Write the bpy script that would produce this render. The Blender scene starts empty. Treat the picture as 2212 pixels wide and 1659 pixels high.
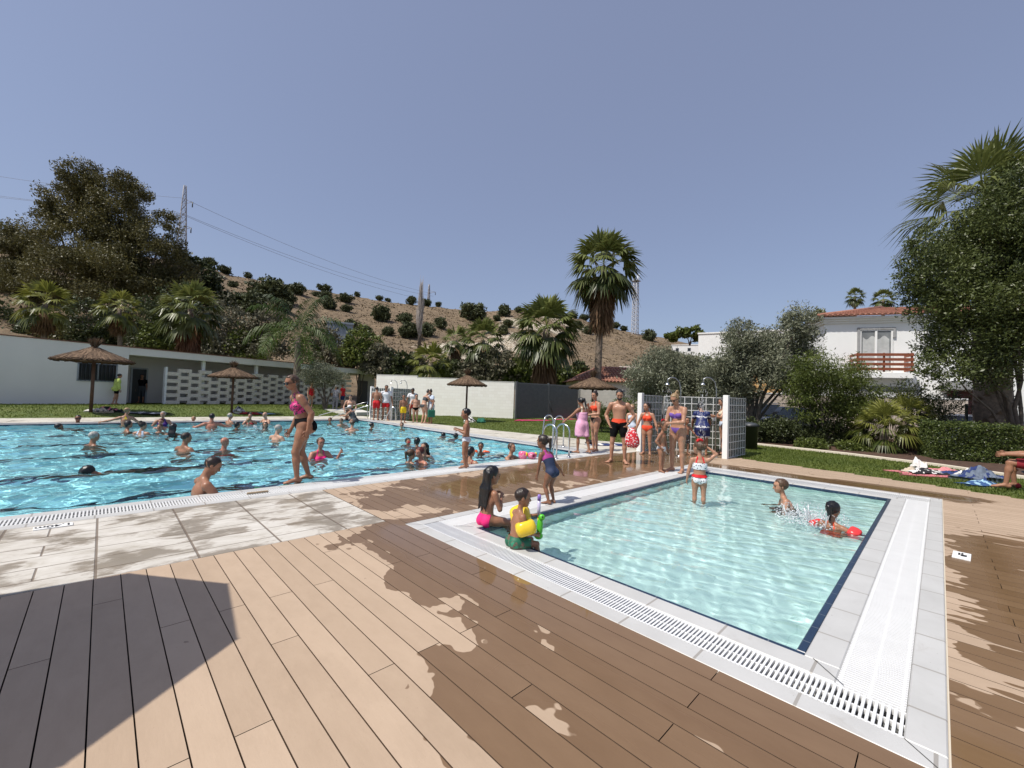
import bpy, bmesh, math, random
import numpy as np
from math import sin, cos, pi, radians as RAD
from mathutils import Matrix, Vector
SC = bpy.context.scene
COL = SC.collection
# ---------------------------------------------------------------- camera, world, sun, exposure
CX, CY, FPX, HC = 1106.0, 829.5, 904.3, 1.47
RW = np.array([[0.71405625, 0.04673345, 0.69852678], [-0.6991956, -0.00276706, 0.71492507], [0.03534378, -0.99890356, 0.03069999]])
cam = bpy.data.cameras.new('camera')
cam.sensor_width = 36.0
cam.lens = 36.0 * FPX / 2212.0
cam.clip_start = 0.05
cam.clip_end = 3000
camo = bpy.data.objects.new('camera', cam); COL.objects.link(camo)
m3 = Matrix(((RW[0][0], -RW[0][1], -RW[0][2]), (RW[1][0], -RW[1][1], -RW[1][2]), (RW[2][0], -RW[2][1], -RW[2][2])))
camo.matrix_world = Matrix.Translation((0, 0, HC)) @ m3.to_4x4()
SC.camera = camo
SUN_EL, SUN_AZ = 57.0, 167.0
w = bpy.data.worlds.new('World'); SC.world = w; w.use_nodes = True
nt = w.node_tree
for n in list(nt.nodes): nt.nodes.remove(n)
sky = nt.nodes.new('ShaderNodeTexSky'); sky.sky_type = 'NISHITA'; sky.sun_disc = False
sky.sun_elevation = RAD(SUN_EL); sky.sun_rotation = RAD(90 - SUN_AZ)
sky.altitude = 0; sky.air_density = 1.0; sky.dust_density = 1.6; sky.ozone_density = 2.0
bg = nt.nodes.new('ShaderNodeBackground'); bg.inputs['Strength'].default_value = 0.126
out = nt.nodes.new('ShaderNodeOutputWorld')
hz = nt.nodes.new('ShaderNodeMix'); hz.data_type = 'RGBA'; hz.inputs[0].default_value = .45      # hazy air evens the sky out
hz.inputs[7].default_value = (2.85, 3.1, 4.5, 1)
nt.links.new(sky.outputs[0], hz.inputs[6]); nt.links.new(hz.outputs[2], bg.inputs['Color']); nt.links.new(bg.outputs[0], out.inputs['Surface'])
sl = bpy.data.lights.new('sun', 'SUN'); sl.energy = 4.7; sl.angle = RAD(0.53); sl.color = (1.0, 0.95, 0.87)
so = bpy.data.objects.new('sun', sl); COL.objects.link(so)
SUNV = Vector((cos(RAD(SUN_EL)) * cos(RAD(SUN_AZ)), cos(RAD(SUN_EL)) * sin(RAD(SUN_AZ)), sin(RAD(SUN_EL))))
so.rotation_euler = SUNV.to_track_quat('Z', 'Y').to_euler()
so.location = SUNV * 60
vs = SC.view_settings
vs.view_transform = 'Standard'; vs.look = 'None'; vs.exposure = 0.0; vs.gamma = 1.0; vs.use_curve_mapping = False
SC.render.engine = 'CYCLES'
SC.cycles.use_denoising = True
SC.cycles.max_bounces = 8; SC.cycles.transparent_max_bounces = 12; SC.cycles.transmission_bounces = 6
SC.cycles.sample_clamp_indirect = 6.0
# ---------------------------------------------------------------- pixel <-> place helpers (2212 px wide photograph units)
def ray(x, y): return RW @ (np.array([x - CX, y - CY, FPX]) / FPX)
def gp(x, y, z=0.0):
    r = ray(x, y); t = (z - HC) / r[2]
    return np.array([r[0] * t, r[1] * t, z])
def zg(x, y):
    t = .98 * (y - 24.2) - .2 * x; s = min(max(t / 5, 0), 1)
    return .3 * s * s * (3 - 2 * s)
def gz(x, y, zf=None, t0=2.0, t1=90.0, st=.02):
    zf = zf or zg; r = ray(x, y); t = t0
    while t < t1:
        p = np.array([0, 0, HC]) + t * r
        if p[2] < zf(p[0], p[1]): return p
        t += st
    return p
def at(x, y, d):                       # the point at depth d (metres along the view axis) on the ray of a pixel
    return np.array([0, 0, HC]) + d * ray(x, y)
def depth(p): return float(RW[:, 2] @ (np.array(p, float) - [0, 0, HC]))
def proj(p):
    c = RW.T @ (np.array(p, float) - [0, 0, HC]); return CX + FPX * c[0] / c[2], CY + FPX * c[1] / c[2]
def hgt(g, y):                         # height above datum at the plan position g that shows at image row y
    lo, hi = -5.0, 150.0
    for _ in range(50):
        m = (lo + hi) / 2
        if proj((g[0], g[1], m))[1] > y: lo = m
        else: hi = m
    return lo
# ---------------------------------------------------------------- object helpers
def link(o, parent=None):
    COL.objects.link(o)
    if parent is not None: o.parent = parent
    return o
def tag(o, label=None, cat=None, group=None, kind=None):
    if label: o['label'] = label
    if cat: o['category'] = cat
    if group: o['group'] = group
    if kind: o['kind'] = kind
    return o
def thing(name, label, cat, loc=(0, 0, 0), rz=0, group=None):
    o = bpy.data.objects.new(name, None); link(o)
    o.empty_display_size = .2
    o.location = tuple(float(v) for v in loc); o.rotation_euler = (0, 0, rz)
    return tag(o, label, cat, group)
def dup(root, loc, rz=0, label=None, group=None, scale=None):
    r = root.copy(); COL.objects.link(r); r.location = tuple(float(v) for v in loc); r.rotation_euler = (0, 0, rz)
    if scale: r.scale = scale if hasattr(scale, '__len__') else (scale,) * 3
    if label: r['label'] = label
    if group: r['group'] = group
    for ch in list(root.children):
        c = ch.copy(); COL.objects.link(c); c.parent = r
        for g in ch.children:
            d = g.copy(); COL.objects.link(d); d.parent = c
    return r
def meshobj(name, V, F, mats, parent=None, smooth=False, mi=None, attrs=None):
    me = bpy.data.meshes.new(name)
    V = np.asarray(V, np.float32)
    if isinstance(F, np.ndarray):
        k = F.shape[1]; n = len(F)
        me.vertices.add(len(V)); me.vertices.foreach_set('co', V.ravel())
        me.loops.add(n * k); me.loops.foreach_set('vertex_index', F.astype(np.int32).ravel())
        me.polygons.add(n); me.polygons.foreach_set('loop_start', np.arange(0, n * k, k, dtype=np.int32))
        try: me.polygons.foreach_set('loop_total', np.full(n, k, np.int32))
        except Exception: pass
        me.update(calc_edges=True)
    else:
        me.from_pydata([tuple(map(float, v)) for v in V], [], [tuple(f) for f in F]); n = len(F)
    for m in (mats if isinstance(mats, (list, tuple)) else [mats]): me.materials.append(m)
    if mi is not None: me.polygons.foreach_set('material_index', np.asarray(mi, np.int32))
    if smooth: me.polygons.foreach_set('use_smooth', np.ones(n, bool))
    for an, (dom, data) in (attrs or {}).items():
        a = me.attributes.new(an, 'FLOAT', dom); a.data.foreach_set('value', np.asarray(data, np.float32))
    me.validate(); me.update()
    return link(bpy.data.objects.new(name, me), parent)
class MB:
    """collects shapes for one mesh"""
    def __init__(s): s.V = []; s.F = []; s.M = []; s.S = []
    def add(s, V, F, m=0, sm=False):
        o = len(s.V); s.V += [tuple(map(float, v)) for v in V]
        s.F += [tuple(i + o for i in f) for f in F]; s.M += [m] * len(F); s.S += [sm] * len(F); return s
    def box(s, lo, hi, m=0, T=None):
        x0, y0, z0 = lo; x1, y1, z1 = hi
        V = [(x0, y0, z0), (x1, y0, z0), (x1, y1, z0), (x0, y1, z0), (x0, y0, z1), (x1, y0, z1), (x1, y1, z1), (x0, y1, z1)]
        if T is not None: V = [tuple(T @ Vector(v)) for v in V]
        return s.add(V, [(0, 3, 2, 1), (4, 5, 6, 7), (0, 1, 5, 4), (1, 2, 6, 5), (2, 3, 7, 6), (3, 0, 4, 7)], m)
    def cbox(s, c, d, m=0, rz=0):
        T = Matrix.Translation(c) @ Matrix.Rotation(rz, 4, 'Z')
        return s.box((-d[0] / 2, -d[1] / 2, -d[2] / 2), (d[0] / 2, d[1] / 2, d[2] / 2), m, T)
    def bbox(s, lo, hi, b=.01, m=0, T=None):
        """box with bevelled vertical and top edges"""
        x0, y0, z0 = lo; x1, y1, z1 = hi; V = []
        for z, i in ((z0, 0), (z1 - b, 0), (z1, b)):
            V += [(x0 + i, y0 + i, z), (x1 - i, y0 + i, z), (x1 - i, y1 - i, z), (x0 + i, y1 - i, z)]
        F = [(0, 3, 2, 1), (8, 9, 10, 11)]
        for l in (0, 4):
            for k in range(4): F.append((l + k, l + (k + 1) % 4, l + 4 + (k + 1) % 4, l + 4 + k))
        if T is not None: V = [tuple(T @ Vector(v)) for v in V]
        return s.add(V, F, m)
    def tube(s, P, r, n=8, m=0, cap=True, sm=True):
        P = [Vector([float(q) for q in p]) for p in P]; R = r if hasattr(r, '__len__') else [r] * len(P); V = []; F = []
        up = Vector((0, 0, 1)); prev = None
        for i, p in enumerate(P):
            t = (P[min(i + 1, len(P) - 1)] - P[max(i - 1, 0)])
            t = t.normalized() if t.length > 1e-9 else Vector((0, 0, 1))
            if prev is None:
                a = t.cross(up); a = t.cross(Vector((1, 0, 0))) if a.length < .05 else a
            else: a = prev - t * prev.dot(t)
            a.normalize(); prev = a; b = t.cross(a)
            for k in range(n):
                q = 2 * pi * k / n; V.append(p + (a * cos(q) + b * sin(q)) * R[i])
        for i in range(len(P) - 1):
            for k in range(n):
                k2 = (k + 1) % n; F.append((i * n + k, i * n + k2, (i + 1) * n + k2, (i + 1) * n + k))
        if cap: F.append(tuple(range(n - 1, -1, -1))); F.append(tuple(range((len(P) - 1) * n, len(P) * n)))
        return s.add(V, F, m, sm)
    def lathe(s, prof, n=24, c=(0, 0, 0), m=0, sm=True):
        V = []; F = []
        for r, z in prof:
            for k in range(n): V.append((c[0] + r * cos(2 * pi * k / n), c[1] + r * sin(2 * pi * k / n), c[2] + z))
        for i in range(len(prof) - 1):
            for k in range(n):
                k2 = (k + 1) % n; F.append((i * n + k, i * n + k2, (i + 1) * n + k2, (i + 1) * n + k))
        return s.add(V, F, m, sm)
    def ell(s, c, r, n=10, m=0, R=None):
        V = []; F = []; nl = max(4, n // 2)
        for i in range(nl + 1):
            a = pi * i / nl
            for k in range(n):
                b = 2 * pi * k / n; v = Vector((r[0] * sin(a) * cos(b), r[1] * sin(a) * sin(b), r[2] * cos(a)))
                if R is not None: v = R @ v
                V.append(v + Vector(c))
        for i in range(nl):
            for k in range(n):
                k2 = (k + 1) % n; F.append((i * n + k, (i + 1) * n + k, (i + 1) * n + k2, i * n + k2))
        return s.add(V, F, m, True)
    def build(s, name, mats, parent=None):
        me = bpy.data.meshes.new(name); me.from_pydata(s.V, [], s.F)
        for mm in (mats if isinstance(mats, (list, tuple)) else [mats]): me.materials.append(mm)
        if s.F:
            me.polygons.foreach_set('material_index', s.M); me.polygons.foreach_set('use_smooth', s.S)
        me.validate(); me.update()
        return link(bpy.data.objects.new(name, me), parent)
def quadgrid(nx, ny):
    i, j = np.meshgrid(np.arange(nx - 1), np.arange(ny - 1), indexing='ij'); a = (i * ny + j).ravel()
    return np.stack([a, a + ny, a + ny + 1, a + 1], 1)
# value noise on arrays
_rs = np.random.RandomState(7); _tab = _rs.rand(64, 64)
def vnoise(x, y):
    x = np.asarray(x, float); y = np.asarray(y, float)
    xi = np.floor(x).astype(int); yi = np.floor(y).astype(int); fx = x - xi; fy = y - yi
    fx = fx * fx * (3 - 2 * fx); fy = fy * fy * (3 - 2 * fy)
    g = lambda a, b: _tab[a % 64, b % 64]
    return (g(xi, yi) * (1 - fx) + g(xi + 1, yi) * fx) * (1 - fy) + (g(xi, yi + 1) * (1 - fx) + g(xi + 1, yi + 1) * fx) * fy
def fbm(x, y, o=4):
    s = 0; a = 1; t = 0
    for k in range(o): s = s + a * vnoise(x * 2 ** k + 17.3 * k, y * 2 ** k + 5.1 * k); t += a; a *= .5
    return s / t
# ---------------------------------------------------------------- materials
class G:
    def __init__(s, name):
        s.m = bpy.data.materials.new(name); s.m.use_nodes = True; s.t = s.m.node_tree; s.n = s.t.nodes
        s.b = s.n['Principled BSDF']; s.o = s.n['Material Output']
    def new(s, ty, **kw):
        n = s.n.new(ty)
        for k, v in kw.items():
            if k.startswith('i_'): s.set(n, k[2:].replace('_', ' '), v)
            else: setattr(n, k, v)
        return n
    def set(s, n, k, v):
        i = n.inputs[int(k)] if k.isdigit() else n.inputs[k]
        if isinstance(v, bpy.types.NodeSocket): s.t.links.new(v, i)
        else: i.default_value = v
    def val(s, **kw):
        for k, v in kw.items(): s.set(s.b, k.replace('_', ' '), v)
    def geo(s): return s.new('ShaderNodeNewGeometry').outputs['Position']
    def obj(s): return s.new('ShaderNodeTexCoord').outputs['Object']
    def map(s, v, sc=(1, 1, 1), rot=(0, 0, 0), loc=(0, 0, 0)):
        n = s.new('ShaderNodeMapping'); s.set(n, 'Vector', v); n.inputs['Scale'].default_value = sc; n.inputs['Rotation'].default_value = rot; n.inputs['Location'].default_value = loc
        return n.outputs[0]
    def noise(s, v, scale, detail=4, rough=.55, dist=0):
        n = s.new('ShaderNodeTexNoise'); s.set(n, 'Vector', v); n.inputs['Scale'].default_value = scale; n.inputs['Detail'].default_value = detail; n.inputs['Roughness'].default_value = rough; n.inputs['Distortion'].default_value = dist
        return n.outputs['Fac']
    def math(s, op, a, b=0.0, c=0.0, clamp=False):
        n = s.new('ShaderNodeMath'); n.operation = op; n.use_clamp = clamp
        for k, v in (('0', a), ('1', b), ('2', c)): s.set(n, k, v)
        return n.outputs[0]
    def ramp(s, f, stops, interp='LINEAR'):
        n = s.new('ShaderNodeValToRGB'); s.set(n, 'Fac', f); cr = n.color_ramp; cr.interpolation = interp
        while len(cr.elements) < len(stops): cr.elements.new(.5)
        for e, (p, c) in zip(cr.elements, stops):
            e.position = p; e.color = (*c, 1) if len(c) == 3 else c
        return n.outputs[0]
    def mix(s, f, a, b, bt='MIX'):
        n = s.new('ShaderNodeMix'); n.data_type = 'RGBA'; n.blend_type = bt
        s.set(n, '0', f)
        for i, v in ((6, a), (7, b)):
            if isinstance(v, bpy.types.NodeSocket): s.t.links.new(v, n.inputs[i])
            else: n.inputs[i].default_value = (*v, 1) if len(v) == 3 else v
        return n.outputs[2]
    def bump(s, h, st=.3, d=.01):
        n = s.new('ShaderNodeBump'); n.inputs['Strength'].default_value = st; n.inputs['Distance'].default_value = d; s.set(n, 'Height', h)
        s.t.links.new(n.outputs[0], s.b.inputs['Normal'])
    def attr(s, name):
        n = s.new('ShaderNodeAttribute'); n.attribute_name = name; return n.outputs['Fac']
def mat(name, c, rough=.6, var=.15, sc=3.0, bump=0, bsc=40, metal=0, coat=0, spec=None, space='geo', c2=None):
    g = G(name); v = g.geo() if space == 'geo' else g.obj()
    f = g.noise(v, sc, 5)
    a = tuple(max(0, x * (1 - var)) for x in c); b = tuple(min(1, x * (1 + var)) for x in (c2 or c))
    g.val(Base_Color=g.ramp(f, [(.3, a), (.7, b)]), Roughness=rough, Metallic=metal)
    if coat: g.val(Coat_Weight=coat, Coat_Roughness=.12)
    if spec is not None: g.b.inputs['Specular IOR Level'].default_value = spec
    if bump: g.bump(g.noise(v, bsc, 4), bump, .01)
    return g.m
def leafmat(name, dark, light, rough=.55, trans=.25):
    g = G(name); t = g.attr('tint')
    g.val(Base_Color=g.ramp(t, [(0, dark), (1, light)]), Roughness=rough)
    g.b.inputs['Specular IOR Level'].default_value = .35
    tr = g.new('ShaderNodeBsdfTranslucent'); g.set(tr, 'Color', g.ramp(t, [(0, tuple(x * 1.3 for x in dark)), (1, tuple(x * 1.3 for x in light))]))
    mx = g.new('ShaderNodeMixShader'); mx.inputs[0].default_value = trans
    g.t.links.new(g.b.outputs[0], mx.inputs[1]); g.t.links.new(tr.outputs[0], mx.inputs[2]); g.t.links.new(mx.outputs[0], g.o.inputs['Surface'])
    return g.m
WHITE = mat('white_paint', (.8, .8, .78), .6, .04, .8)
STEEL = mat('stainless_steel', (.62, .63, .64), .22, .05, 8, metal=1)
DARKM = mat('dark_metal', (.05, .055, .06), .45, .1, 5)
BLACK = mat('black_fabric', (.012, .012, .014), .8, .2, 20)
# ================================================================ SETTING
KX0, KX1, KY0, KY1 = 3.1, 9.46, .61, 3.56            # paddling pool water
KO = (2.5, 10.228, -.03, 4.2)                          # paddling pool outer edge of the stone rim
MX0, MX1, MY0, MY1 = -11.0, 9.6, 7.03, 21.2          # big pool water
MO = (-11.7, 10.35, 6.38, 21.9)
WZ = -.035                                            # water level
# ---------------- deck boards (real planks with gaps)
def deck_mat():
    g = G('composite_decking'); p = g.geo(); wet = g.attr('wet'); tone = g.attr('tone')
    fine = g.noise(g.map(p, (1, .35, 1)), 9, 6, .62); sx = g.new('ShaderNodeSeparateXYZ'); g.set(sx, 'Vector', p); far = g.math('MAXIMUM', g.math('MULTIPLY', g.math('SUBTRACT', sx.outputs[0], 9.2), 1.5, clamp=True), g.math('MULTIPLY', g.math('MULTIPLY', sx.outputs[1], -2.5, clamp=True), g.math('MULTIPLY', g.math('SUBTRACT', sx.outputs[0], 2.3), 2.0, clamp=True))); e1 = g.noise(g.map(p, (1.35, 1, 1)), 1.9, 3.0, .5, .2); e2 = g.noise(g.map(p, (4.2, .42, 1)), 1.9, 2, .45, .15)
    edge = g.math('ADD', g.math('MULTIPLY', e1, g.math('SUBTRACT', 1, far)), g.math('MULTIPLY', e2, far)); edge = g.math('ADD', edge, g.math('MULTIPLY', g.math('SUBTRACT', tone, .5), .2)); edge = g.math('ADD', edge, g.math('MULTIPLY', g.math('SUBTRACT', g.noise(g.map(p, (1.3, 1, 1), loc=(3, 7, 0)), 10, 1, .5), .5), .10))
    m = g.math('ADD', wet, g.math('MULTIPLY', g.math('SUBTRACT', edge, .5), 1.15))
    m2 = g.math('MULTIPLY', g.math('SUBTRACT', m, .5), 110, clamp=True)
    fl = g.new('ShaderNodeTexVoronoi'); g.set(fl, 'Vector', g.map(p, (1, 1, 1))); fl.inputs['Scale'].default_value = 1.05; fl.inputs['Randomness'].default_value = 1
    drops = g.math('LESS_THAN', g.math('ADD', fl.outputs['Distance'], g.math('MULTIPLY', g.noise(p, 9, 3), .12)), .118)
    fl2 = g.new('ShaderNodeTexVoronoi'); g.set(fl2, 'Vector', g.map(p, (1, 1, 1), loc=(9, 4, 0))); fl2.inputs['Scale'].default_value = 4.2
    sm = g.math('LESS_THAN', g.math('ADD', fl2.outputs['Distance'], g.math('MULTIPLY', g.noise(p, 22, 3), .2)), .20); sm = g.math('MULTIPLY', sm, g.math('GREATER_THAN', m, .27))
    drops = g.math('MULTIPLY', drops, g.math('GREATER_THAN', wet, .02)); drops = g.math('MAXIMUM', drops, sm)
    w = g.math('MAXIMUM', m2, g.math('MULTIPLY', drops, .75))
    dry = g.ramp(g.math('ADD', g.math('MULTIPLY', fine, .6), g.math('MULTIPLY', tone, .4)), [(.25, (.40, .292, .20)), (.75, (.485, .362, .255))])
    wetc = g.ramp(g.math('ADD', g.math('MULTIPLY', fine, .6), g.math('MULTIPLY', tone, .4)), [(.25, (.165, .098, .050)), (.75, (.212, .132, .072))])
    speck = g.math('GREATER_THAN', g.noise(p, 70, 2), .715)
    dry = g.mix(g.math('MULTIPLY', speck, .35), dry, (.3, .2, .13)); dirt = g.math('MULTIPLY', g.math('SUBTRACT', g.noise(g.map(p, (1, .6, 1)), 1.7, 8, .72), .5), 2.2, clamp=True); dry = g.mix(g.math('MULTIPLY', dirt, .5), dry, (.25, .175, .115))
    g.val(Base_Color=g.mix(g.math('LESS_THAN', tone, -.5), g.mix(w, dry, wetc), (.105, .068, .045)))      # shade in the joints painted on: plank flanks coloured dark brown
    pud = g.math('MULTIPLY', w, g.math('MULTIPLY', g.math('SUBTRACT', wet, .72), 4, clamp=True))
    rr = g.math('SUBTRACT', .62, g.math('MULTIPLY', w, .30)); rr = g.math('SUBTRACT', rr, g.math('MULTIPLY', pud, .37), clamp=True)
    g.val(Roughness=rr)
    g.b.inputs['Specular IOR Level'].default_value = .45
    st = g.math('SUBTRACT', 1, g.math('MULTIPLY', pud, .93))
    bn = g.new('ShaderNodeBump'); bn.inputs['Distance'].default_value = .004; g.set(bn, 'Strength', g.math('MULTIPLY', st, .22)); g.set(bn, 'Height', g.noise(g.map(p, (1, .25, 1)), 60, 4))
    g.t.links.new(bn.outputs[0], g.b.inputs['Normal'])
    return g.m
def wetness(x, y):
    """0 dry .. 1 soaked, decided by where bathers drip"""
    w = np.zeros_like(x)
    def cap(ax, ay, bx, by, r, s):
        dx, dy = bx - ax, by - ay; t = np.clip(((x - ax) * dx + (y - ay) * dy) / (dx * dx + dy * dy + 1e-9), 0, 1)
        d = np.hypot(x - ax - t * dx, y - ay - t * dy); return s * np.clip(1.25 - d / r, 0, 1)
    w = np.maximum(w, cap(2.5, 3.9, 2.5, -3.0, .95, .97))      # along the near side of the paddling pool
    w = np.maximum(w, cap(1.55, 1.5, 1.9, -1.5, .72, .82))
    w = np.maximum(w, cap(2.1, 3.4, 1.9, 2.6, .45, .72))
    w = np.maximum(w, cap(4.2, 5.15, 14, 5.5, 1.6, 1.0))       # between the pools
    w = np.maximum(w, cap(3.0, 5.4, 4.0, 5.3, 1.0, .72))
    w = np.maximum(w, cap(10.4, 4.5, 10.6, -.2, .62, .95))
    w = np.maximum(w, cap(3.3, -.6, 7.4, -.55, .8, .74))
    w = np.maximum(w, cap(8, -1.2, 6, -1.4, .7, .58))
    w = np.maximum(w, cap(4.2, -1.0, 3.2, -1.4, .6, .6))
    w = np.maximum(w, cap(7.2, -.35, 4.6, -.45, .4, .84))
    w = np.maximum(w, cap(11, 5.6, 14, 5.2, 1.5, .8))
    z_ = (y < 1.9) & (x < 2.5); w = np.where(z_, w - .42 * np.clip(vnoise(x * 2.6 + 3, y * .9 + 8) - .45, 0, 1) * np.clip(1.9 - y, 0, 1) * 1.6, w)
    w = np.where((y < 4.4) & (x < 1.9), np.maximum(w, .06), np.maximum(w, .1))
    w = np.where((y > 4.25) & (y < 6.3) & (x > 2.4) & (x < 9), np.clip(w - .28 * (vnoise(x * .8, y * 1.3) < .45) * (x < 6.6), .1, 1), w)
    return w
def build_deck():
    rnd = random.Random(3); bw = .148; V = []; F = []; W = []; T = []
    def plank(x0, x1, y0, y1):
        n = max(1, int((y1 - y0) / .16)); ys = np.linspace(y0, y1, n + 1); tone = rnd.random(); b = .0006
        o = len(V); pr = [(x0, -.028), (x0, 0), (x1, 0), (x1, -.028)]
        for yy in ys:
            for (px, pz) in pr: V.append((px, yy, pz))
        for i in range(n):
            for k in range(3): F.append((o + i * 4 + k, o + i * 4 + k + 1, o + (i + 1) * 4 + k + 1, o + (i + 1) * 4 + k)); T.append(tone if k == 1 else -1)
        F.append((o + 3, o + 2, o + 1, o)); T.append(-1); q = o + n * 4
        F.append((q, q + 1, q + 2, q + 3)); T.append(-1)
    k0 = int(-4.5 / bw) - 1
    for k in range(k0, int(14.5 / bw) + 1):
        x0 = .02 + k * bw + .003; x1 = x0 + bw - .006; xm = (x0 + x1) / 2
        # spans free of pools and of the imprinted concrete
        spans = []
        top = 4.42 if xm < 2.38 else 6.36
        if xm > 10.4: top = 6.2 + 0.0 * xm
        if xm > 11.3: top = 6.1
        spans.append((-7.0, top))
        if KO[0] - .01 < xm < KO[1] + .01: spans = [(-7.0, KO[2] - .006), (KO[3] + .006, top)]
        # right border of the deck along the lawn
        def right_ok(y): return xm < np.interp(y, [-7, -1.03, 0, 1.5, 3.3, 4.0, 8], [9.9, 11.6, 11.93, 12.27, 12.5, 12.75, 14.6])
        off = 0.0 if k % 2 == 0 else 1.22
        if k % 5 == 0: off += .61
        for (a, b) in spans:
            j = [a] + [y for y in np.arange(-7.0 + ((3.29 + off + 7) % 2.44), 9, 2.44) if a + .25 < y < b - .25] + [b]
            for ya, yb in zip(j[:-1], j[1:]):
                ya2 = ya; yb2 = yb
                if not right_ok(yb) and not right_ok(ya): continue
                if not right_ok(ya):
                    yy = np.linspace(ya, yb, 60); ok = [q for q in yy if right_ok(q)]
                    if not ok: continue
                    ya2 = ok[0]
                plank(x0, x1, ya2 + .0024, yb2 - .0024)
    V = np.array(V); o = meshobj('deck', V, F, deck_mat(), attrs={'tone': ('FACE', T), 'wet': ('POINT', wetness(V[:, 0], V[:, 1]))})
    tag(o, kind='structure')
build_deck()
# dark joists space under the planks
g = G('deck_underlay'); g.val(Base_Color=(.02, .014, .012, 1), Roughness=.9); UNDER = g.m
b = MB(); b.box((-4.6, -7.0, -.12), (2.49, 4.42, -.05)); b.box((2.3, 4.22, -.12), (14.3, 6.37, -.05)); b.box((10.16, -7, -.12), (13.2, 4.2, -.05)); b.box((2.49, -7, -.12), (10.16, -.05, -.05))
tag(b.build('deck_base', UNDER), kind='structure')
# ---------------- imprinted concrete beside the big pool and stone paving round it
def concrete_mat():
    g = G('imprinted_concrete'); p = g.geo()
    br = g.new('ShaderNodeTexBrick'); g.set(br, 'Vector', g.map(p, (1, 1, 1), (0, 0, pi / 2), (.12, -.03, 0))); br.offset = 0
    br.inputs['Scale'].default_value = 1; br.inputs['Mortar Size'].default_value = .011; br.inputs['Brick Width'].default_value = 900; br.inputs['Row Height'].default_value = .635; br.inputs['Mortar Smooth'].default_value = .4
    br2 = g.new('ShaderNodeTexBrick'); g.set(br2, 'Vector', g.map(p, (1, 1, 1), (0, 0, 0), (.3, .02, 0))); br2.offset = .5
    br2.inputs['Scale'].default_value = 1; br2.inputs['Mortar Size'].default_value = .009; br2.inputs['Brick Width'].default_value = 900; br2.inputs['Row Height'].default_value = .31; br2.inputs['Mortar Smooth'].default_value = .6
    d = g.noise(g.map(p, (.8, 1.9, 1)), 2.8, 8, .7, .6); pt = g.noise(g.map(p, (.9, 1.25, 1), loc=(5, 2, 0)), 1.7, 6, .62, .3)
    base = g.ramp(d, [(.3, (.33, .29, .225)), (.45, (.53, .495, .435)), (.7, (.66, .63, .575))])
    st = g.math('MULTIPLY', g.math('SUBTRACT', g.math('ADD', g.math('MULTIPLY', d, .45), g.math('MULTIPLY', pt, .75)), .585), 14, clamp=True)
    base = g.mix(g.math('MULTIPLY', st, .8), base, g.ramp(pt, [(.4, (.25, .185, .115)), (.6, (.20, .16, .11))]))
    jn = g.math('MAXIMUM', br.outputs['Fac'], br2.outputs['Fac'])
    base = g.mix(g.math('MULTIPLY', jn, .85), base, (.15, .11, .075))
    g.val(Base_Color=base, Roughness=g.math('SUBTRACT', .65, g.math('MULTIPLY', st, .3)))
    h = g.math('SUBTRACT', g.math('MULTIPLY', g.noise(g.map(p, (.35, 3, 1)), 5, 6, .65, 1.0), .6), jn)
    g.bump(h, .55, .012); return g.m
CONC = concrete_mat()
V = []; nx, ny = 70, 12
tag(MB().bbox((-12, 4.425, -.1), (2.386, 6.376, .0), .006).build('pavement', CONC), kind='structure')
g = G('stone_paving'); p = g.geo()
br = g.new('ShaderNodeTexBrick'); g.set(br, 'Vector', g.map(p, (1, 1, 1))); br.inputs['Scale'].default_value = 1; br.inputs['Brick Width'].default_value = .9; br.inputs['Row Height'].default_value = .6; br.inputs['Mortar Size'].default_value = .008
d = g.noise(g.map(p, (1, 1, 1)), 1.6, 8, .65, .6)
base = g.ramp(d, [(.3, (.36, .32, .25)), (.47, (.55, .51, .43)), (.7, (.63, .6, .52))])
g.val(Base_Color=g.mix(g.math('MULTIPLY', br.outputs['Fac'], .6), base, (.3, .26, .2)), Roughness=g.ramp(d, [(.35, (.2,) * 3), (.5, (.6,) * 3)])); g.bump(d, .3, .01)
STONE = g.m
def slab(name, pts, z1, z0, m):
    n = len(pts); V = [(x, y, z1) for x, y in pts] + [(x, y, z0) for x, y in pts]
    return meshobj(name, V, [tuple(range(n))] + [(i, i + n, (i + 1) % n + n, (i + 1) % n) for i in range(n)], m)
tag(slab('pavement', [(10.36, 6.215), (13.4, 6.05), (12.75, 9.2), (12.2, 12.8), (11.7, 17.7), (11.2, 24.3), (-25, 24.6), (-25, 21.91), (10.36, 21.91)], .004, -.1, STONE), kind='structure')
g = G('pale_kerb'); g.val(Base_Color=(.62, .55, .44, 1), Roughness=.7); KERB = g.m
# ---------------- the two pools: coping, gratings, tiles, basins
def tile_mat(name, c1, c2, grout, size, rough=.3, axis=None):
    g = G(name); p = g.geo()
    n = g.new('ShaderNodeSeparateXYZ'); g.set(n, 'Vector', p)
    def line(o):
        f = g.math('FRACT', g.math('DIVIDE', o, size)); return g.math('LESS_THAN', f, .03 if size > .1 else .06)
    gx = line(n.outputs[0]); gy = line(n.outputs[1]); m = g.math('MAXIMUM', gx, gy) if axis is None else (gx, gy)[axis]
    nz = g.noise(p, 2.2, 5, .6, .3)
    base = g.ramp(nz, [(.3, c1), (.7, c2)])
    if axis is not None:
        st = g.math('MULTIPLY', g.math('SUBTRACT', g.noise(p, 5, 8, .75, .6), .57), 7, clamp=True); base = g.mix(g.math('MULTIPLY', st, .33), base, (.36, .33, .29)); base = g.mix(g.math('MULTIPLY', g.math('GREATER_THAN', g.noise(p, 38, 2), .73), .5), base, (.2, .17, .14))
    g.val(Base_Color=g.mix(m, base, grout), Roughness=rough)
    return g.m
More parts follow.
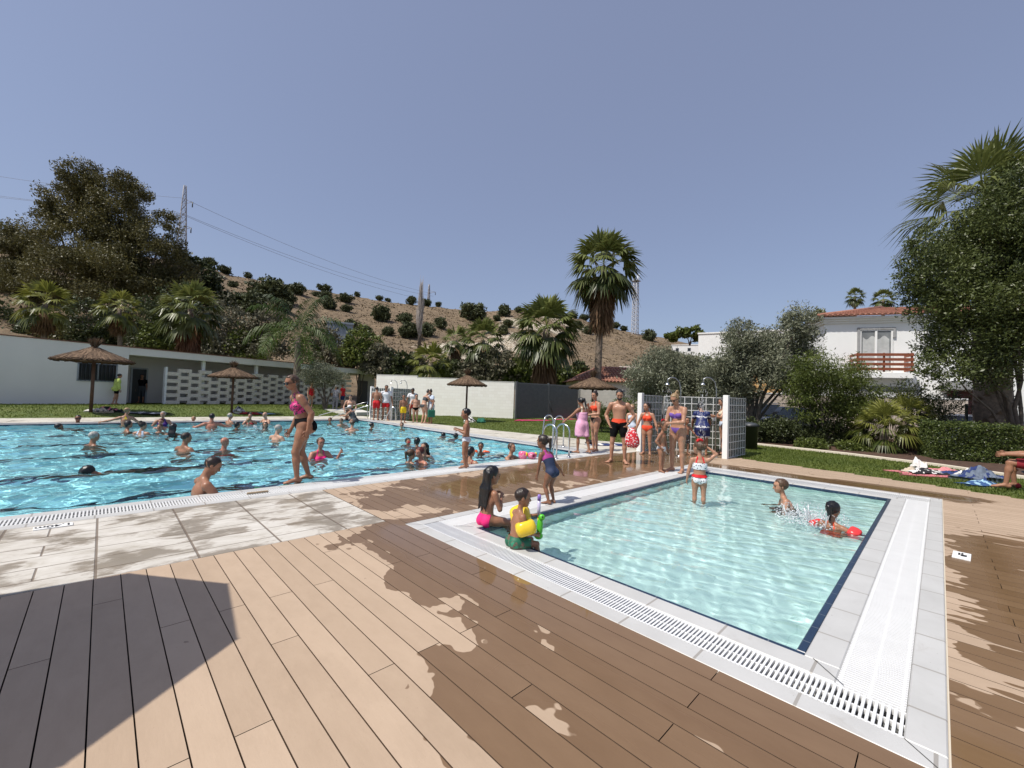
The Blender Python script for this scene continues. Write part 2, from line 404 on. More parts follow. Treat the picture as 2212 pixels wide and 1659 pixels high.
COPING = [tile_mat('white_stone_coping', (.47, .465, .445), (.55, .545, .525), (.33, .31, .28), .49, .45, axis=1), tile_mat('white_stone_coping_across', (.47, .465, .445), (.55, .545, .525), (.33, .31, .28), .49, .45, axis=0)]
GRATE = mat('white_plastic_grating', (.74, .74, .73), .3, .03, 6)
TROUGH = mat('drain_channel', (.06, .062, .06), .6, .2, 4)
KFLOOR = tile_mat('pale_aqua_pool_tile', (.54, .74, .71), (.58, .77, .74), (.48, .68, .65), .25, .35)
MFLOOR = tile_mat('sky_blue_pool_tile', (.40, .84, .90), (.45, .88, .93), (.33, .75, .83), .25, .35)
NAVY = tile_mat('navy_pool_tile', (.012, .028, .06), (.018, .04, .08), (.1, .12, .14), .25, .25)
def ring(b, O, I, z0, z1, m=0, twin=False):
    """rectangular ring of four butted boxes"""
    ox0, ox1, oy0, oy1 = O; ix0, ix1, iy0, iy1 = I
    b.bbox((ox0, oy0, z0), (ix0, oy1, z1), .006, m); b.bbox((ix1, oy0, z0), (ox1, oy1, z1), .006, m)
    m2 = 1 if m == 0 and twin else m; b.bbox((ix0, oy0, z0), (ix1, iy0, z1), .006, m2); b.bbox((ix0, iy1, z0), (ix1, oy1, z1), .006, m2)
def inset(O, d): return (O[0] + d, O[1] - d, O[2] + d, O[3] - d)
def gratebars(b, O, I, z, pitch, wd, h):
    """cross bars over the overflow channel between rectangles O (outer) and I (inner) with two long rails"""
    ox0, ox1, oy0, oy1 = O; ix0, ix1, iy0, iy1 = I; e = .002
    def run(a0, a1, c0, c1, along_x):
        n = int((a1 - a0) / pitch)
        for i in range(n):
            a = a0 + (i + .5) * pitch - wd / 2
            if along_x: b.box((a, c0 + e, z - h), (a + wd, c1 - e, z))
            else: b.box((c0 + e, a, z - h), (c1 - e, a + wd, z))
        for q in (.06, .5, .94):
            c = c0 + (c1 - c0) * q
            if along_x: b.box((a0, c - .006, z - h - .012), (a1, c + .006, z - .006 if q == .5 else z - .001))
            else: b.box((c - .006, a0, z - h - .012), (c + .006, a1, z - .006 if q == .5 else z - .001))
    return run
def build_pool(name, O, W, depth, floor, pitch, tilew, inner, sides, lanes=None):
    t = bpy.data.objects.new(name, None); link(t); tag(t, kind='structure')
    C1 = inset(O, .14)
    b = MB(); ring(b, (O[0] - .014, O[1] + .014, O[2] - .014, O[3] + .014), (O[0] + .002, O[1] - .002, O[2] + .002, O[3] - .002), -.13, -.003); b.build('mortar_joint', KERB, t)
    Ci = (W[0] - inner, W[1] + inner, W[2] - inner, W[3] + inner)
    b = MB(); ring(b, O, C1, -.14, .003, 0, True); b.build('outer_coping', COPING, t)
    b = MB(); ring(b, Ci, (W[0] - tilew, W[1] + tilew, W[2] - tilew, W[3] + tilew), -.3, .001, 0, True); b.build('inner_coping', COPING, t)
    Wt = (W[0] - tilew, W[1] + tilew, W[2] - tilew, W[3] + tilew)
    b = MB(); ring(b, Wt, W, -.12, -.008); b.build('tile_band', NAVY, t)
    b = MB(); ring(b, C1, Ci, -.2, -.11); b.build('drain_channel', TROUGH, t)
    b = MB(); run = gratebars(b, C1, Ci, .0, pitch, pitch * .52, .018)
    if 'x0' in sides: run(C1[2], C1[3], C1[0], Ci[0], False)
    if 'x1' in sides: run(C1[2], C1[3], Ci[1], C1[1], False)
    if 'y0' in sides: run(Ci[0], Ci[1], C1[2], Ci[2], True)
    if 'y1' in sides: run(Ci[0], Ci[1], Ci[3], C1[3], True)
    b.build('overflow_grating', GRATE, t)
    x0, x1, y0, y1 = W; z = -depth
    meshobj('basin', [(x0, y0, z), (x1, y0, z), (x1, y1, z), (x0, y1, z), (x0, y0, -.12), (x1, y0, -.12), (x1, y1, -.12), (x0, y1, -.12)],
            [(0, 1, 2, 3), (0, 4, 5, 1), (1, 5, 6, 2), (2, 6, 7, 3), (3, 7, 4, 0)], floor, t)
    b = MB()
    for (px, py, sx, sy) in ((O[0], O[2], 1, 1), (O[0], O[3], 1, -1), (O[1], O[2], -1, 1), (O[1], O[3], -1, -1)):
        for (s0, s1) in ((.004, .138), (abs(Ci[0] - O[0]) + .004, abs(Wt[0] - O[0]) - .004)):
            a = np.array([px + sx * s0, py + sy * s0]); c = np.array([px + sx * s1, py + sy * (s1 if s0 < .1 else s0 + (s1 - s0))]); n_ = np.array([-(c - a)[1], (c - a)[0]]); n_ = n_ / np.hypot(*n_) * .0025
            b.add([(*(a - n_), .0046), (*(c - n_), .0046), (*(c + n_), .0046), (*(a + n_), .0046)], [(0, 1, 2, 3)])
    b.build('mitre_joint', TROUGH, t)
    if lanes:
        b = MB()
        for (lx0, lx1, ly0, ly1) in lanes: b.box((lx0, ly0, z - .02), (lx1, ly1, z + .004))
        b.build('lane_line', NAVY, t)
    return t
build_pool('paddling_pool', KO, (KX0, KX1, KY0, KY1), .45, KFLOOR, .024, .05, .22, ('x0', 'x1', 'y0', 'y1'))
lanes = [(MX0 + .8, MX1 - .8, y, y + .25) for y in (8.9, 11.3, 13.7, 16.1, 18.5)]
build_pool('swimming_pool', MO, (MX0, MX1, MY0, MY1), 1.45, MFLOOR, .03, .04, .2, ('y0', 'x1'), lanes)
# ---------------- water: one rippled sheet per pool, refracting
def water_mat(name, col):
    g = G(name); g.val(Base_Color=(*col, 1), Roughness=0.0, IOR=1.333); g.b.inputs['Transmission Weight'].default_value = 1.0
    return g.m
def ripples(x, y, seed, amp, wl):
    r = np.random.RandomState(seed); h = np.zeros_like(x)
    for k in range(26):
        L = wl * (.35 + 1.9 * r.rand() ** 1.6); a = r.rand() * 2 * pi if k % 3 else .3 + .5 * r.randn(); q = 2 * pi / L
        wob = .6 * np.sin(.9 * x * cos(a + 1.5) + .8 * y * sin(a + 1.5) + r.rand() * 7)
        s = np.sin(q * (x * cos(a) + y * sin(a)) + wob * 1.5 + r.rand() * 7)
        h += amp * (L / wl) ** .9 * (s - .25 * s * s)
    return h / 3.6
def water(name, W, step, seed, amp, wl, col):
    nx = int((W[1] - W[0]) / step) + 1; ny = int((W[3] - W[2]) / step) + 1
    X, Y = np.meshgrid(np.linspace(W[0], W[1], nx), np.linspace(W[2], W[3], ny), indexing='ij')
    Z = WZ + ripples(X, Y, seed, amp, wl)
    o = meshobj(name, np.stack([X.ravel(), Y.ravel(), Z.ravel()], 1), quadgrid(nx, ny), water_mat(name + '_surface', col), smooth=True)
    o.cycles.is_caustics_caster = True
    return tag(o, kind='structure')
water('paddling_pool_water', (KX0 - .002, KX1 + .002, KY0 - .002, KY1 + .002), .025, 5, .0028, .26, (.95, .995, .99))
water('swimming_pool_water', (MX0, MX1, MY0, MY1), .045, 11, .0095, .5, (.94, .99, 1.0))
sl.cycles.is_caustics_light = True
for o in bpy.data.objects:
    if o.name.startswith(('basin', 'lane_line')): o.cycles.is_caustics_receiver = True
# ================================================================ lawn, beds, hills
def lawn_mat():
    g = G('lawn_grass'); p = g.geo(); n1 = g.noise(p, .9, 6, .65, .4); n2 = g.noise(p, 14, 5, .7)
    f = g.math('ADD', g.math('MULTIPLY', n1, .6), g.math('MULTIPLY', n2, .4))
    g.val(Base_Color=g.ramp(f, [(.32, (.05, .075, .012)), (.5, (.095, .135, .02)), (.68, (.17, .18, .04))]), Roughness=.85)
    g.bump(g.noise(p, 60, 4, .7), .9, .03); return g.m
LAWN = lawn_mat()
xs = np.arange(-46, 60.1, .5); ys = np.arange(-30, 60.1, .5)
xs = np.unique(np.concatenate([xs, [MX0 - .5, MX1 + .5, KX0 - .3, KX1 + .3]])); ys = np.unique(np.concatenate([ys, [MY0 - .5, MY1 + .5, KY0 - .3, KY1 + .3]]))
X, Y = np.meshgrid(xs, ys, indexing='ij'); t = np.clip((.98 * (Y - 24.2) - .2 * X) / 5, 0, 1); Z = -.02 + .3 * t * t * (3 - 2 * t)
Z[(X < 13.5) & (Y < 24.3) & (X > -26)] = -.16
Q = quadgrid(len(xs), len(ys)); VV = np.stack([X.ravel(), Y.ravel(), Z.ravel()], 1); c = VV[Q].mean(1)
inp = ((c[:, 0] > MX0 - .5) & (c[:, 0] < MX1 + .5) & (c[:, 1] > MY0 - .5) & (c[:, 1] < MY1 + .5)) | ((c[:, 0] > KX0 - .3) & (c[:, 0] < KX1 + .3) & (c[:, 1] > KY0 - .3) & (c[:, 1] < KY1 + .3))
tag(meshobj('lawn', VV, Q[~inp], LAWN, smooth=True), kind='structure')
slabL = [(11.62, -1.03), (11.95, 0), (12.29, 1.5), (12.52, 3.3), (12.79, 4.05), (13.42, 6.04), (12.77, 9.2), (12.22, 12.8), (11.72, 17.7), (11.22, 24.29), (22, 24.3), (34, 24.3), (34, -8), (9.6, -8)]
tag(slab('lawn', slabL, -.012, -.1, LAWN), kind='structure')
BEDK = [(14.6, -2.6), (15.3, -1.36), (16.3, 0), (17.1, 2.12), (17.6, 5.1), (18.2, 7.0), (19.6, 8.7)]
def blades():
    r = np.random.RandomState(4); P = []
    def fill(n, x0, x1, y0, y1, ok):
        x = r.uniform(x0, x1, n); y = r.uniform(y0, y1, n); m = ok(x, y); P.append(np.stack([x[m], y[m]], 1))
    bx = np.array([q[0] for q in BEDK]); by = np.array([q[1] for q in BEDK])
    lx = np.array([q[0] for q in slabL[:10]]); ly = np.array([q[1] for q in slabL[:10]])
    inlawn = lambda x, y: x > np.interp(y, ly, lx) + .02
    fill(60000, 11.6, 18.2, -2.6, 6.4, lambda x, y: inlawn(x, y) & (x < np.interp(y, by, bx) - .05))
    fill(52000, 11.5, 22, 6, 24, lambda x, y: inlawn(x, y) & ((x < 18.6) | (y > 9.5)) & (np.hypot(x, y) < 34))
    fill(60000, -22, 14, 24.4, 35, lambda x, y: (y > 24.65) & (y < 31.6 + .322 * (x + 3.4)) & (x > -12))
    P = np.concatenate(P); n = len(P); z = np.array([zg(a, b) for a, b in P]) - .02
    a = r.uniform(0, 2 * pi, n); h = r.uniform(.025, .06, n); wd = r.uniform(.006, .014, n) * (1 + np.hypot(P[:, 0], P[:, 1]) / 40); ln = r.uniform(0, .035, n)
    dx, dy = np.cos(a), np.sin(a)
    V = np.empty((n, 3, 3)); V[:, 0] = np.stack([P[:, 0] - dx * wd, P[:, 1] - dy * wd, z], 1); V[:, 1] = np.stack([P[:, 0] + dx * wd, P[:, 1] + dy * wd, z], 1)
    V[:, 2] = np.stack([P[:, 0] - dy * ln, P[:, 1] + dx * ln, z + h], 1)
    return V.reshape(-1, 3), np.arange(n * 3).reshape(-1, 3), np.clip(.38 * r.rand(n) + .7 * fbm(P[:, 0] * .7, P[:, 1] * .7) - .1, 0, 1)
V, F, T = blades()
GR = leafmat('grass_blades', (.06, .095, .012), (.21, .24, .05), .6, .3)
tag(meshobj('grass', V, F, GR, attrs={'tint': ('FACE', T)}), 'short mown green grass on the lawns round the pools', 'grass', kind='stuff')
# planting bed behind the pale kerb
SOIL = mat('bark_mulch', (.075, .04, .025), .95, .5, 9, .8, 40)
tag(slab('planting_bed', BEDK + [(24, 14), (34, 14), (34, -6), (16, -6)], .03, -.1, SOIL), kind='structure')
b = MB()
for (x0, y0), (x1, y1) in zip(BEDK[:-1], BEDK[1:]):
    L = math.hypot(x1 - x0, y1 - y0); T = Matrix.Translation((x0, y0, 0)) @ Matrix.Rotation(math.atan2(y1 - y0, x1 - x0), 4, 'Z')
    b.bbox((0, -.05, -.08), (L + .015, .05, .07), .01, 0, T)
tag(b.build('kerb', KERB), kind='structure')
# ---------------- hills (polar sheet round the camera)
FW = math.atan2(RW[1][2], RW[0][2])
RIDGE = [(-900, 470), (-500, 480), (-200, 490), (0, 500), (60, 520), (250, 545), (430, 566), (470, 588), (520, 598), (600, 610), (650, 622), (770, 641), (870, 656), (950, 663), (1020, 674), (1100, 668), (1180, 676), (1250, 689), (1310, 706), (1370, 720), (1430, 728), (1500, 745), (1560, 748), (1650, 745), (1800, 755), (2000, 770), (2300, 790), (3000, 800), (5200, 850)]
def rdist(px): return float(np.interp(px, [-900, 0, 470, 1100, 1250, 1450, 1600, 3000], [110, 120, 140, 165, 200, 230, 240, 240]))
def ridge_h(px):
    y = np.interp(px, [q[0] for q in RIDGE], [q[1] for q in RIDGE])
    r = ray(px, y); k = rdist(px) / math.hypot(r[0], r[1]); return HC + r[2] * k
def px_of(theta):                 # horizon pixel column of a heading relative to the view axis (clockwise)
    return CX + FPX * math.tan(min(max(theta, -1.35), 1.35))
R0 = 46.0
_tab_th = np.linspace(-1.35, 1.35, 541); _tab_h = np.array([ridge_h(px_of(t)) for t in _tab_th]); _tab_d = np.array([rdist(px_of(t)) for t in _tab_th])
def hillz(x, y):
    th = FW - np.arctan2(y, x); th = (th + pi) % (2 * pi) - pi; r = np.hypot(x, y)
    h = np.interp(th, _tab_th, _tab_h); D = np.interp(th, _tab_th, _tab_d)
    fade = np.clip((1.45 - np.abs(th)) / .15, 0, 1); h = h * fade
    t = np.clip((r - R0) / (D - R0), 0, 1); z = h * (t ** 1.12)
    over = np.clip((r - D) / 160, 0, 1); z = z * (1 - over * over * (3 - 2 * over)) 
    bump = (fbm(x * .06, y * .06) - .5) * 3.0 * np.clip(t * 3, 0, 1) * np.clip((D - r) / 30, 0, 1) + (fbm(x * .35, y * .35, 3) - .5) * .8 * np.clip(t * 4, 0, 1)
    return z + bump * fade - .14
th = np.concatenate([np.linspace(-1.5, 1.5, 420), np.linspace(1.52, 2 * pi - 1.52, 60)]); rr = np.concatenate([np.linspace(R0 - 2, 260, 190), np.geomspace(270, 2600, 14)])
TH, R_ = np.meshgrid(th, rr, indexing='ij'); X = R_ * np.cos(FW - TH); Y = R_ * np.sin(FW - TH); Z = hillz(X, Y); Z[:, 0] = -.6
Q = quadgrid(len(th), len(rr)); nr = len(rr); a = (len(th) - 1) * nr + np.arange(nr - 1); bq = np.arange(nr - 1); Q = np.concatenate([Q, np.stack([a, bq, bq + 1, a + 1], 1)])
g = G('dry_grass_hillside'); p = g.geo()
n1 = g.noise(p, .035, 6, .6, .5); n2 = g.noise(g.map(p, (1, 1, .6)), .5, 8, .78); n3 = g.noise(p, 1.1, 5, .75)
f = g.math('ADD', g.math('MULTIPLY', n2, .62), g.math('MULTIPLY', n3, .38))
dry = g.ramp(f, [(.33, (.052, .036, .021)), (.44, (.135, .094, .054)), (.54, (.21, .15, .089)), (.68, (.295, .222, .137))])
rk = g.attr('rocky'); rock = g.math('MULTIPLY', g.math('SUBTRACT', g.math('ADD', g.math('MULTIPLY', rk, .5), g.math('MULTIPLY', n2, .9)), .78), 10, clamp=True)
g.val(Base_Color=g.mix(rock, dry, g.ramp(n3, [(.4, (.30, .24, .16)), (.6, (.58, .52, .42))])), Roughness=.95); g.bump(f, 1.0, .6)
def tufts():
    r = np.random.RandomState(14); n = 42000; th = r.uniform(-.95, .75, n); rr = R0 + 8 + (150 * r.rand(n) ** .8); x = rr * np.cos(FW - th); y = rr * np.sin(FW - th)
    m = (vnoise(x * .18, y * .18) + .5 * r.rand(n)) > .55; x, y, rr = x[m], y[m], rr[m]; n = len(x); z = hillz(x, y); s = r.uniform(.10, .30, n) * (.7 + rr / 220); V = np.empty((n, 2, 3, 3))
    for k in range(2):
        a = r.uniform(0, 2 * pi, n); dx, dy = np.cos(a) * s, np.sin(a) * s
        V[:, k, 0] = np.stack([x - dx, y - dy, z - .1], 1); V[:, k, 1] = np.stack([x + dx, y + dy, z - .1], 1); V[:, k, 2] = np.stack([x + dy * .3, y - dx * .3, z + s * r.uniform(.4, .9, n)], 1)
    o = meshobj('dry_tufts', V.reshape(-1, 3), np.arange(n * 6).reshape(-1, 3), leafmat('dry_tuft', (.06, .047, .025), (.27, .20, .118), .9, .1), attrs={'tint': ('FACE', np.repeat(r.rand(n) ** 1.3, 2))})
    tag(o, 'dry grass tufts and low scrub covering the brown hillside', 'dry grass', kind='stuff')
tufts()
def rockyness(x, y):
    r = np.zeros_like(x)
    for px, py, R in ((1200, 690, 16), (1150, 705, 16), (1060, 745, 14), (1240, 705, 14), (1140, 735, 15), (1000, 760, 12)):
        c = hit_hill(px, py); r = np.maximum(r, np.clip(1.4 - np.hypot(x - c[0], y - c[1]) / R, 0, 1))
    return r
def hit_hill(px, py):
    r = ray(px, py); t = 40.0
    while t < 260:
        q = np.array([0, 0, HC]) + t * r
        if q[2] < hillz(q[0], q[1]): return q
        t += .4
    d = rdist(px); k = d / math.hypot(r[0], r[1]); q = k * r; q[2] = hillz(q[0], q[1]); return q
tag(meshobj('hillside', np.stack([X.ravel(), Y.ravel(), Z.ravel()], 1), Q, g.m, smooth=True, attrs={'rocky': ('POINT', rockyness(X.ravel(), Y.ravel()))}), kind='structure')
# ================================================================ BUILDINGS, WALLS, GATE
def facade(P0, P1):
    """local frame: x along P0->P1 (left to right as seen), y away from the viewer"""
    d = np.array(P1[:2]) - np.array(P0[:2]); L = np.hypot(*d); return L, math.atan2(d[1], d[0]), d / L
def hitf(P0, u, px, py=None):
    r = ray(px, py if py is not None else 860.0)
    A = np.array([[r[0], -u[0]], [r[1], -u[1]]]); t, s = np.linalg.solve(A, np.array(P0[:2], float)); return s, HC + t * r[2]
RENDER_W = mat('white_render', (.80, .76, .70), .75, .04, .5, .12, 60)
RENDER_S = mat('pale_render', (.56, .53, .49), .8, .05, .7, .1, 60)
GLASSD = mat('dark_window_glass', (.02, .023, .026), .12, .2, 2)
CREAM = mat('cream_concrete_block', (.70, .635, .54), .8, .07, 5, .2, 50)
GREYF = mat('grey_frame', (.3, .32, .34), .45, .05, 4)
REDCAP = mat('red_brown_coping', (.2, .09, .06), .7, .2, 6)
def pool_house():
    A = np.array([-3.4, 30.91]); B = np.array([16.06, 37.19]); L, rz, u = facade(A, B)
    z0 = .30; A3 = (A[0], A[1], z0)
    t = thing('pool_house', 'long low white pool house with flat roof and shaded porch beyond the big pool', 'building', A3, rz)
    S = lambda px, py=None: hitf(A, u, px, py)
    sc = S(273)[0]; s_end = S(830)[0]; H = 3.22
    b = MB(); b.box((-16, 0, -.4), (sc, 7, H)); b.build('wall', RENDER_W, t)
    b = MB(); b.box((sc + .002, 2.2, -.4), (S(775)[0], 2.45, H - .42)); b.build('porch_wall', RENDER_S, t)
    b = MB(); b.bbox((sc + .002, -.004, H - .42), (s_end, 7, H), .01); b.build('roof_slab', RENDER_W, t)
    b = MB(); b.box((-16, -.03, H + .001), (sc, 7, H + .05)); b.box((sc + .003, -.034, H + .001), (s_end + .03, 7, H + .05)); b.build('roof_coping', REDCAP, t)
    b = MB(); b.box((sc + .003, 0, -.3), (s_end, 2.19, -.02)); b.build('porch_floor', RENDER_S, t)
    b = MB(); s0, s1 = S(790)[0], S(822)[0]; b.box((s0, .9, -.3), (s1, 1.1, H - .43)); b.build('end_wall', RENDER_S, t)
    b = MB(); b.bbox((s0 - .02, .82, -.1), (s0 + .95, .898, 2.2), .004); b.build('side_door', mat('dark_green_door', (.025, .035, .035), .4), t)
    for px in (441, 556):
        s = S(px)[0]; b = MB(); b.bbox((s - .09, .25, -.1), (s + .09, .43, H - .421), .006); b.build('column', WHITE, t)
    # window with bars
    w0, zt = S(168, 781); w1, zb = S(252, 826); zt -= z0; zb -= z0
    b = MB(); fr = .06
    for (q0, q1) in (((w0, -.03, zt - fr), (w1, .02, zt)), ((w0, -.03, zb), (w1, .02, zb + fr)), ((w0, -.03, zb + fr), (w0 + fr, .02, zt - fr)), ((w1 - fr, -.03, zb + fr), (w1, .02, zt - fr)), (((w0 + w1) / 2 - .03, -.03, zb + fr), ((w0 + w1) / 2 + .03, .02, zt - fr))): b.bbox(q0, q1, .004)
    wf = b.build('window', GREYF, t)
    b = MB(); b.box((w0 + fr, -.012, zb + fr), (w1 - fr, -.004, zt - fr)); b.build('pane', GLASSD, wf)
    b = MB()
    for s in np.arange(w0 + .15, w1 - .1, .16): b.tube([(s, -.07, zb + .02), (s, -.07, zt - .02)], .01, 6)
    for z in (zb + .1, zt - .1): b.tube([(w0, -.07, z), (w1, -.07, z)], .01, 6)
    b.build('bars', DARKM, wf)
    # door in the porch return
    A2 = A + np.array([-u[1], u[0]]) * 2.15; d0, dt = hitf(A2, u, 279)[0], 2.15; d1 = hitf(A2, u, 316)[0]
    b = MB(); b.bbox((d0, 2.1, -.02), (d0 + .08, 2.199, dt), .004); b.bbox((d1 - .08, 2.1, -.02), (d1, 2.199, dt), .004); b.bbox((d0 + .08, 2.1, dt - .08), (d1 - .08, 2.199, dt), .004)
    f = b.build('door', GREYF, t); b = MB(); b.box((d0 + .08, 2.17, -.02), (d1 - .08, 2.198, dt - .08)); b.build('door_leaf', mat('dark_doorway', (.015, .018, .018), .5), f)
    # breeze block screen
    q0, q1 = S(362)[0], S(757)[0]; cw, rh = .575, .22; nc = int((q1 - q0) / cw); b = MB()
    for c in range(nc):
        rows = 10 if c % 2 else 9
        for r in range(rows):
            if (c + r) % 2 == 0: b.bbox((q0 + c * cw - .075, .02, -.02 + r * rh + .001), (q0 + (c + 1) * cw + .075, .2, -.02 + (r + 1) * rh), .006)
    b.build('breeze_block_screen', CREAM, t)
    b = MB(); b.bbox((q0 - .19, 0, -.05), (q0 - .08, .22, 2.25), .006); b.build('screen_post', WHITE, t)
    o = MB().bbox((-16, -.62, -.09), (s_end - .3, -.002, -.022), .01).build('path', mat('white_concrete_path', (.68, .66, .6), .7, .06, 2))
    o.location = A3; o.rotation_euler = (0, 0, rz); tag(o, kind='structure')
    return A, u, rz, z0
PH = pool_house()
# paved path through the lawn to the pool house
tag(slab('path', [tuple(gz(700, 884)[:2]), tuple(gz(775, 884)[:2]), tuple(gz(800, 897)[:2]), tuple(gz(770, 898)[:2])], .2, 0, mat('pale_path', (.6, .58, .53), .8, .06, 2)), kind='structure')
def block_mat(name, c1, c2, mortar, bw=.4, bh=.2, rz=0.0):
    g = G(name); v = g.obj(); br = g.new('ShaderNodeTexBrick'); g.set(br, 'Vector', g.map(v, (1, 1, 1), (pi / 2, 0, 0)))
    br.inputs['Scale'].default_value = 1; br.inputs['Brick Width'].default_value = bw; br.inputs['Row Height'].default_value = bh; br.inputs['Mortar Size'].default_value = .006; br.inputs['Bias'].default_value = -.1
    for k, c in (('Color1', c1), ('Color2', c2), ('Mortar', mortar)): br.inputs[k].default_value = (*c, 1)
    n = g.noise(v, 1.2, 5); g.val(Base_Color=g.mix(g.math('MULTIPLY', n, .35), br.outputs['Color'], tuple(x * .82 for x in c1)), Roughness=.8)
    g.bump(g.math('SUBTRACT', g.math('MULTIPLY', g.noise(v, 40, 4), .3), br.outputs['Fac']), .3, .008); return g.m
WBLOCK = block_mat('white_concrete_block', (.88, .86, .80), (.82, .79, .72), (.74, .71, .65))
A, B = np.array([14.53, 28.1]), np.array([20.05, 20.3]); L, rz, u = facade(A, B)
t = thing('boundary_wall', 'white concrete block wall stepping down towards the grey gate', 'wall', (A[0], A[1], 0), rz)
s1, s2 = hitf(A, u, 899)[0], hitf(A, u, 992)[0]
for a0, a1, h, nm in ((-.6, s1, 2.72, 'wall_panel'), (s1 + .001, s2, 2.6, 'wall_panel'), (s2 + .001, L, 2.47, 'wall_panel')):
    MB().bbox((a0, 0, -.2), (a1, .2, h), .008).build(nm, WBLOCK, t)
    MB().bbox((a0 - .0, -.015, h + .001), (a1 - .002, .215, h + .035), .008).build('coping', mat('wall_coping', (.5, .49, .46), .8), t)
# gate
A = gp(1113, 905); B = at(1248, 862, 31.0); L, rz, u = facade(A, B)
GATEM = mat('anthracite_sheet_metal', (.095, .10, .105), .42, .12, 6); GPOST = mat('anthracite_frame', (.12, .125, .13), .4, .08, 6)
t = thing('double_gate', 'anthracite grey double gate of ribbed metal with a lock bar', 'gate', (A[0], A[1], 0), rz)
hm = 2.4
for a0, a1, nm in ((.12, L / 2 - .02, 'gate_leaf'), (L / 2 + .02, L - .1, 'gate_leaf')):
    b = MB(); n = int((a1 - a0) / .075)
    for i in range(n):
        x = a0 + i * (a1 - a0) / n; w_ = (a1 - a0) / n
        b.add([(x, 0, .08), (x + w_ * .4, -.022, .08), (x + w_ * .8, -.022, .08), (x + w_, 0, .08), (x, 0, hm), (x + w_ * .4, -.022, hm), (x + w_ * .8, -.022, hm), (x + w_, 0, hm)], [(0, 1, 5, 4), (1, 2, 6, 5), (2, 3, 7, 6)])
    b.box((a0, .004, .06), (a1, .04, hm + .02)); lf = b.build(nm, GATEM, t)
    MB().bbox((a0 - .015, -.035, hm - .03), (a1 + .015, -.024, hm + .05), .003).build('top_rail', GPOST, lf)
for x in (0, L / 2 - .018, L - .06): MB().bbox((x - .05, -.05, -.1), (x + .09 if x != L / 2 - .018 else x + .05, .06, hm + .12), .005).build('gate_post', GPOST, t)
MB().tube([(L / 2 + .03, -.08, 1.25), (L / 2 + .3, -.08, 1.25)], .025, 8).tube([(L / 2 + .05, -.09, 1.2), (L / 2 + .35, -.06, .5)], .02, 8).build('lock_bar', DARKM, t)
# grey block wall beyond the gate
A = at(1250, 862, 31.2); B = at(1345, 862, 27.5); L, rz, u = facade(A, B)
t = thing('boundary_wall', 'grey concrete block wall behind the straw parasol right of the gate', 'wall', (A[0], A[1], 0), rz)
GBLOCK = block_mat('grey_concrete_block', (.36, .34, .31), (.3, .29, .265), (.26, .25, .23))
MB().bbox((0, 0, -.2), (L, .2, 2.2), .008).build('wall_panel', GBLOCK, t)
MB().bbox((-.22, -.03, -.2), (-.001, .25, 2.36), .01).build('wall_end', WHITE, t)
# ---------------- roof tiles
TILE = G('terracotta_tile'); p = TILE.obj(); n = TILE.noise(p, 2.5, 5, .7); n2 = TILE.noise(p, 14, 3)
TILE.val(Base_Color=TILE.ramp(TILE.math('ADD', TILE.math('MULTIPLY', n, .5), TILE.math('MULTIPLY', n2, .5)), [(.3, (.19, .075, .05)), (.5, (.31, .135, .09)), (.7, (.43, .25, .175))]), Roughness=.85); TILE = TILE.m
def tiles(b, O, U, W_, D, pitch=.26, rows=None, rl=.38, r=.105, clip=None):
    """barrel tile rows: from eave point O, along U for W_, courses climbing along D"""
    U = Vector(U); D = Vector(D); ln = D.length; D = D / ln; N = U.cross(D); n = int(W_ / pitch); m = int(ln / rl)
    for i in range(n + 1):
        for j in range(m):
            s = i * pitch
            if clip and not clip(s / W_, (j + .5) / m): continue
            P = Vector(O) + U * s + D * (j * rl); k = 6; V = []
            for q in (0, 1):
                for a in range(k + 1):
                    an = pi * a / k; rr_ = r * (1.0 if q == 0 else .82); V.append(P + D * (q * (rl + .06)) + U * (cos(an) * rr_) + N * (sin(an) * rr_ * .85 + (.035 if q == 0 else .0)))
            b.add(V, [(a, a + 1, k + 2 + a, k + 1 + a) for a in range(k)] + [tuple(range(k, -1, -1))], 0, False)
    return b
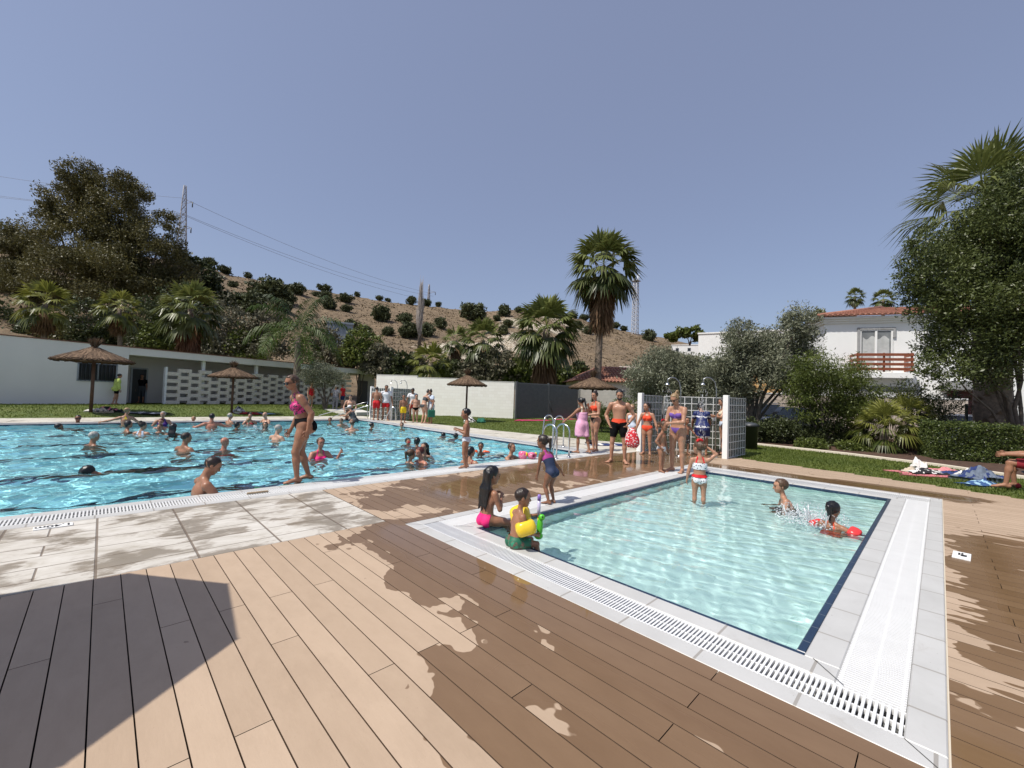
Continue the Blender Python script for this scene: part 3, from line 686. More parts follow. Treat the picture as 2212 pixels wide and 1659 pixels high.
# ---------------- white two storey house on the right
def white_house():
    fw = RW[:, 2][:2] / np.hypot(*RW[:, 2][:2]); rt = np.array([fw[1], -fw[0]])
    P0 = at(1779, 883, 24.6)[:2]; u = (-.33 * fw + .944 * rt); P1 = P0 + u * 16; L, rz, u = facade(P0, P1)
    Hh = lambda px, py: hitf(P0, u, px, py)
    t = thing('white_house', 'white two storey house with red tiled roof and wooden balcony', 'house', (P0[0], P0[1], 0), rz)
    ze = Hh(1779, 700)[1]
    WW = mat('bright_white_render', (.88, .88, .86), .7, .03, .6, .08, 60)
    b = MB(); b.box((0, 0, -.3), (L, 9, ze)); b.build('wall', WW, t)
    b = MB()
    for i, (o, z) in enumerate(((.10, 0), (.2, .12), (.32, .24))): b.bbox((-o, -o, ze + z + .001), (L, 9, ze + z + .12), .01)
    b.build('cornice', WW, t)
    z2 = ze + .37; ridge = 1.35
    b = MB(); run = 4.6
    b.add([(-.42, -.42, z2), (L, -.42, z2), (L, run, z2 + ridge), (run, run, z2 + ridge), (-.42, 9, z2)], [(0, 1, 2, 3), (0, 3, 4)])
    D = Vector((0, run + .42, ridge)); tiles(b, (-.42, -.45, z2 + .01), (1, 0, 0), L, D, clip=lambda a, c: a * L > c * (run + .42) * .97)
    b.build('roof', TILE, t)
    for q in ([(-.42, -.42, z2 + .06), (run, run, z2 + ridge + .06)],): MB().tube(q, .13, 8).build('hip_tiles', TILE, t)
    # balcony window
    w0, zt = Hh(1857, 713); w1, _ = Hh(1928, 713); zf = Hh(1895, 802)[1]
    b = MB(); f = .07
    for q in ((w0, w0 + f), ((w0 + w1) / 2 - .05, (w0 + w1) / 2 + .05), (w1 - f, w1)): b.bbox((q[0], -.05, zf), (q[1], .03, zt - f), .004)
    b.bbox((w0, -.05, zt - f + .001), (w1, .03, zt), .004); wf = b.build('window', WW, t)
    MB().box((w0 + f, -.01, zf), (w1 - f, -.004, zt - f)).build('pane', mat('curtained_window_glass', (.2, .21, .21), .1, .25, 3), wf)
    b = MB(); n = 40
    for i in range(n):
        x = w0 + .15 + (w1 - w0 - .3) * i / n; dx = (w1 - w0 - .3) / n
        b.add([(x, -.012 - .004 * (i % 2), zf), (x + dx, -.012 - .004 * ((i + 1) % 2), zf), (x + dx, -.012 - .004 * ((i + 1) % 2), zt - .45 - .1 * sin(i * .35)), (x, -.012 - .004 * (i % 2), zt - .45 - .1 * sin(i * .35 - .35))], [(0, 1, 2, 3)])
    b.build('curtain', mat('net_curtain', (.5, .51, .5), .9), wf)
    b = MB(); b.box((w0 - .12, -.09, zf), (w0 - .002, .02, zt + .12)); b.box((w0 - .12, -.09, zt + .001), (w1 + .12, .02, zt + .13)); b.box((w1 + .002, -.09, zt - .45), (w1 + .12, .02, zt)); b.build('window_surround', mat('grey_surround', (.33, .33, .33), .8), wf)
    # balcony
    c0, c1 = Hh(1836, 780)[0], Hh(1950, 780)[0]; dp = .95
    MB().bbox((c0, -dp, zf - .42), (c1 + .1, -.001, zf - .12), .01).build('balcony_slab', WW, t)
    WOOD = mat('red_brown_timber', (.23, .065, .028), .5, .2, 8); b = MB()
    zt2 = zf + .95
    for k in range(4):
        z = zf - .02 + k * .265; b.bbox((c0, -dp - .03, z), (c1 + .06, -dp + .01, z + .15), .006); b.bbox((c0 - .03, -dp + .012, z), (c0 + .01, -.02, z + .15), .006); b.bbox((c1 + .05, -dp + .012, z), (c1 + .09, -.02, z + .15), .006)
    for x in (c0 + .03, (c0 + c1) / 2, c1): b.bbox((x - .04, -dp + .012, zf - .1), (x + .04, -dp + .08, zt2), .005)
    b.build('balcony_railing', WOOD, t)
    # lower awning and red garage door
    aw = mat('grey_canopy', (.3, .3, .3), .8); g0, g1 = c0 + .3, c1 + .2
    z1 = Hh(1900, 838)[1]
    MB().add([(g0, -1.1, z1 - .55), (g1, -1.1, z1 - .55), (g1, -.002, z1 + .1), (g0, -.002, z1 + .1), (g0, -1.1, z1 - .6), (g1, -1.1, z1 - .6), (g1, -.002, z1 + .05), (g0, -.002, z1 + .05)], [(0, 1, 2, 3), (7, 6, 5, 4), (0, 4, 5, 1), (1, 5, 6, 2), (3, 7, 4, 0)]).build('canopy', aw, t)
    x0, x1 = Hh(2046, 860)[0], Hh(2115, 860)[0]; zt3 = Hh(2080, 845)[1]
    MB().bbox((x0, -.06, -.1), (x1, -.002, zt3), .01).build('garage_door', mat('dark_red_door', (.09, .014, .012), .5, .15, 3), t)
    MB().bbox((x0 - .3, -.9, zt3 + .05), (x1 + .4, -.002, zt3 + .5), .01).build('door_canopy', aw, t)
white_house()
# ---------------- small houses beyond
def small_house(name, label, P, wdt, dep, h, rz, wallm, roof='gable', rh=1.2, wins=2):
    t = thing(name, label, 'house', P, rz)
    MB().box((-wdt / 2, 0, -2.5), (wdt / 2, dep, h)).build('wall', wallm, t)
    if roof == 'gable':
        V = [(-wdt / 2 - .4, -.4, h), (wdt / 2 + .4, -.4, h), (wdt / 2 + .4, dep + .4, h), (-wdt / 2 - .4, dep + .4, h), (-wdt / 2 - .4 + dep / 2, dep / 2, h + rh), (wdt / 2 + .4 - dep / 2, dep / 2, h + rh)]
        b = MB().add(V, [(0, 1, 5, 4), (1, 2, 5), (2, 3, 4, 5), (3, 0, 4), (3, 2, 1, 0)])
        D = Vector((0, dep / 2 + .4, rh)); tiles(b, V[0], (1, 0, 0), wdt + .8, D, .3, rl=.5, r=.11, clip=lambda a, c: c * (dep / 2) < min(a, 1 - a) * (wdt + .8) + .1)
        b.build('roof', TILE, t)
    elif roof == 'flat': MB().bbox((-wdt / 2 - .15, -.15, h + .001), (wdt / 2 + .15, dep + .15, h + .25), .02).build('roof', wallm, t)
    for i in range(wins):
        x = -wdt / 2 + wdt * (i + .5) / wins; f = MB().bbox((x - .55, -.05, h * .38), (x + .55, -.002, h * .38 + 1.2), .01).build('window', GREYF, t)
        MB().box((x - .47, -.056, h * .38 + .08), (x + .47, -.051, h * .38 + 1.12)).build('pane', GLASSD, f)
    return t
PINKW = mat('pale_pink_render', (.62, .53, .47), .8, .05, 1); WHT2 = mat('far_white_render', (.75, .75, .73), .8, .04, 1); OCHRE = mat('ochre_render', (.6, .36, .14), .8, .06, 1)
def facing(px): return math.atan2(ray(px, 860)[1], ray(px, 860)[0]) - pi / 2
P = at(1345, 862, 34); small_house('bungalow', 'single storey pale house with red roof behind the grey block wall', (P[0], P[1], 0), 7.5, 6, 2.95, facing(1345) + .35, PINKW, 'gable', 1.5, 2)
P = at(1392, 800, 62); small_house('flat_roofed_house', 'pale pink flat roofed house above the red roofed bungalow', (P[0], P[1], 2.8), 7, 5, 3.6, facing(1385), PINKW, 'flat', 0, 1)
P = at(1502, 745, 150); small_house('hill_house', 'low white house on the hill right of the mast', (P[0], P[1], hillz(P[0], P[1]) + .5), 16, 8, 3.5, facing(1500), WHT2, 'flat', 0, 4)
P = at(1620, 745, 75); small_house('modern_house', 'large white flat roofed building behind the twin peaked olive tree', (P[0], P[1], hillz(P[0], P[1]) + 1), 17, 10, 8.6, facing(1620), WHT2, 'flat', 0, 5)
P = at(1700, 800, 60); small_house('ochre_house', 'ochre house glimpsed through the olive trees', (P[0], P[1], 0), 9, 7, 6.6, facing(1700), OCHRE, 'flat', 0, 3)
P = at(578, 603, rdist(590) - 4); small_house('water_tank', 'beige concrete water tank on the hill crest', (P[0], P[1], hillz(P[0], P[1]) + .3), 9, 6, 3.0, facing(580), mat('beige_concrete', (.4, .33, .25), .9), 'flat', 0, 0)['category'] = 'tank'
P = at(733, 742, 62); small_house('shed', 'grey blue shed roofline among the bushes behind the pool house', (P[0], P[1], hillz(P[0], P[1]) + 4.2), 3.5, 3, 1.6, facing(733), mat('blue_grey_sheet', (.25, .29, .33), .5), 'flat', 0, 0)['category'] = 'shed'
# low street wall behind the fence and the mesh fence
A = at(1600, 872, 22.0); B = at(2330, 890, 19.5); L, rz, u = facade(A, B)
t = thing('street_wall', 'low pale pinkish wall across the street behind the mesh fence', 'wall', (A[0], A[1], 0), rz); MB().bbox((0, 0, -.2), (10.2, .2, 2.1), .02).build('wall_panel', mat('pinkish_render', (.66, .56, .47), .85, .06, 1.2), t); MB().bbox((0, -.02, 2.101), (10.2, .22, 2.16), .01).build('coping', WHITE, t)
A = at(1606, 872, 17.6); B = at(2330, 890, 14.8); L, rz, u = facade(A, B)
t = thing('mesh_fence', 'dark green wire mesh fence with slim posts behind the shrubs', 'fence', (A[0], A[1], 0), rz)
FENCE = mat('dark_green_wire', (.03, .045, .045), .5); zf = 1.75
n = int(L / 2.5)
for i in range(n + 1):
    x = i * 2.5; MB().bbox((x - .03, -.03, -.1), (x + .03, .03, zf + .06), .004).build('fence_post', FENCE, t)
    if i < n:
        b = MB()
        for k in range(1, 50): b.box((x + k * .05 - .0028, -.0028, .08), (x + k * .05 + .0028, .0028, zf))
        for z in (.1, .35, .6, .95, 1.3, 1.5, 1.72): b.box((x + .03, -.008, z - .003), (x + 2.47, -.003, z + .003))
        b.build('mesh_panel', FENCE, t)
# street beyond the fence
g = G('asphalt'); p = g.geo(); g.val(Base_Color=g.ramp(g.noise(p, 20, 5), [(.3, (.05, .05, .05)), (.7, (.075, .073, .07))]), Roughness=.9)
tag(slab('road', [tuple(at(1560, 872, 18.6)[:2]), tuple(at(2500, 900, 15.2)[:2]), tuple(at(2500, 900, 18.5)[:2]), tuple(at(1560, 872, 23)[:2])], .02, -.1, g.m), kind='structure')
# ================================================================ VEGETATION
BARK = mat('grey_bark', (.12, .095, .075), .95, .35, 6, .9, 30)
PBARK = mat('palm_bark', (.2, .155, .12), .95, .35, 9, .9, 25)
def leaves(blobs, n, l, wd, seed, clumps=30, spread=.26, up=.35, droop=0.0, lo=.5, tb=.0):
    """many small leaf faces gathered in clumps on and inside the blobs (x, y, z, rx, ry, rz)"""
    r = np.random.RandomState(seed); B = np.array(blobs, float); vol = (B[:, 3] * B[:, 4] * B[:, 5]) ** .75; vol /= vol.sum()
    PC = []; NC = []; TC = []
    for b, v in zip(B, vol):
        k = max(40, int(n * v)); c = clumps
        d = r.randn(c, 3); d /= np.linalg.norm(d, axis=1)[:, None]; rad = lo + (1.02 - lo) * r.rand(c) ** .5
        cc = b[:3] + d * rad[:, None] * b[3:]; ct = r.rand(c)
        i = r.randint(0, c, k); m = (b[3] + b[4] + b[5]) / 3
        p = cc[i] + np.clip(r.randn(k, 3), -1.75, 1.75) * m * spread * (.6 + .7 * ct[i])[:, None] * np.array([1, 1, .75])
        PC.append(p); NC.append((p - b[:3]) / b[3:]); TC.append(ct[i])
    P = np.concatenate(PC); N = np.concatenate(NC); T = np.concatenate(TC); k = len(P)
    N /= np.linalg.norm(N, axis=1)[:, None] + 1e-6
    a = r.randn(k, 3) * .8 + N * .5; a[:, 2] += up - droop; a /= np.linalg.norm(a, axis=1)[:, None]
    s = np.cross(a, r.randn(k, 3)); s /= np.linalg.norm(s, axis=1)[:, None] + 1e-6
    L = l * (.6 + .8 * r.rand(k))[:, None]; W = wd * (.6 + .8 * r.rand(k))[:, None]
    V = np.empty((k, 4, 3)); V[:, 0] = P - a * L * .5; V[:, 1] = P + s * W * .5; V[:, 2] = P + a * L * .5; V[:, 3] = P - s * W * .5
    return V.reshape(-1, 3), np.arange(k * 4).reshape(-1, 4), np.clip(.15 + .4 * T + .45 * r.rand(k) + tb, 0, 1)
def limbs(b, base, tips, r0, seed, bend=.25, nseg=6, fork=.35, n=8):
    rd = random.Random(seed); base = Vector(base)
    for tp in tips:
        tp = Vector(tp); mid = base.lerp(tp, fork); mid.x += (base.x - mid.x) * .55; mid.y += (base.y - mid.y) * .55
        P = []; R = []
        for i in range(nseg + 1):
            t = i / nseg; q = base.lerp(mid, t * 2) if t < .5 else mid.lerp(tp, t * 2 - 1)
            jt = bend * (t * (1 - t)) * (tp - base).length * .4
            P.append(q + Vector((rd.uniform(-1, 1), rd.uniform(-1, 1), rd.uniform(-.4, .4))) * jt); R.append(r0 * (1 - .82 * t) / max(1, len(tips)) ** .25)
        b.tube(P, R, n, 0)
    return b
def treepx(name, label, d, base, blobs, n, l, wd, lm, seed, tr=.15, trunks=None, cat='tree', group=None, clumps=30, spread=.26, zb=None, bark=None, up=.35, droop=0, lo=.5, depthk=.8, tb=0.0):
    rd = random.Random(seed); B = []
    for q in blobs:
        x, y, rx = q[:3]; ry = q[3] if len(q) > 3 else rx; dd = q[4] if len(q) > 4 else rd.uniform(-.4, .4) * rx / FPX * d
        p = at(x, y, d + dd); s = (d + dd) / FPX; B.append((p[0], p[1], p[2], rx * s, rx * s * depthk, ry * s))
    bp = at(base[0], base[1], d); bz = bp[2] if zb is None else zb; o = np.array([bp[0], bp[1], bz])
    t = thing(name, label, cat, o, 0, group)
    V, F, T = leaves(B, n, l, wd, seed, clumps, spread, up, droop, lo, tb); V = V - o
    meshobj('crown', V, F, lm, t, attrs={'tint': ('FACE', T)})
    tips = [tuple(np.array(q[:3]) - o + np.array([0, 0, .1 * q[5]])) for q in B]
    rd.shuffle(tips); b = MB(); limbs(b, (0, 0, -.15), tips[:trunks or 6], tr, seed); b.build('trunk', bark or BARK, t)
    return t
L_EUC = leafmat('eucalyptus_leaf', (.032, .034, .011), (.175, .155, .055), .5, .15)
L_DARK = leafmat('dark_evergreen_leaf', (.013, .022, .008), (.075, .09, .03), .45, .12)
L_OLIVE = leafmat('olive_leaf', (.06, .07, .04), (.27, .28, .19), .5, .15)
L_GREY = leafmat('grey_green_shrub_leaf', (.05, .05, .03), (.175, .165, .105), .6, .15)
L_HILL = leafmat('hill_bush_leaf', (.022, .03, .011), (.10, .115, .045), .6, .1)
L_GREEN = leafmat('fresh_green_leaf', (.025, .045, .009), (.15, .18, .04), .45, .25)
L_BIG = leafmat('glossy_tree_leaf', (.012, .022, .007), (.13, .155, .045), .4, .15)
L_HEDGE = leafmat('hedge_leaf', (.014, .03, .007), (.15, .185, .05), .38, .2)
# ---------------- eucalyptus group and trees behind the pool house
treepx('eucalyptus_tree', 'towering dark eucalyptus with open crown left of the pylon', 52, (235, 760), [(185, 395, 48, 42), (225, 420, 62, 60), (150, 445, 52, 50), (270, 425, 50, 48), (240, 490, 75, 60), (165, 520, 70, 60), (110, 455, 26, 24), (300, 530, 62, 60), (355, 510, 42, 48), (250, 590, 90, 60), (320, 610, 80, 60), (180, 610, 80, 60), (395, 590, 40, 40)], 130000, .28, .12, L_EUC, 1, .6, 9, clumps=26, spread=.19, zb=.5, lo=.25)
treepx('eucalyptus_tree', 'rounded brownish eucalyptus at the left edge of the picture', 56, (60, 760), [(60, 540, 52, 50), (30, 580, 55, 55), (95, 590, 60, 55), (60, 640, 80, 50)], 66000, .28, .12, L_EUC, 2, .5, 5, zb=.5, spread=.19, lo=.25)
treepx('evergreen_tree', 'dark bushy evergreen between the eucalyptus and the bare hill', 60, (415, 750), [(405, 570, 30, 28), (430, 600, 38, 35), (390, 620, 45, 40), (445, 640, 42, 35), (395, 665, 55, 40)], 11000, .5, .28, L_DARK, 3, .4, 5, zb=1, spread=.2)
treepx('evergreen_tree', 'dark evergreen mass at the far left behind the brownish eucalyptus', 66, (-30, 760), [(-20, 520, 45, 40), (0, 640, 60, 60), (-60, 600, 70, 90), (30, 700, 70, 50), (110, 700, 60, 45)], 14000, .55, .3, L_DARK, 4, .4, 4, zb=1, spread=.2)
UB = [(-30, 640, 752, 60, L_DARK, 'dark tree like shrub at the very left edge above the roof'), (60, 700, 752, 40, L_DARK, 'dark shrub left of the leftmost fan palm'), (215, 705, 752, 34, L_DARK, 'low dark shrub between the leftmost and smallest palms'), (18, 665, 752, 55, L_DARK, 'dark shrub at the far left above the pool house roof'), (128, 690, 755, 50, L_EUC, 'brownish shrub between the two leftmost fan palms'), (190, 645, 752, 52, L_DARK, 'tall dark shrub left of the smallest fan palm'), (310, 640, 752, 50, L_DARK, 'dark shrub right of the smallest fan palm'), (345, 690, 762, 38, L_GREEN, 'leafy mid green shrub left of the brown skirted fan palm'),
      (380, 600, 745, 52, L_DARK, 'tall dark shrub behind the brown skirted fan palm'), (455, 725, 772, 32, L_GREY, 'greyish round shrub right of the brown skirted fan palm'), (490, 640, 765, 50, L_GREY, 'tall grey green shrub on the hill foot right of the skirted palm'), (540, 690, 775, 40, L_GREEN, 'fresh green shrub left of the feather palm'), (575, 660, 760, 50, L_GREY, 'grey green shrub behind the feather palm fronds'), (690, 700, 780, 45, L_GREY, 'dull olive shrub right of the feather palm'),
      (735, 745, 795, 40, L_GREY, 'grey shrub below the shed roofline'), (778, 705, 790, 42, L_GREEN, 'bright leafy bush at the end of the pool house roof'), (825, 745, 805, 40, L_GREY, 'grey twiggy shrub beyond the pool house end'), (868, 750, 812, 38, L_DARK, 'dark shrub left of the low fan palm'), (905, 770, 820, 40, L_GREY, 'olive shrub under the bare poplar'), (968, 775, 822, 35, L_DARK, 'dark shrub right of the low fan palm'),
      (1020, 775, 825, 38, L_GREY, 'grey shrub under the broad crowned palm'), (1075, 755, 828, 52, L_GREY, 'wide grey green bush behind the white block wall'), (1125, 775, 832, 35, L_GREEN, 'green bush left of the brown skirted palm by the gate'), (1215, 790, 835, 38, L_GREEN, 'green hedge bush behind the grey gate'), (1250, 785, 838, 32, L_DARK, 'dark bush between the gate and the tall palm')]
for k, (x, y0, y1, rx, lm, lab) in enumerate(UB):
    d = 44 if x < 700 else 39; h = (y1 - y0) / 2
    treepx('shrub', lab, d, (x, y1 + 6), [(x, y0 + h * .75, rx * .75, h * .75), (x - rx * .5, y0 + h * 1.2, rx * .6, h * .75), (x + rx * .5, y0 + h * 1.15, rx * .6, h * .8), (x, y1 - h * .3, rx, h * .5)], 3800, .3, .17, lm, 50 + k, .12, 4, 'shrub', None, 22, .24, zb=.2, tb=.08)
# ---------------- bushes on the hill
def bush_mesh(seed):
    rd = random.Random(seed); B = [(rd.uniform(-.35, .35), rd.uniform(-.35, .35), rd.uniform(.45, .75), rd.uniform(.45, .62), rd.uniform(.45, .62), rd.uniform(.38, .5)) for _ in range(6)]
    V, F, T = leaves(B, 2600, .16, .09, seed, 20, .2, lo=.3); return V, F, T
HB = []
for (ox, oy, s, lst) in ((800, 900, .3617, [(60, 430, 80), (222, 465, 75), (478, 510, 45), (320, 640, 50), (680, 800, 200), (920, 830, 90), (1020, 730, 105), (1230, 740, 40), (1320, 690, 70), (1340, 780, 80), (1385, 885, 85), (1545, 805, 75), (1560, 910, 60), (1680, 695, 35), (1935, 690, 45), (2015, 705, 35), (1930, 1020, 110), (1400, 1100, 80), (1620, 1130, 90), (1740, 1170, 90), (2005, 1170, 60), (2180, 1040, 70), (2190, 1190, 85), (330, 900, 150), (560, 950, 160), (830, 920, 120)]),
                          (1500, 900, .3617, [(335, 800, 62), (490, 755, 62), (620, 790, 40), (1000, 1000, 145), (250, 1030, 90), (75, 1165, 60), (300, 1195, 135), (480, 1180, 100), (640, 1090, 80), (1340, 960, 80), (1490, 920, 55), (1400, 1080, 65), (1270, 1010, 50), (2100, 930, 45), (2200, 980, 42), (2130, 1090, 70), (1330, 1160, 65)]),
                          (2100, 850, .4219, [(370, 920, 45), (485, 965, 48), (765, 1040, 48), (840, 1070, 40), (570, 1095, 60), (1065, 1170, 70), (500, 1105, 50), (690, 1060, 40)])):
    for (x, y, r) in lst: HB.append(((ox + x * s) / 1.8228, (oy + y * s) / 1.8228, r * s / 1.8228))
protoB = []
ordn = ['first', 'second', 'third', 'fourth', 'fifth', 'sixth', 'seventh', 'eighth', 'ninth', 'tenth', 'eleventh', 'twelfth', 'thirteenth', 'fourteenth', 'fifteenth', 'sixteenth', 'seventeenth', 'eighteenth', 'nineteenth', 'twentieth', 'twenty-first', 'twenty-second', 'twenty-third', 'twenty-fourth', 'twenty-fifth']
rows = {}
for x, y, r in sorted(HB):
    ry = np.interp(x, [q[0] for q in RIDGE], [q[1] for q in RIDGE]); f = y - ry
    band = 'crest' if f < 16 else ('upper slope' if f < 55 else 'lower slope'); rows.setdefault(band, []).append((x, y, r))
bi = 0
for band, L_ in rows.items():
    for k, (x, y, r) in enumerate(L_):
        p = hit_hill(x, y - r * .06); d = depth(p); R = r / FPX * d * 1.32
        if len(protoB) < 6:
            V, F, T = bush_mesh(200 + len(protoB)); o = meshobj('hill_bush', V, F, L_HILL, attrs={'tint': ('FACE', T)}); protoB.append(o)
        else: o = protoB[bi % 6].copy(); COL.objects.link(o)
        bi += 1
        o.location = (p[0], p[1], p[2] - .1 * R); o.rotation_euler = (0, 0, bi * 1.7); hs = R * (1.0 if bi % 3 else 1.2)
        o.scale = (R, R, hs * .95)
        tag(o, '%s dark bush, %s from the left on the hill %s' % ('large' if r > 30 else 'medium' if r > 14 else 'small', ordn[k], band), 'bush', 'bushes scattered over the dry hillside')
P = at(1490, 720, 130); treepx('pine_tree', 'dark rounded pine beside the low white hill house', 118, (1490, 745), [(1475, 718, 16, 12), (1498, 716, 16, 13), (1450, 728, 16, 10), (1512, 728, 14, 12)], 3500, .8, .45, L_GREEN, 90, .3, 3, spread=.2)
# ---------------- bare poplar
def poplar():
    d = 60; b0 = at(905, 752, d); t = thing('bare_poplar', 'tall leafless grey poplar with upright twigs in front of the hill', 'tree', b0)
    h = at(905, 605, d)[2] - b0[2]; rd = random.Random(5); b = MB()
    b.tube([(0, 0, -1), (.05, 0, h * .3), (-.05, .05, h * .6), (0, 0, h * .97)], [.28, .22, .12, .02], 8); b.build('trunk', BARK, t)
    b = MB()
    for i in range(230):
        z = rd.uniform(.05, .8) ** .8 * h; a = rd.uniform(0, 2 * pi); s = rd.uniform(.25, .62) * (1.15 - z / h); ln = rd.uniform(1.4, 4.2) * (1.15 - z / h * .6)
        b.tube([(0, 0, z), (cos(a) * s * .8, sin(a) * s * .8, z + ln * .35), (cos(a) * s * 1.2, sin(a) * s * 1.2, z + ln)], [.035, .026, .008], 4)
    b.build('twigs', mat('bleached_twigs', (.3, .27, .25), .95, .2, 3), t)
poplar()
# ---------------- palms
L_PALM = leafmat('fan_palm_leaf', (.028, .045, .012), (.20, .22, .065), .38, .2)
L_QUEEN = leafmat('feather_palm_leaf', (.018, .042, .006), (.15, .21, .035), .55, .2)
L_PALMY = leafmat('yellow_green_palm_leaf', (.05, .07, .014), (.27, .27, .06), .38, .25)  # lighter, yellower leaf green for some of the fan palms
L_DEAD = leafmat('dead_palm_leaf', (.10, .05, .025), (.30, .19, .11), .8, .1)
def fan_leaf(V, F, T, c, az, el, pet, L, seg, rnd, tint, droop=.5, spread=85, fold=.25, wid=.06):
    d = np.array([cos(el) * cos(az), cos(el) * sin(az), sin(el)]); s = np.array([-sin(az), cos(az), 0.0]); u = np.cross(d, s) * -1
    u = u if u[2] > 0 else -u
    g0 = np.array([0, 0, -1.0]); p0 = np.array(c); p1 = p0 + d * pet + g0 * pet * .12
    w = .018 * max(1, L); o = len(V); V += [tuple(p0 - s * w), tuple(p0 + s * w), tuple(p1 + s * w * .6), tuple(p1 - s * w * .6)]; F.append((o, o + 1, o + 2, o + 3)); T.append(min(1, tint + .25))
    for k in range(seg):
        a = RAD(-spread + 2 * spread * (k + .5) / seg) + rnd.uniform(-.05, .05); dd = d * cos(a) + s * sin(a) - u * fold * abs(sin(a)); dd = dd / np.linalg.norm(dd)
        ln = L * (.75 + .25 * cos(a)) * rnd.uniform(.85, 1.1); q = np.cross(dd, u); q /= np.linalg.norm(q) + 1e-9
        m = p1 + dd * ln * .55 + g0 * ln * .05 * droop; e = p1 + dd * ln * .92 + g0 * ln * (.42 * droop * rnd.uniform(.6, 1.3)); ww = L * wid
        o = len(V); V += [tuple(p1), tuple(m - q * ww), tuple(m + q * ww), tuple(e)]; F.append((o, o + 1, o + 3, o + 2)); T.append(min(1, max(0, tint + rnd.uniform(-.2, .2))))
def fan_palm(label, P, th, tr, R, n, seed, skirt=0.0, lm=None, group='fan palms', lean=(0, 0), bulge=1.0, name='fan_palm', seg=20, lowest=-50, wid=.06):
    rd = random.Random(seed); t = thing(name, label, 'palm', P, 0, group); c = np.array([lean[0], lean[1], th])
    b = MB(); k = 14; PP = []; RR = []
    for i in range(k + 1):
        q = i / k; PP.append((lean[0] * q * q, lean[1] * q * q, th * q - .2 * (1 - q))); RR.append(tr * (1.25 - .35 * q + .06 * (i % 2)) * bulge)
    b.tube(PP, RR, 12)
    for i in range(int(th / .13)):                  # old leaf bases
        z = i * .13; q = z / th; a0 = i * 2.4
        for j in range(3):
            a = a0 + j * 2.09; r = tr * (1.25 - .35 * q) * bulge; x, y = lean[0] * q * q, lean[1] * q * q
            b.add([(x + cos(a - .25) * r, y + sin(a - .25) * r, z), (x + cos(a + .25) * r, y + sin(a + .25) * r, z), (x + cos(a) * r * 1.28, y + sin(a) * r * 1.28, z + .16)], [(0, 1, 2)])
    b.build('trunk', PBARK, t)
    V, F, T = [], [], []
    for i in range(n):
        q = i / (n - 1); el = RAD(86 - (86 - lowest) * q ** .8); az = i * 2.39996 + rd.uniform(-.3, .3); z = .2 * R * (1 - q)
        fan_leaf(V, F, T, (c[0], c[1], c[2] + z * .6), az, el, R * (.40 + .16 * q), R * (.56 + .06 * rd.random()), seg, rd, .7 - .55 * q + rd.uniform(-.15, .25), .35 + .9 * q, 88, wid=wid)
    meshobj('crown', V, F, lm or L_PALM, t, attrs={'tint': ('FACE', T)})
    if skirt:
        V, F, T = [], [], []; m = int(18 + 26 * skirt)
        for i in range(m):
            q = i / m; az = i * 2.39996 + rd.uniform(-.4, .4); el = RAD(-58 - 26 * rd.random() - 6 * q)
            fan_leaf(V, F, T, (c[0], c[1], c[2] - .1 - q * skirt * R * .55), az, el, R * .30, R * .52, 12, rd, rd.uniform(.1, .8), 1.1, 60, .5)
        meshobj('dead_skirt', V, F, L_DEAD, t, attrs={'tint': ('FACE', T)})
    return t
def palmpx(label, d, base, crown, rpx, tr, n, seed, skirt, **kw):
    b = at(base[0], base[1], d); c = at(crown[0], crown[1], d); zb = kw.pop('zb', b[2]); P = (b[0], b[1], zb)
    return fan_palm(label, P, c[2] - zb, tr, rpx / FPX * d, n, seed, skirt, lean=(c[0] - b[0], c[1] - b[1]), **kw)
palmpx('leftmost fan palm behind the pool house, with a thin trunk', 34, (95, 745), (98, 655), 58, .16, 22, 301, .5, lm=L_PALMY, zb=.3)
palmpx('smallest fan palm behind the pool house, with a pale slender trunk', 34, (262, 748), (258, 668), 50, .14, 20, 302, .35, lm=L_PALMY, zb=.3)
palmpx('full fan palm with a rusty brown skirt behind the pool house', 33, (410, 758), (412, 668), 72, .2, 30, 303, 1.0, zb=.3)
palmpx('low fan palm standing behind the white wall under the bare poplar', 35, (930, 830), (930, 785), 55, .18, 20, 304, .2, lm=L_PALMY, zb=0)
palmpx('narrow fan palm with small crown left of the broad crowned one', 42, (985, 830), (987, 735), 38, .15, 20, 305, .8, zb=0)
palmpx('broad crowned fan palm with slender pale trunk above the white wall', 40, (1042, 830), (1045, 735), 58, .16, 30, 306, .4, zb=0)
palmpx('big shaggy fan palm with thick brown skirt behind the grey gate', 34, (1178, 835), (1180, 712), 88, .3, 38, 307, 1.3, zb=0)
palmpx('tallest fan palm with bare ringed trunk right of the gate', 34, (1290, 838), (1304, 575), 88, .24, 38, 308, 1.5, zb=0)
palmpx('tiny far fan palm rising left of the other above the red tiled roof', 75, (1846, 720), (1847, 640), 22, .2, 26, 309, .2)
palmpx('tiny far fan palm half hidden by the red tiled roof ridge', 72, (1907, 720), (1908, 646), 26, .22, 28, 310, .3)
palmpx('dark far fan palm beside the edge of the white house wall', 60, (1765, 780), (1770, 690), 28, .2, 24, 311, .3)
# big palm at the right, thick trunk behind the hedge
palmpx('huge fan palm with thick trunk rising through the dark tree at the right edge', 15.2, (2146, 960), (2128, 452), 172, .42, 40, 312, .3, name='fan_palm', zb=0, seg=30, lowest=-66, wid=.022)
# low palm in the bed
palmpx('low bushy fan palm in the planting bed before the mesh fence', 14.6, (1907, 985), (1912, 925), 72, .11, 26, 313, .2, lm=L_PALMY, zb=0, seg=22, lowest=-25, wid=.03)
palmpx('second low fan palm just right of and behind the bushy one', 15.2, (1938, 985), (1958, 905), 66, .1, 20, 314, .15, lm=L_PALMY, zb=0, seg=22, lowest=-20, wid=.03)
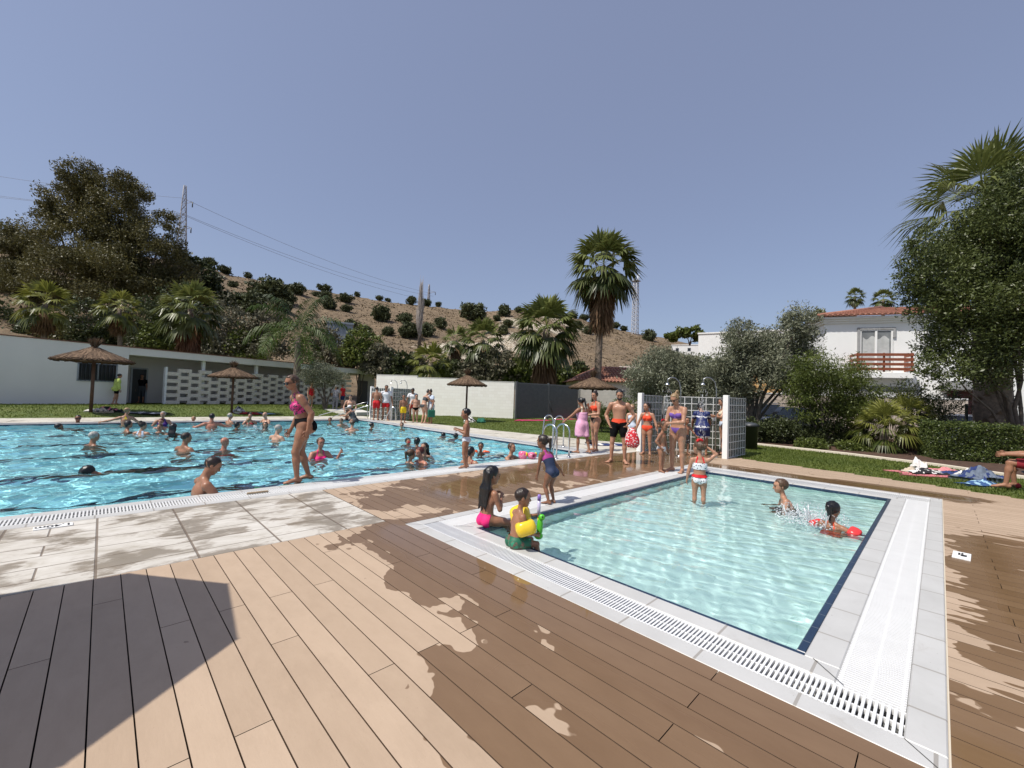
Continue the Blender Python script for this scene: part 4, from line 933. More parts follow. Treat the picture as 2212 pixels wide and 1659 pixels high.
# feather palm before the pool house
def feather_palm():
    base = gz(637, 876); d = depth(base); t = thing('feather_palm', 'feathery queen palm arching over the pool house roof', 'palm', base); top = hgt(base, 728) - base[2]; rd = random.Random(9)
    b = MB(); b.tube([(0, 0, -.1), (0, 0, top * .3), (.02, 0, top * .6), (0, 0, top * .8), (0, 0, top)], [.26, .24, .23, .2, .12], 12); b.build('trunk', PBARK, t)
    V, F, T = [], [], []; R = 100 / FPX * d
    for i in range(17):
        az = i * 2.39996; q = i / 16; el = RAD(80 - 62 * q); ln = R * rd.uniform(1.05, 1.35); n = 22; P = [np.array([0, 0, top])]; dr = np.array([cos(el) * cos(az), cos(el) * sin(az), sin(el)]); s = np.array([-sin(az), cos(az), 0])
        for k in range(n):
            P.append(P[-1] + dr * ln / n); dr = dr + np.array([0, 0, -.085 - .035 * q]); dr /= np.linalg.norm(dr)
        for k in range(1, n):
            w_ = .012; o = len(V); V += [tuple(P[k] - s * w_), tuple(P[k] + s * w_), tuple(P[k + 1] + s * w_), tuple(P[k + 1] - s * w_)]; F.append((o, o + 1, o + 2, o + 3)); T.append(.7)
            if k < 3: continue
            for sd in (-1, 1):
                for h in (0, .5):
                    pp = P[k] * (1 - h) + P[k + 1] * h; tn = P[k + 1] - P[k]; tn /= np.linalg.norm(tn); L2 = R * .33 * (sin(pi * min(.97, k / n)) ** .6 + .1) * rd.uniform(.8, 1.15)
                    dd = s * sd * .8 + tn * .6 + np.array([0, 0, rd.uniform(-.1, .35)]); dd /= np.linalg.norm(dd); m = pp + dd * L2 * .5; e = pp + dd * L2 * .85 + np.array([0, 0, -L2 * .5]); q2 = tn * .022 * 1.6
                    o = len(V); V += [tuple(pp), tuple(m - q2), tuple(e), tuple(m + q2)]; F.append((o, o + 1, o + 2, o + 3)); T.append(min(1, max(0, .02 + .45 * q + rd.uniform(-.2, .2))))
    meshobj('crown', V, F, L_QUEEN, t, attrs={'tint': ('FACE', T)})
feather_palm()
# ---------------- olives and shrubs nearer the pools
b0 = gz(702, 884)
treepx('olive_tree', 'small rounded olive tree on the lawn before the breeze block screen', depth(b0), (702, 884), [(700, 805, 40, 20), (672, 815, 30, 16), (728, 818, 28, 17), (700, 825, 40, 15), (690, 795, 24, 14)], 12000, .11, .035, L_OLIVE, 401, .16, 5, zb=b0[2], lo=.3, spread=.22)
treepx('olive_tree', 'grey green olive tree behind the left end of the glass block shower', 19.5, (1432, 900), [(1425, 790, 50, 40), (1385, 815, 42, 38), (1470, 800, 48, 42), (1440, 835, 60, 30), (1400, 850, 40, 25), (1500, 830, 40, 35)], 30000, .14, .038, L_OLIVE, 402, .17, 6, zb=0, lo=.35, spread=.24)
treepx('olive_tree', 'twin peaked olive tree with forked trunk right of the glass block shower', 18.0, (1628, 955), [(1595, 715, 32, 34), (1725, 700, 42, 34), (1590, 770, 58, 45), (1660, 760, 62, 48), (1730, 765, 52, 48), (1560, 800, 45, 40), (1640, 815, 70, 42), (1710, 820, 50, 35), (1600, 850, 45, 25), (1540, 840, 30, 30)], 52000, .14, .038, L_OLIVE, 403, .2, 8, zb=0, lo=.35, spread=.25)
treepx('evergreen_tree', 'dense dark green tree between the two olives behind the shower wall', 22, (1530, 900), [(1500, 810, 42, 40), (1545, 825, 45, 45), (1490, 850, 45, 30), (1570, 860, 40, 30)], 12000, .13, .05, L_GREEN, 404, .16, 5, zb=0, spread=.24)
def shrubtree(label, d, base, blobs, n, lm, seed, **kw): return treepx('shrub_tree', label, d, base, blobs, n, .13, .03, lm, seed, .07, 7, 'shrub tree', None, 30, .26, zb=0, **kw)
shrubtree('drooping bottlebrush tree with many thin stems left of the low fan palm', 16.2, (1775, 968), [(1760, 800, 55, 35), (1820, 815, 60, 42), (1730, 830, 45, 40), (1790, 855, 70, 45), (1850, 860, 55, 45), (1735, 880, 40, 30), (1810, 895, 60, 28), (1880, 885, 40, 30)], 26000, L_GREEN, 405, droop=.8, lo=.35)
shrubtree('sparse twiggy shrub tree before the white house', 15.6, (1978, 980), [(1990, 880, 50, 35), (2040, 870, 40, 26), (1965, 845, 35, 25), (2010, 910, 45, 25)], 5000, L_DARK, 406, lo=.2)
treepx('broadleaf_tree', 'large dense dark tree hiding the right end of the white house', 13.6, (2200, 985), [(1985, 570, 42, 40), (2000, 520, 40, 34), (1965, 610, 34, 34), (2200, 390, 55, 40), (2190, 455, 85, 75), (2110, 520, 90, 60), (2050, 590, 78, 60), (2150, 630, 110, 80), (2250, 550, 120, 100), (2010, 655, 58, 48), (2090, 730, 85, 60), (2180, 750, 90, 65), (2020, 745, 48, 40), (1985, 600, 42, 36), (2290, 700, 110, 90), (2050, 800, 52, 42), (2000, 790, 28, 26), (2130, 800, 60, 40), (2200, 415, 70, 60), (2150, 480, 80, 60), (2260, 450, 90, 80), (2080, 660, 95, 80), (2150, 560, 90, 70), (2220, 690, 90, 80)], 120000, .095, .04, L_BIG, 407, .12, 6, zb=0, clumps=46, spread=.2, lo=.35)
# clipped hedge
def hedge():
    A = at(2034, 965, 12.7); Bq = at(2420, 985, 11.2); L = np.hypot(*(Bq[:2] - A[:2])); rz = math.atan2(Bq[1] - A[1], Bq[0] - A[0]); zt = hgt(A, 919)
    t = thing('hedge', 'clipped leafy green hedge behind the bathers belongings at the right', 'hedge', (A[0], A[1], 0), rz); r = np.random.RandomState(8); n = 34000
    D = 1.3; x = r.uniform(-.15, L, n); y = r.uniform(0, D, n); z = r.uniform(.02, zt, n); f = r.randint(0, 5, n); j = r.randn(n) * .045
    y = np.where(f < 3, 0 + np.abs(j) * 1.4, y); z = np.where(f == 3, zt + j, z); x = np.where(f == 4, -.1 + np.abs(j), x); P = np.stack([x, y, z], 1)
    lump = (fbm(x * 2.2, z * 2.2 + y, 3) - .5) * .22; P[:, 1] -= np.where(f < 3, lump, 0); P[:, 2] += np.where(f == 3, lump, 0)
    a = r.randn(n, 3) * .8; a[:, 1] -= .4; a[:, 2] += .2; a /= np.linalg.norm(a, axis=1)[:, None]; s = np.cross(a, r.randn(n, 3)); s /= np.linalg.norm(s, axis=1)[:, None]
    l = r.uniform(.04, .085, n)[:, None]; wd = r.uniform(.025, .045, n)[:, None]; V = np.empty((n, 4, 3)); V[:, 0] = P - a * l * .5; V[:, 1] = P + s * wd * .5; V[:, 2] = P + a * l * .5; V[:, 3] = P - s * wd * .5
    meshobj('foliage', V.reshape(-1, 3), np.arange(n * 4).reshape(-1, 4), L_HEDGE, t, attrs={'tint': ('FACE', np.clip(r.rand(n) * .9, 0, 1))})
    b = MB()
    for k in range(26): b.tube([(k * L / 26 + .1, .5, -.05), (k * L / 26 + .1 + .1 * sin(k * 3), .5 + .25 * cos(k * 5), zt * .9)], [.025, .008], 5)
    for k in range(80): xx = (k * .37) % L; b.tube([(xx, .5, zt * .2), (xx + .2 * sin(k), .2, zt * (.3 + .6 * ((k * .61) % 1)))], [.012, .004], 4)
    b.build('stems', BARK, t)
hedge()
SB = [(1640, 905, 960, 34, L_DARK, 'dark glossy shrub at the foot of the twin peaked olive'), (1695, 900, 965, 36, L_DARK, 'dark shrub with pale blooms right of the forked olive trunk'), (1745, 905, 972, 34, L_DARK, 'dark shrub left of the bottlebrush stems'), (1800, 908, 978, 34, L_DARK, 'dark shrub behind the bottlebrush stems'), (1855, 912, 980, 34, L_DARK, 'dark shrub between the bottlebrush and the low fan palm'), (1990, 930, 1000, 36, L_DARK, 'dark shrub between the low fan palm and the clipped hedge'),
      (1752, 948, 976, 34, L_GREEN, 'low spreading yellow green plant at the kerb under the bottlebrush'), (1845, 955, 985, 34, L_GREEN, 'low spreading yellow green plant at the kerb left of the low palm'), (1930, 965, 1003, 24, L_DARK, 'small dark plant at the kerb behind the low palm trunk')]
for k, (x, y0, y1, rx, lm, lab) in enumerate(SB):
    d = 16.6 if y1 - y0 > 45 else 15.2; d = d - (x - 1640) / 400 * 1.0; h = (y1 - y0) / 2
    treepx('shrub', lab, d, (x, y1), [(x - rx * .4, y0 + h * .8, rx * .7, h * .8), (x + rx * .4, y0 + h * .9, rx * .7, h * .8), (x, y0 + h * 1.2, rx, h * .7)], 4500, .085, .045, lm, 450 + k, .04, 4, 'shrub', None, 26, .25, zb=.02)
GB = [(1300, 868, 925, 30, L_HEDGE, 'rounded clipped bush left of the man in black shorts'), (1352, 860, 925, 32, L_HEDGE, 'rounded clipped bush behind the man in black shorts'), (1362, 895, 925, 22, L_OLIVE, 'white flowering shrub left of the glass block shower')]
for k, (x, y0, y1, rx, lm, lab) in enumerate(GB):
    h = (y1 - y0) / 2; treepx('shrub', lab, 19.5 - k * .8, (x, y1), [(x, y0 + h * .9, rx, h * .9), (x - rx * .4, y0 + h * 1.2, rx * .7, h * .7), (x + rx * .4, y0 + h * 1.2, rx * .7, h * .7)], 5000, .075, .04, lm, 480 + k, .04, 4, 'shrub', None, 26, .22, zb=0)
# ================================================================ PARASOLS, SHOWERS, RAILS, BELONGINGS, TOWERS
THATCH = leafmat('straw_thatch', (.055, .032, .018), (.22, .145, .09), .9, .05); POLE = mat('brown_pole', (.1, .05, .03), .7, .2, 6)
def parasol_proto():
    t = thing('straw_parasol', 'x', 'parasol'); rd = random.Random(12); R, zr, za = 1.15, 1.96, 2.5
    MB().tube([(0, 0, -.3), (0, 0, 2.45)], .055, 10).build('pole', POLE, t)
    V, F, T = [], [], []
    def zc(r): q = r / R; return za - (za - zr) * (q ** .85)
    for i in range(2600):
        a = rd.uniform(0, 2 * pi); r0 = R * math.sqrt(rd.random()) * .85; ln = rd.uniform(.25, .42); r1 = min(R * 1.03, r0 + ln); w = rd.uniform(.012, .03); a2 = a + rd.uniform(-.06, .06); h = rd.uniform(0, .05)
        p0 = np.array([cos(a) * r0, sin(a) * r0, zc(r0) + h]); p1 = np.array([cos(a2) * r1, sin(a2) * r1, zc(r1) + h * .4 - (.05 * rd.random() if r1 > R * .93 else 0)]); s = np.array([-sin(a), cos(a), 0]) * w
        o = len(V); V += [tuple(p0 - s), tuple(p0 + s), tuple(p1 + s * 1.4), tuple(p1 - s * 1.4)]; F.append((o, o + 1, o + 2, o + 3)); T.append(rd.random())
    n = 40
    for k in range(n):                                  # inner cone and ragged rim
        a, a2 = 2 * pi * k / n, 2 * pi * (k + 1) / n; o = len(V); V += [(0, 0, za - .03), (cos(a) * R, sin(a) * R, zr - .02), (cos(a2) * R, sin(a2) * R, zr - .02), (0, 0, za - .03)]; F.append((o, o + 1, o + 2, o + 3)); T.append(.2)
        o = len(V); V += [(cos(a) * R, sin(a) * R, zr + .03), (cos(a2) * R, sin(a2) * R, zr + .03), (cos(a2) * R * .99, sin(a2) * R * .99, zr - .06 - .04 * rd.random()), (cos(a) * R * .99, sin(a) * R * .99, zr - .06 - .04 * rd.random())]; F.append((o, o + 1, o + 2, o + 3)); T.append(rd.random() * .5)
    meshobj('thatch', V, F, THATCH, t, attrs={'tint': ('FACE', T)})
    V, F, T = [], [], []
    for i in range(260):
        a = rd.uniform(0, 2 * pi); e = rd.uniform(.7, 1.5); ln = rd.uniform(.15, .34); r0 = rd.uniform(.02, .1); p0 = np.array([cos(a) * r0, sin(a) * r0, za - .05 + rd.uniform(0, .12)]); p1 = p0 + ln * np.array([cos(a) * cos(e), sin(a) * cos(e), sin(e)]); s = np.array([-sin(a), cos(a), 0]) * .012
        o = len(V); V += [tuple(p0 - s), tuple(p0 + s), tuple(p1 + s * .4), tuple(p1 - s * .4)]; F.append((o, o + 1, o + 2, o + 3)); T.append(rd.random())
    meshobj('tuft', V, F, THATCH, t, attrs={'tint': ('FACE', T)})
    MB().tube([(cos(q) * R * .96, sin(q) * R * .96, zr + .0) for q in np.linspace(0, 2 * pi, 33)], .018, 6).build('rim_hoop', POLE, t)
    return t
pz = [gz(196, 890), gz(500, 892), at(1008, 862, 24.0), at(1280, 862, 21.3)]; pz[2][2] = pz[3][2] = 0
pr = parasol_proto()
for k, (P, s, lab) in enumerate(zip(pz, (1.18, 1.0, .98, 1.06), ('straw parasol with thick brown pole before the barred window', 'straw parasol with yellowish pole before the breeze block screen', 'straw parasol in front of the white concrete block wall', 'shaggy straw parasol nearest to the grey gate and tall palm'))):
    if k == 0: pr.location = tuple(P); pr.scale = (s,) * 3; tag(pr, lab, 'parasol', 'straw parasols on the lawns')
    else: dup(pr, P, k * 1.3, lab, 'straw parasols on the lawns', (s, s, 1.06 if k > 1 else 1.0))
# the sun shade standing left of the photographer (only its shadow falls into the picture)
def shade():
    c = (-.34 - 1.39, 3.42 + .32, 0); t = thing('sun_shade', 'octagonal fabric sun shade on a pole beside the photographer', 'parasol', c)
    ph = RAD(15.5); z = 2.2; V = [(0, 0, z + .45)] + [(1.12 * cos(ph + k * pi / 4), 1.12 * sin(ph + k * pi / 4), z) for k in range(8)]
    o = meshobj('canopy', V, [(0, 1 + k, 1 + (k + 1) % 8) for k in range(8)], mat('grey_canvas', (.25, .25, .26), .9), t)
    MB().tube([(0, 0, 0), (0, 0, z + .5)], .025, 8).build('pole', STEEL, t); MB().lathe([(.0, .0), (.28, .0), (.28, .05), (.05, .09), (.0, .09)], 24).build('base', DARKM, t)
    b = MB()
    for k in range(8): b.tube([(0, 0, z + .43), V[1 + k]], .008, 5)
    b.build('ribs', STEEL, t)
shade()
# ---------------- glass block showers
GBL = G('glass_block'); p = GBL.geo(); GBL.val(Base_Color=(.33, .37, .37, 1), Roughness=.12, IOR=1.25); GBL.b.inputs['Transmission Weight'].default_value = .88
GBL.bump(GBL.noise(p, 16, 3, .6, .6), .9, .06); GBL = GBL.m
MORT = mat('white_mortar', (.72, .72, .7), .7, .04, 3)
def glass_panel(t, A, Bp, rows, pitch=.19, th=.08, z0=.02):
    A = np.array(A[:2]) ; Bp = np.array(Bp[:2]); L = np.hypot(*(Bp - A)); n = max(1, int(round(L / pitch))); px = L / n; rz = math.atan2(Bp[1] - A[1], Bp[0] - A[0])
    T = Matrix.Translation((A[0] - t.location.x, A[1] - t.location.y, 0)) @ Matrix.Rotation(rz, 4, 'Z'); b = MB(); f = .009
    for i in range(n + 1): b.box((i * px - f, -th / 2 - .002, z0 - .05), (i * px + f, th / 2 + .002, z0 + rows * pitch + f), 0, T)
    for j in range(rows + 1):
        for i in range(n): b.box((i * px + f + .0005, -th / 2 - .001, z0 + j * pitch - f), ((i + 1) * px - f - .0005, th / 2 + .001, z0 + j * pitch + f), 0, T)
    fr = b.build('block_grid', MORT, t); b = MB()
    for j in range(rows):
        for i in range(n): b.bbox((i * px + f + .001, -th / 2 + .004, z0 + j * pitch + f + .001), ((i + 1) * px - f - .001, th / 2 - .004, z0 + (j + 1) * pitch - f - .001), .01, 0, T)
    b.build('glass_blocks', GBL, fr)
def shower_head(label, P, h, az, sc=1.0, jet=True):
    t = thing('shower', label, 'shower', P, az, 'showers of the glass block enclosures'); r = .016
    pts = [(0, 0, 0), (0, 0, h - .35), (-.05, 0, h - .12), (-.16, 0, h - .02), (-.28, 0, h), (-.36, 0, h - .05), (-.38, 0, h - .16)]
    MB().tube(pts, r, 8).build('pipe', mat('brushed_steel', (.34, .35, .36), .38, .05, 8, metal=1), t); MB().lathe([(.0, .0), (.025, .0), (.06, -.05), (.06, -.07), (.0, -.07)], 14, (-.38, 0, h - .15)).build('shower_rose', STEEL, t)
    MB().lathe([(.0, .02), (.08, .02), (.08, 0)], 14).build('base_plate', STEEL, t); MB().cbox((-.03, 0, 1.05), (.05, .06, .09)).build('push_valve', STEEL, t)
    if jet:
        b = MB(); rd = random.Random(3)
        for i in range(160):
            x, y = rd.gauss(-.38, .05), rd.gauss(0, .05); z = rd.uniform(.05, h - .25); b.ell((x, y, z), (.004, .004, rd.uniform(.015, .05)), 5)
        b.build('water_jet', DROP, t)['kind'] = 'stuff'
    return t
g = G('water_drop'); g.val(Base_Color=(.96, .98, 1, 1), Roughness=.08, IOR=1.33); g.b.inputs['Transmission Weight'].default_value = .55; DROP = g.m
LP, LB, RB, RP = (11.4, 6.19), (12.72, 6.19), (13.72, 4.07), (12.16, 4.07)
t = thing('shower_enclosure', 'near glass block shower enclosure with two white end posts', 'shower wall', (11.9, 5.1, 0), 0, 'glass block shower enclosures')
for (a, b_) in ((LP, LB), (LB, RB), (RP, RB)):
    d_ = np.array(b_) - np.array(a); d_ = d_ / np.hypot(*d_); a2 = np.array(a) + d_ * .075; glass_panel(t, a2, np.array(b_) - d_ * .05, 8, .205)
for P in (LP, RP): MB().bbox((P[0] - 11.9 - .065, P[1] - 5.1 - .065, -.1), (P[0] - 11.9 + .065, P[1] - 5.1 + .065, 1.72), .008).build('end_post', WHITE, t)
az = math.atan2(RB[1] - LB[1], RB[0] - LB[0])
for px, dd, lab in ((1470, 11.6, 'steel shower nearer the left wing of the near glass block enclosure'), (1547, 11.6, 'steel shower nearer the right wing of the near glass block enclosure')):
    P = at(px, 880, dd); P[2] = 0; shower_head(lab, P, hgt(P, 816), math.radians(-44.5), 1)
C0 = gp(843, 908); Lf = at(803, 850, 23.6); Rf = at(889, 850, 23.8)
t = thing('shower_enclosure', 'far glass block shower enclosure beside the lifeguard at the big pool', 'shower wall', (C0[0], C0[1], 0), 0, 'glass block shower enclosures')
for e in (Lf, Rf):
    d_ = (np.array(e[:2]) - C0[:2]); d_ /= np.hypot(*d_); glass_panel(t, C0[:2] + d_ * .075, e[:2], 8, .21)
for P in (C0, Lf): MB().bbox((P[0] - C0[0] - .065, P[1] - C0[1] - .065, -.1), (P[0] - C0[0] + .065, P[1] - C0[1] + .065, 1.78), .008).build('end_post', WHITE, t)
for px, lab in ((858, 'left steel shower of the far glass block enclosure'), (879, 'right steel shower of the far glass block enclosure')):
    P = at(px, 850, 24.2); P[2] = 0; shower_head(lab, P, hgt(P, 821), RAD(-44.3), 1, False)
# ---------------- pool ladders and rails
def ladder(label, P, az, wdt=.5, h=.78):
    t = thing('pool_ladder', label, 'pool ladder', (P[0], P[1], 0), az, 'steel pool ladders')
    for y in (0, wdt):
        pts = [(0, y, .0)] + [(0, y, h - .2)] + [(.22 - .22 * cos(a), y, h - .2 + .2 * sin(a)) for a in np.linspace(.3, pi - .3, 9)] + [(.44, y, h - .22), (.52, y, .12), (.56, y, -.1), (.56, y, -.9)]
        MB().tube(pts, .021, 10).build('handrail', STEEL, t); MB().lathe([(0, .02), (.05, .02), (.055, .004), (.055, 0)], 14, (0, y, .001)).build('flange', STEEL, t)
    for z in (-.25, -.5, -.75): MB().bbox((.53, .021, z), (.61, wdt - .021, z + .03), .006).build('step', STEEL, t)
ladder('steel ladder held by the girl in the pink towel at the pool corner', (8.5, 6.55), pi / 2, .5, .82)
ladder('steel ladder on the right hand edge of the big pool', (10.12, 8.45), pi, .42, .95)
def rail(label, segs, d, r=.021):
    q = [at(x, y, d + (e[0] if e else 0)) for (x, y, *e) in segs[0]]; o = q[0].copy(); t = thing('pool_handrail', label, 'handrail', o, 0, 'steel handrails at the far pool end')
    for sg in segs: MB().tube([at(x, y, d + (e[0] if e else 0)) - o for (x, y, *e) in sg], r, 8).build('handrail', STEEL, t)
rail('long sloping steel handrail of the pool steps, lower left one', [[(688, 900), (690, 897), (780, 871.5), (793.7, 868), (794, 908.5)]], 22.6)
rail('sloping steel handrail of the pool steps beside the white capped woman', [[(716, 904), (720, 900), (788, 878), (799, 876), (800, 909.5)]], 22.0)
rail('tall curved steel grab rail in front of the lifeguard in red shorts', [[(813, 914), (815, 911), (832, 872), (836, 868.5), (840, 868.7), (842.8, 873), (843, 911.6)]], 22.0)
rail('lower curved steel grab rail right of the lifeguard', [[(825, 917), (827, 913), (845, 882), (848, 879.6), (852, 880.5), (855, 885), (855.3, 912.7)]], 21.4)
rail('long dark rail along the far edge at the left of the big pool', [[(-40, 908, -.4), (0, 909, -.2), (90, 912.5), (140, 914.5)], [(-40, 901, .6), (60, 904, .6), (140, 906, .5)], [(125, 914.2), (125.5, 922)]], 20.6, .035)
# ---------------- depth signs in the paving
def meshobj_from(o, t):
    me = bpy.data.meshes.new_from_object(o.evaluated_get(bpy.context.evaluated_depsgraph_get())); n = bpy.data.objects.new('lettering', me); M = o.matrix_local.copy(); d = o.data; bpy.data.objects.remove(o); bpy.data.curves.remove(d); link(n, t); n.name = 'lettering'; n.matrix_local = M; return n
def sign(name, label, c, w_, h_, rz, txt=None):
    t = thing(name, label, 'depth sign', (c[0], c[1], .006), rz); MB().bbox((-w_ / 2, -h_ / 2, -.01), (w_ / 2, h_ / 2, .004), .002).build('plate', WHITE, t)
    if txt:
        cu = bpy.data.curves.new('lettering', 'FONT'); cu.body = txt; cu.size = h_ * .95; cu.align_x = 'CENTER'; cu.align_y = 'CENTER'; cu.extrude = .0006; cu.offset = .0025
        o = bpy.data.objects.new('lettering', cu); link(o, t); o.location = (0, 0, .0052); cu.materials.append(BLACK); o.scale = (min(1.35, w_ * .9 / (h_ * 2.2)), 1, 1); bpy.context.view_layer.update(); mo = meshobj_from(o, t)
    else:
        b = MB(); b.box((-w_ * .16, -h_ * .28, .0045), (w_ * .1, h_ * .05, .006)).box((-w_ * .05, h_ * .08, .0045), (w_ * .28, h_ * .2, .006)).box((w_ * .14, -h_ * .08, .0045), (w_ * .34, h_ * .03, .006)).build('pictogram', BLACK, t)
sign('depth_sign', 'white 1.40m depth plate beside the big pool grating', (-.285, 6.235), .27, .12, pi + .05, '1.40m')
sign('pool_sign', 'small white plate with dark marks on the wet deck at the right', (6.38, -.16), .28, .13, RAD(-3))
o = MB().bbox((-.13, -.018, 0), (.13, .018, .022), .006).build('wooden_stick', mat('weathered_wood', (.36, .27, .17), .8, .2, 20)); o.location = (1.62, 6.66, .004); o.rotation_euler = (0, 0, -.02); tag(o, 'short wooden stick lying on the grating of the big pool', 'stick')
# ---------------- towels, bags, clothes on the grass
def cloth(name, label, cat, c, L, W, h, rz, m, seed, m2=None, group=None):
    n = 26; k = 18; xs = np.linspace(-.5, .5, n); ys = np.linspace(-.5, .5, k); X, Y = np.meshgrid(xs, ys, indexing='ij')
    e = np.clip(1.02 - np.maximum(np.abs(X), np.abs(Y)) * 2, 0, 1) ** .5
    N = fbm(X * 3.2 + seed * 3.1, Y * 2.6 + seed * 1.7, 4); rid = np.abs(np.sin(6 * X + 5 * N * 3 + seed)) * .35
    Z = h * np.clip((N - .22) * 1.5 + rid * .5, 0.05, 1.2) * (.15 + .85 * e) + .012
    wx = X * L * (1 + .25 * (vnoise(Y * 4 + seed, X * 0) - .5)) + .06 * L * np.sin(Y * 7 + seed); wy = Y * W * (1 + .35 * (vnoise(X * 4 + seed * 2, Y * 0) - .5)) + .06 * W * np.sin(X * 8 + seed)
    Vt = np.stack([wx.ravel(), wy.ravel(), Z.ravel()], 1); Q = quadgrid(n, k)
    ring_i = [i * k for i in range(n)] + [(n - 1) * k + j for j in range(1, k)] + [i * k + k - 1 for i in range(n - 2, -1, -1)] + [j for j in range(k - 2, 0, -1)]
    F = [tuple(q) for q in Q]; B0 = len(Vt); Vb = Vt[ring_i].copy(); Vb[:, 2] = -.01; Vt = np.concatenate([Vt, Vb]); m_ = len(ring_i)
    for i in range(m_): F.append((ring_i[i], ring_i[(i + 1) % m_], B0 + (i + 1) % m_, B0 + i))
    mi = None
    if m2 is not None:
        cc = Vt[Q].mean(1); sel = (np.sin(cc[:, 0] * 22 / L + seed) > .55) if seed % 2 else (vnoise(cc[:, 0] * 9 / L + seed, cc[:, 1] * 7 / W) > .58); mi = list(sel.astype(int)) + [0] * m_
    o = meshobj(name, Vt, F, [m] + ([m2] if m2 else []), smooth=True, mi=mi); o.location = (float(c[0]), float(c[1]), float(c[2])); o.rotation_euler = (0, 0, rz); return tag(o, label, cat, group)
def fab(n, c): return mat(n, c, .9, .18, 14, .3, 120)
F_PINK = fab('pink_towelling', (.56, .17, .19)); F_NAVY = fab('navy_cloth', (.018, .035, .13)); F_GREYB = fab('grey_blue_nylon', (.13, .16, .21)); F_BLUE = fab('blue_towelling', (.035, .09, .23)); F_WHITE = fab('white_cloth', (.72, .70, .66)); F_BEIGE = fab('beige_canvas', (.5, .42, .32)); F_RED = fab('red_cloth', (.5, .02, .025)); F_LBLUE = fab('pale_blue_towelling', (.30, .48, .58)); F_GREEN = fab('green_canvas', (.02, .14, .09)); F_DPAT = fab('dark_patterned_cloth', (.05, .055, .06)); F_MAG = fab('magenta_mat', (.5, .045, .12)); F_CORAL = fab('coral_cloth', (.62, .24, .24))
def G0(x, y): q = gz(x, y); q[2] -= .005; return q
rzc = FW - pi / 2
def cl(name, lab, cat, x, y, L, W, h, m, seed, m2=None, rz=0): return cloth(name, lab, cat, G0(x, y), L, W, h, rzc + rz, m, seed, m2)
cl('towel', 'pink beach towel spread under clothes left of the clipped hedge', 'towel', 2030, 1026, 1.9, .8, .05, F_PINK, 1, None, -.1)
cl('clothes_heap', 'black clothes with white print heaped on the pink towel', 'clothes', 2003, 1024, .8, .45, .2, BLACK, 2, F_WHITE, -.2)
cl('beach_bag', 'white canvas bag with handle behind the black clothes', 'bag', 1985, 1015, .28, .25, .38, F_WHITE, 3)
cl('clothes_heap', 'small cream bundle at the left end of the pink towel', 'clothes', 1966, 1021, .35, .3, .17, F_BEIGE, 4)
cl('clothes_heap', 'navy clothes heaped at the right end of the pink towel', 'clothes', 2062, 1028, .55, .4, .2, F_NAVY, 5, None, -.15)
cl('towel', 'rosy cloth crumpled between the black and the navy clothes', 'towel', 2035, 1018, .6, .25, .15, F_CORAL, 6)
cl('backpack', 'large grey and navy backpack lying before the clipped hedge', 'bag', 2115, 1038, .75, .5, .42, F_GREYB, 8, F_NAVY, .1)
cl('towel', 'blue striped towel crumpled below the grey backpack', 'towel', 2118, 1048, .75, .35, .14, F_BLUE, 7, F_LBLUE)
cl('clothes_heap', 'grey crumpled clothes left of the grey backpack', 'clothes', 2084, 1034, .3, .35, .26, F_WHITE, 9, F_DPAT)
cl('towel', 'long dark patterned towel on the lawn right of the thick poled parasol', 'towel', 305, 892, 2.0, .9, .08, F_DPAT, 11, F_WHITE)
cl('beach_bag', 'beige bag with flap at the foot of the thick poled parasol', 'bag', 222, 891, .55, .4, .3, F_BEIGE, 12, F_DPAT)
cl('clothes_heap', 'pink and black clothes behind the beige bag', 'clothes', 236, 888, .9, .4, .34, BLACK, 13, F_PINK)
cl('towel', 'white towel beside the foot of the thick poled parasol', 'towel', 208, 889, .6, .5, .16, F_WHITE, 14)
cl('backpack', 'white and black backpack leaning by the yellowish parasol pole', 'bag', 514, 892, .5, .4, .5, F_WHITE, 16, BLACK)
cl('towel', 'dark red towel spread beside the white and black backpack', 'towel', 535, 893.5, 1.2, .6, .14, F_RED, 17, BLACK)
cl('towel', 'pale blue towel lying flat on the lawn behind the bald swimmer', 'towel', 565, 893.5, 1.1, .7, .05, F_LBLUE, 18)
P = at(1027, 862, 23.0); P[2] = 0
cloth('beach_bag', 'white and black bag heap behind the boy in white trunks', 'bag', P - np.array([.2, -.2, 0]), .55, .45, .42, rzc, F_WHITE, 20, BLACK)
cloth('beach_bag', 'green bag next to the white and black bag heap', 'bag', P + np.array([.25, -.25, 0]), .42, .4, .4, rzc, F_GREEN, 21)
P = gp(1150, 909); cloth('pool_mat', 'magenta foam mat lying under the left leaf of the grey gate', 'mat', P, 2.6, .6, .12, rz * 0 + math.atan2(-.02, 1), F_MAG, 23)
P = gp(1222, 906); cloth('pool_mat', 'thin magenta mat under the right leaf of the grey gate', 'mat', P, 2.4, .5, .06, 0, F_MAG, 24)
P = at(1318, 880, 13.8); P[2] = 0
cloth('towel', 'dark blue towel on the lawn behind the man in black shorts', 'towel', P, 1.5, .7, .06, rzc, F_NAVY, 25, F_WHITE)
cloth('shoe_pair', 'pair of dark sports shoes standing on the dark blue towel', 'shoes', P + np.array([-.42, .42, .03]), .3, .26, .22, rzc + .5, BLACK, 26)
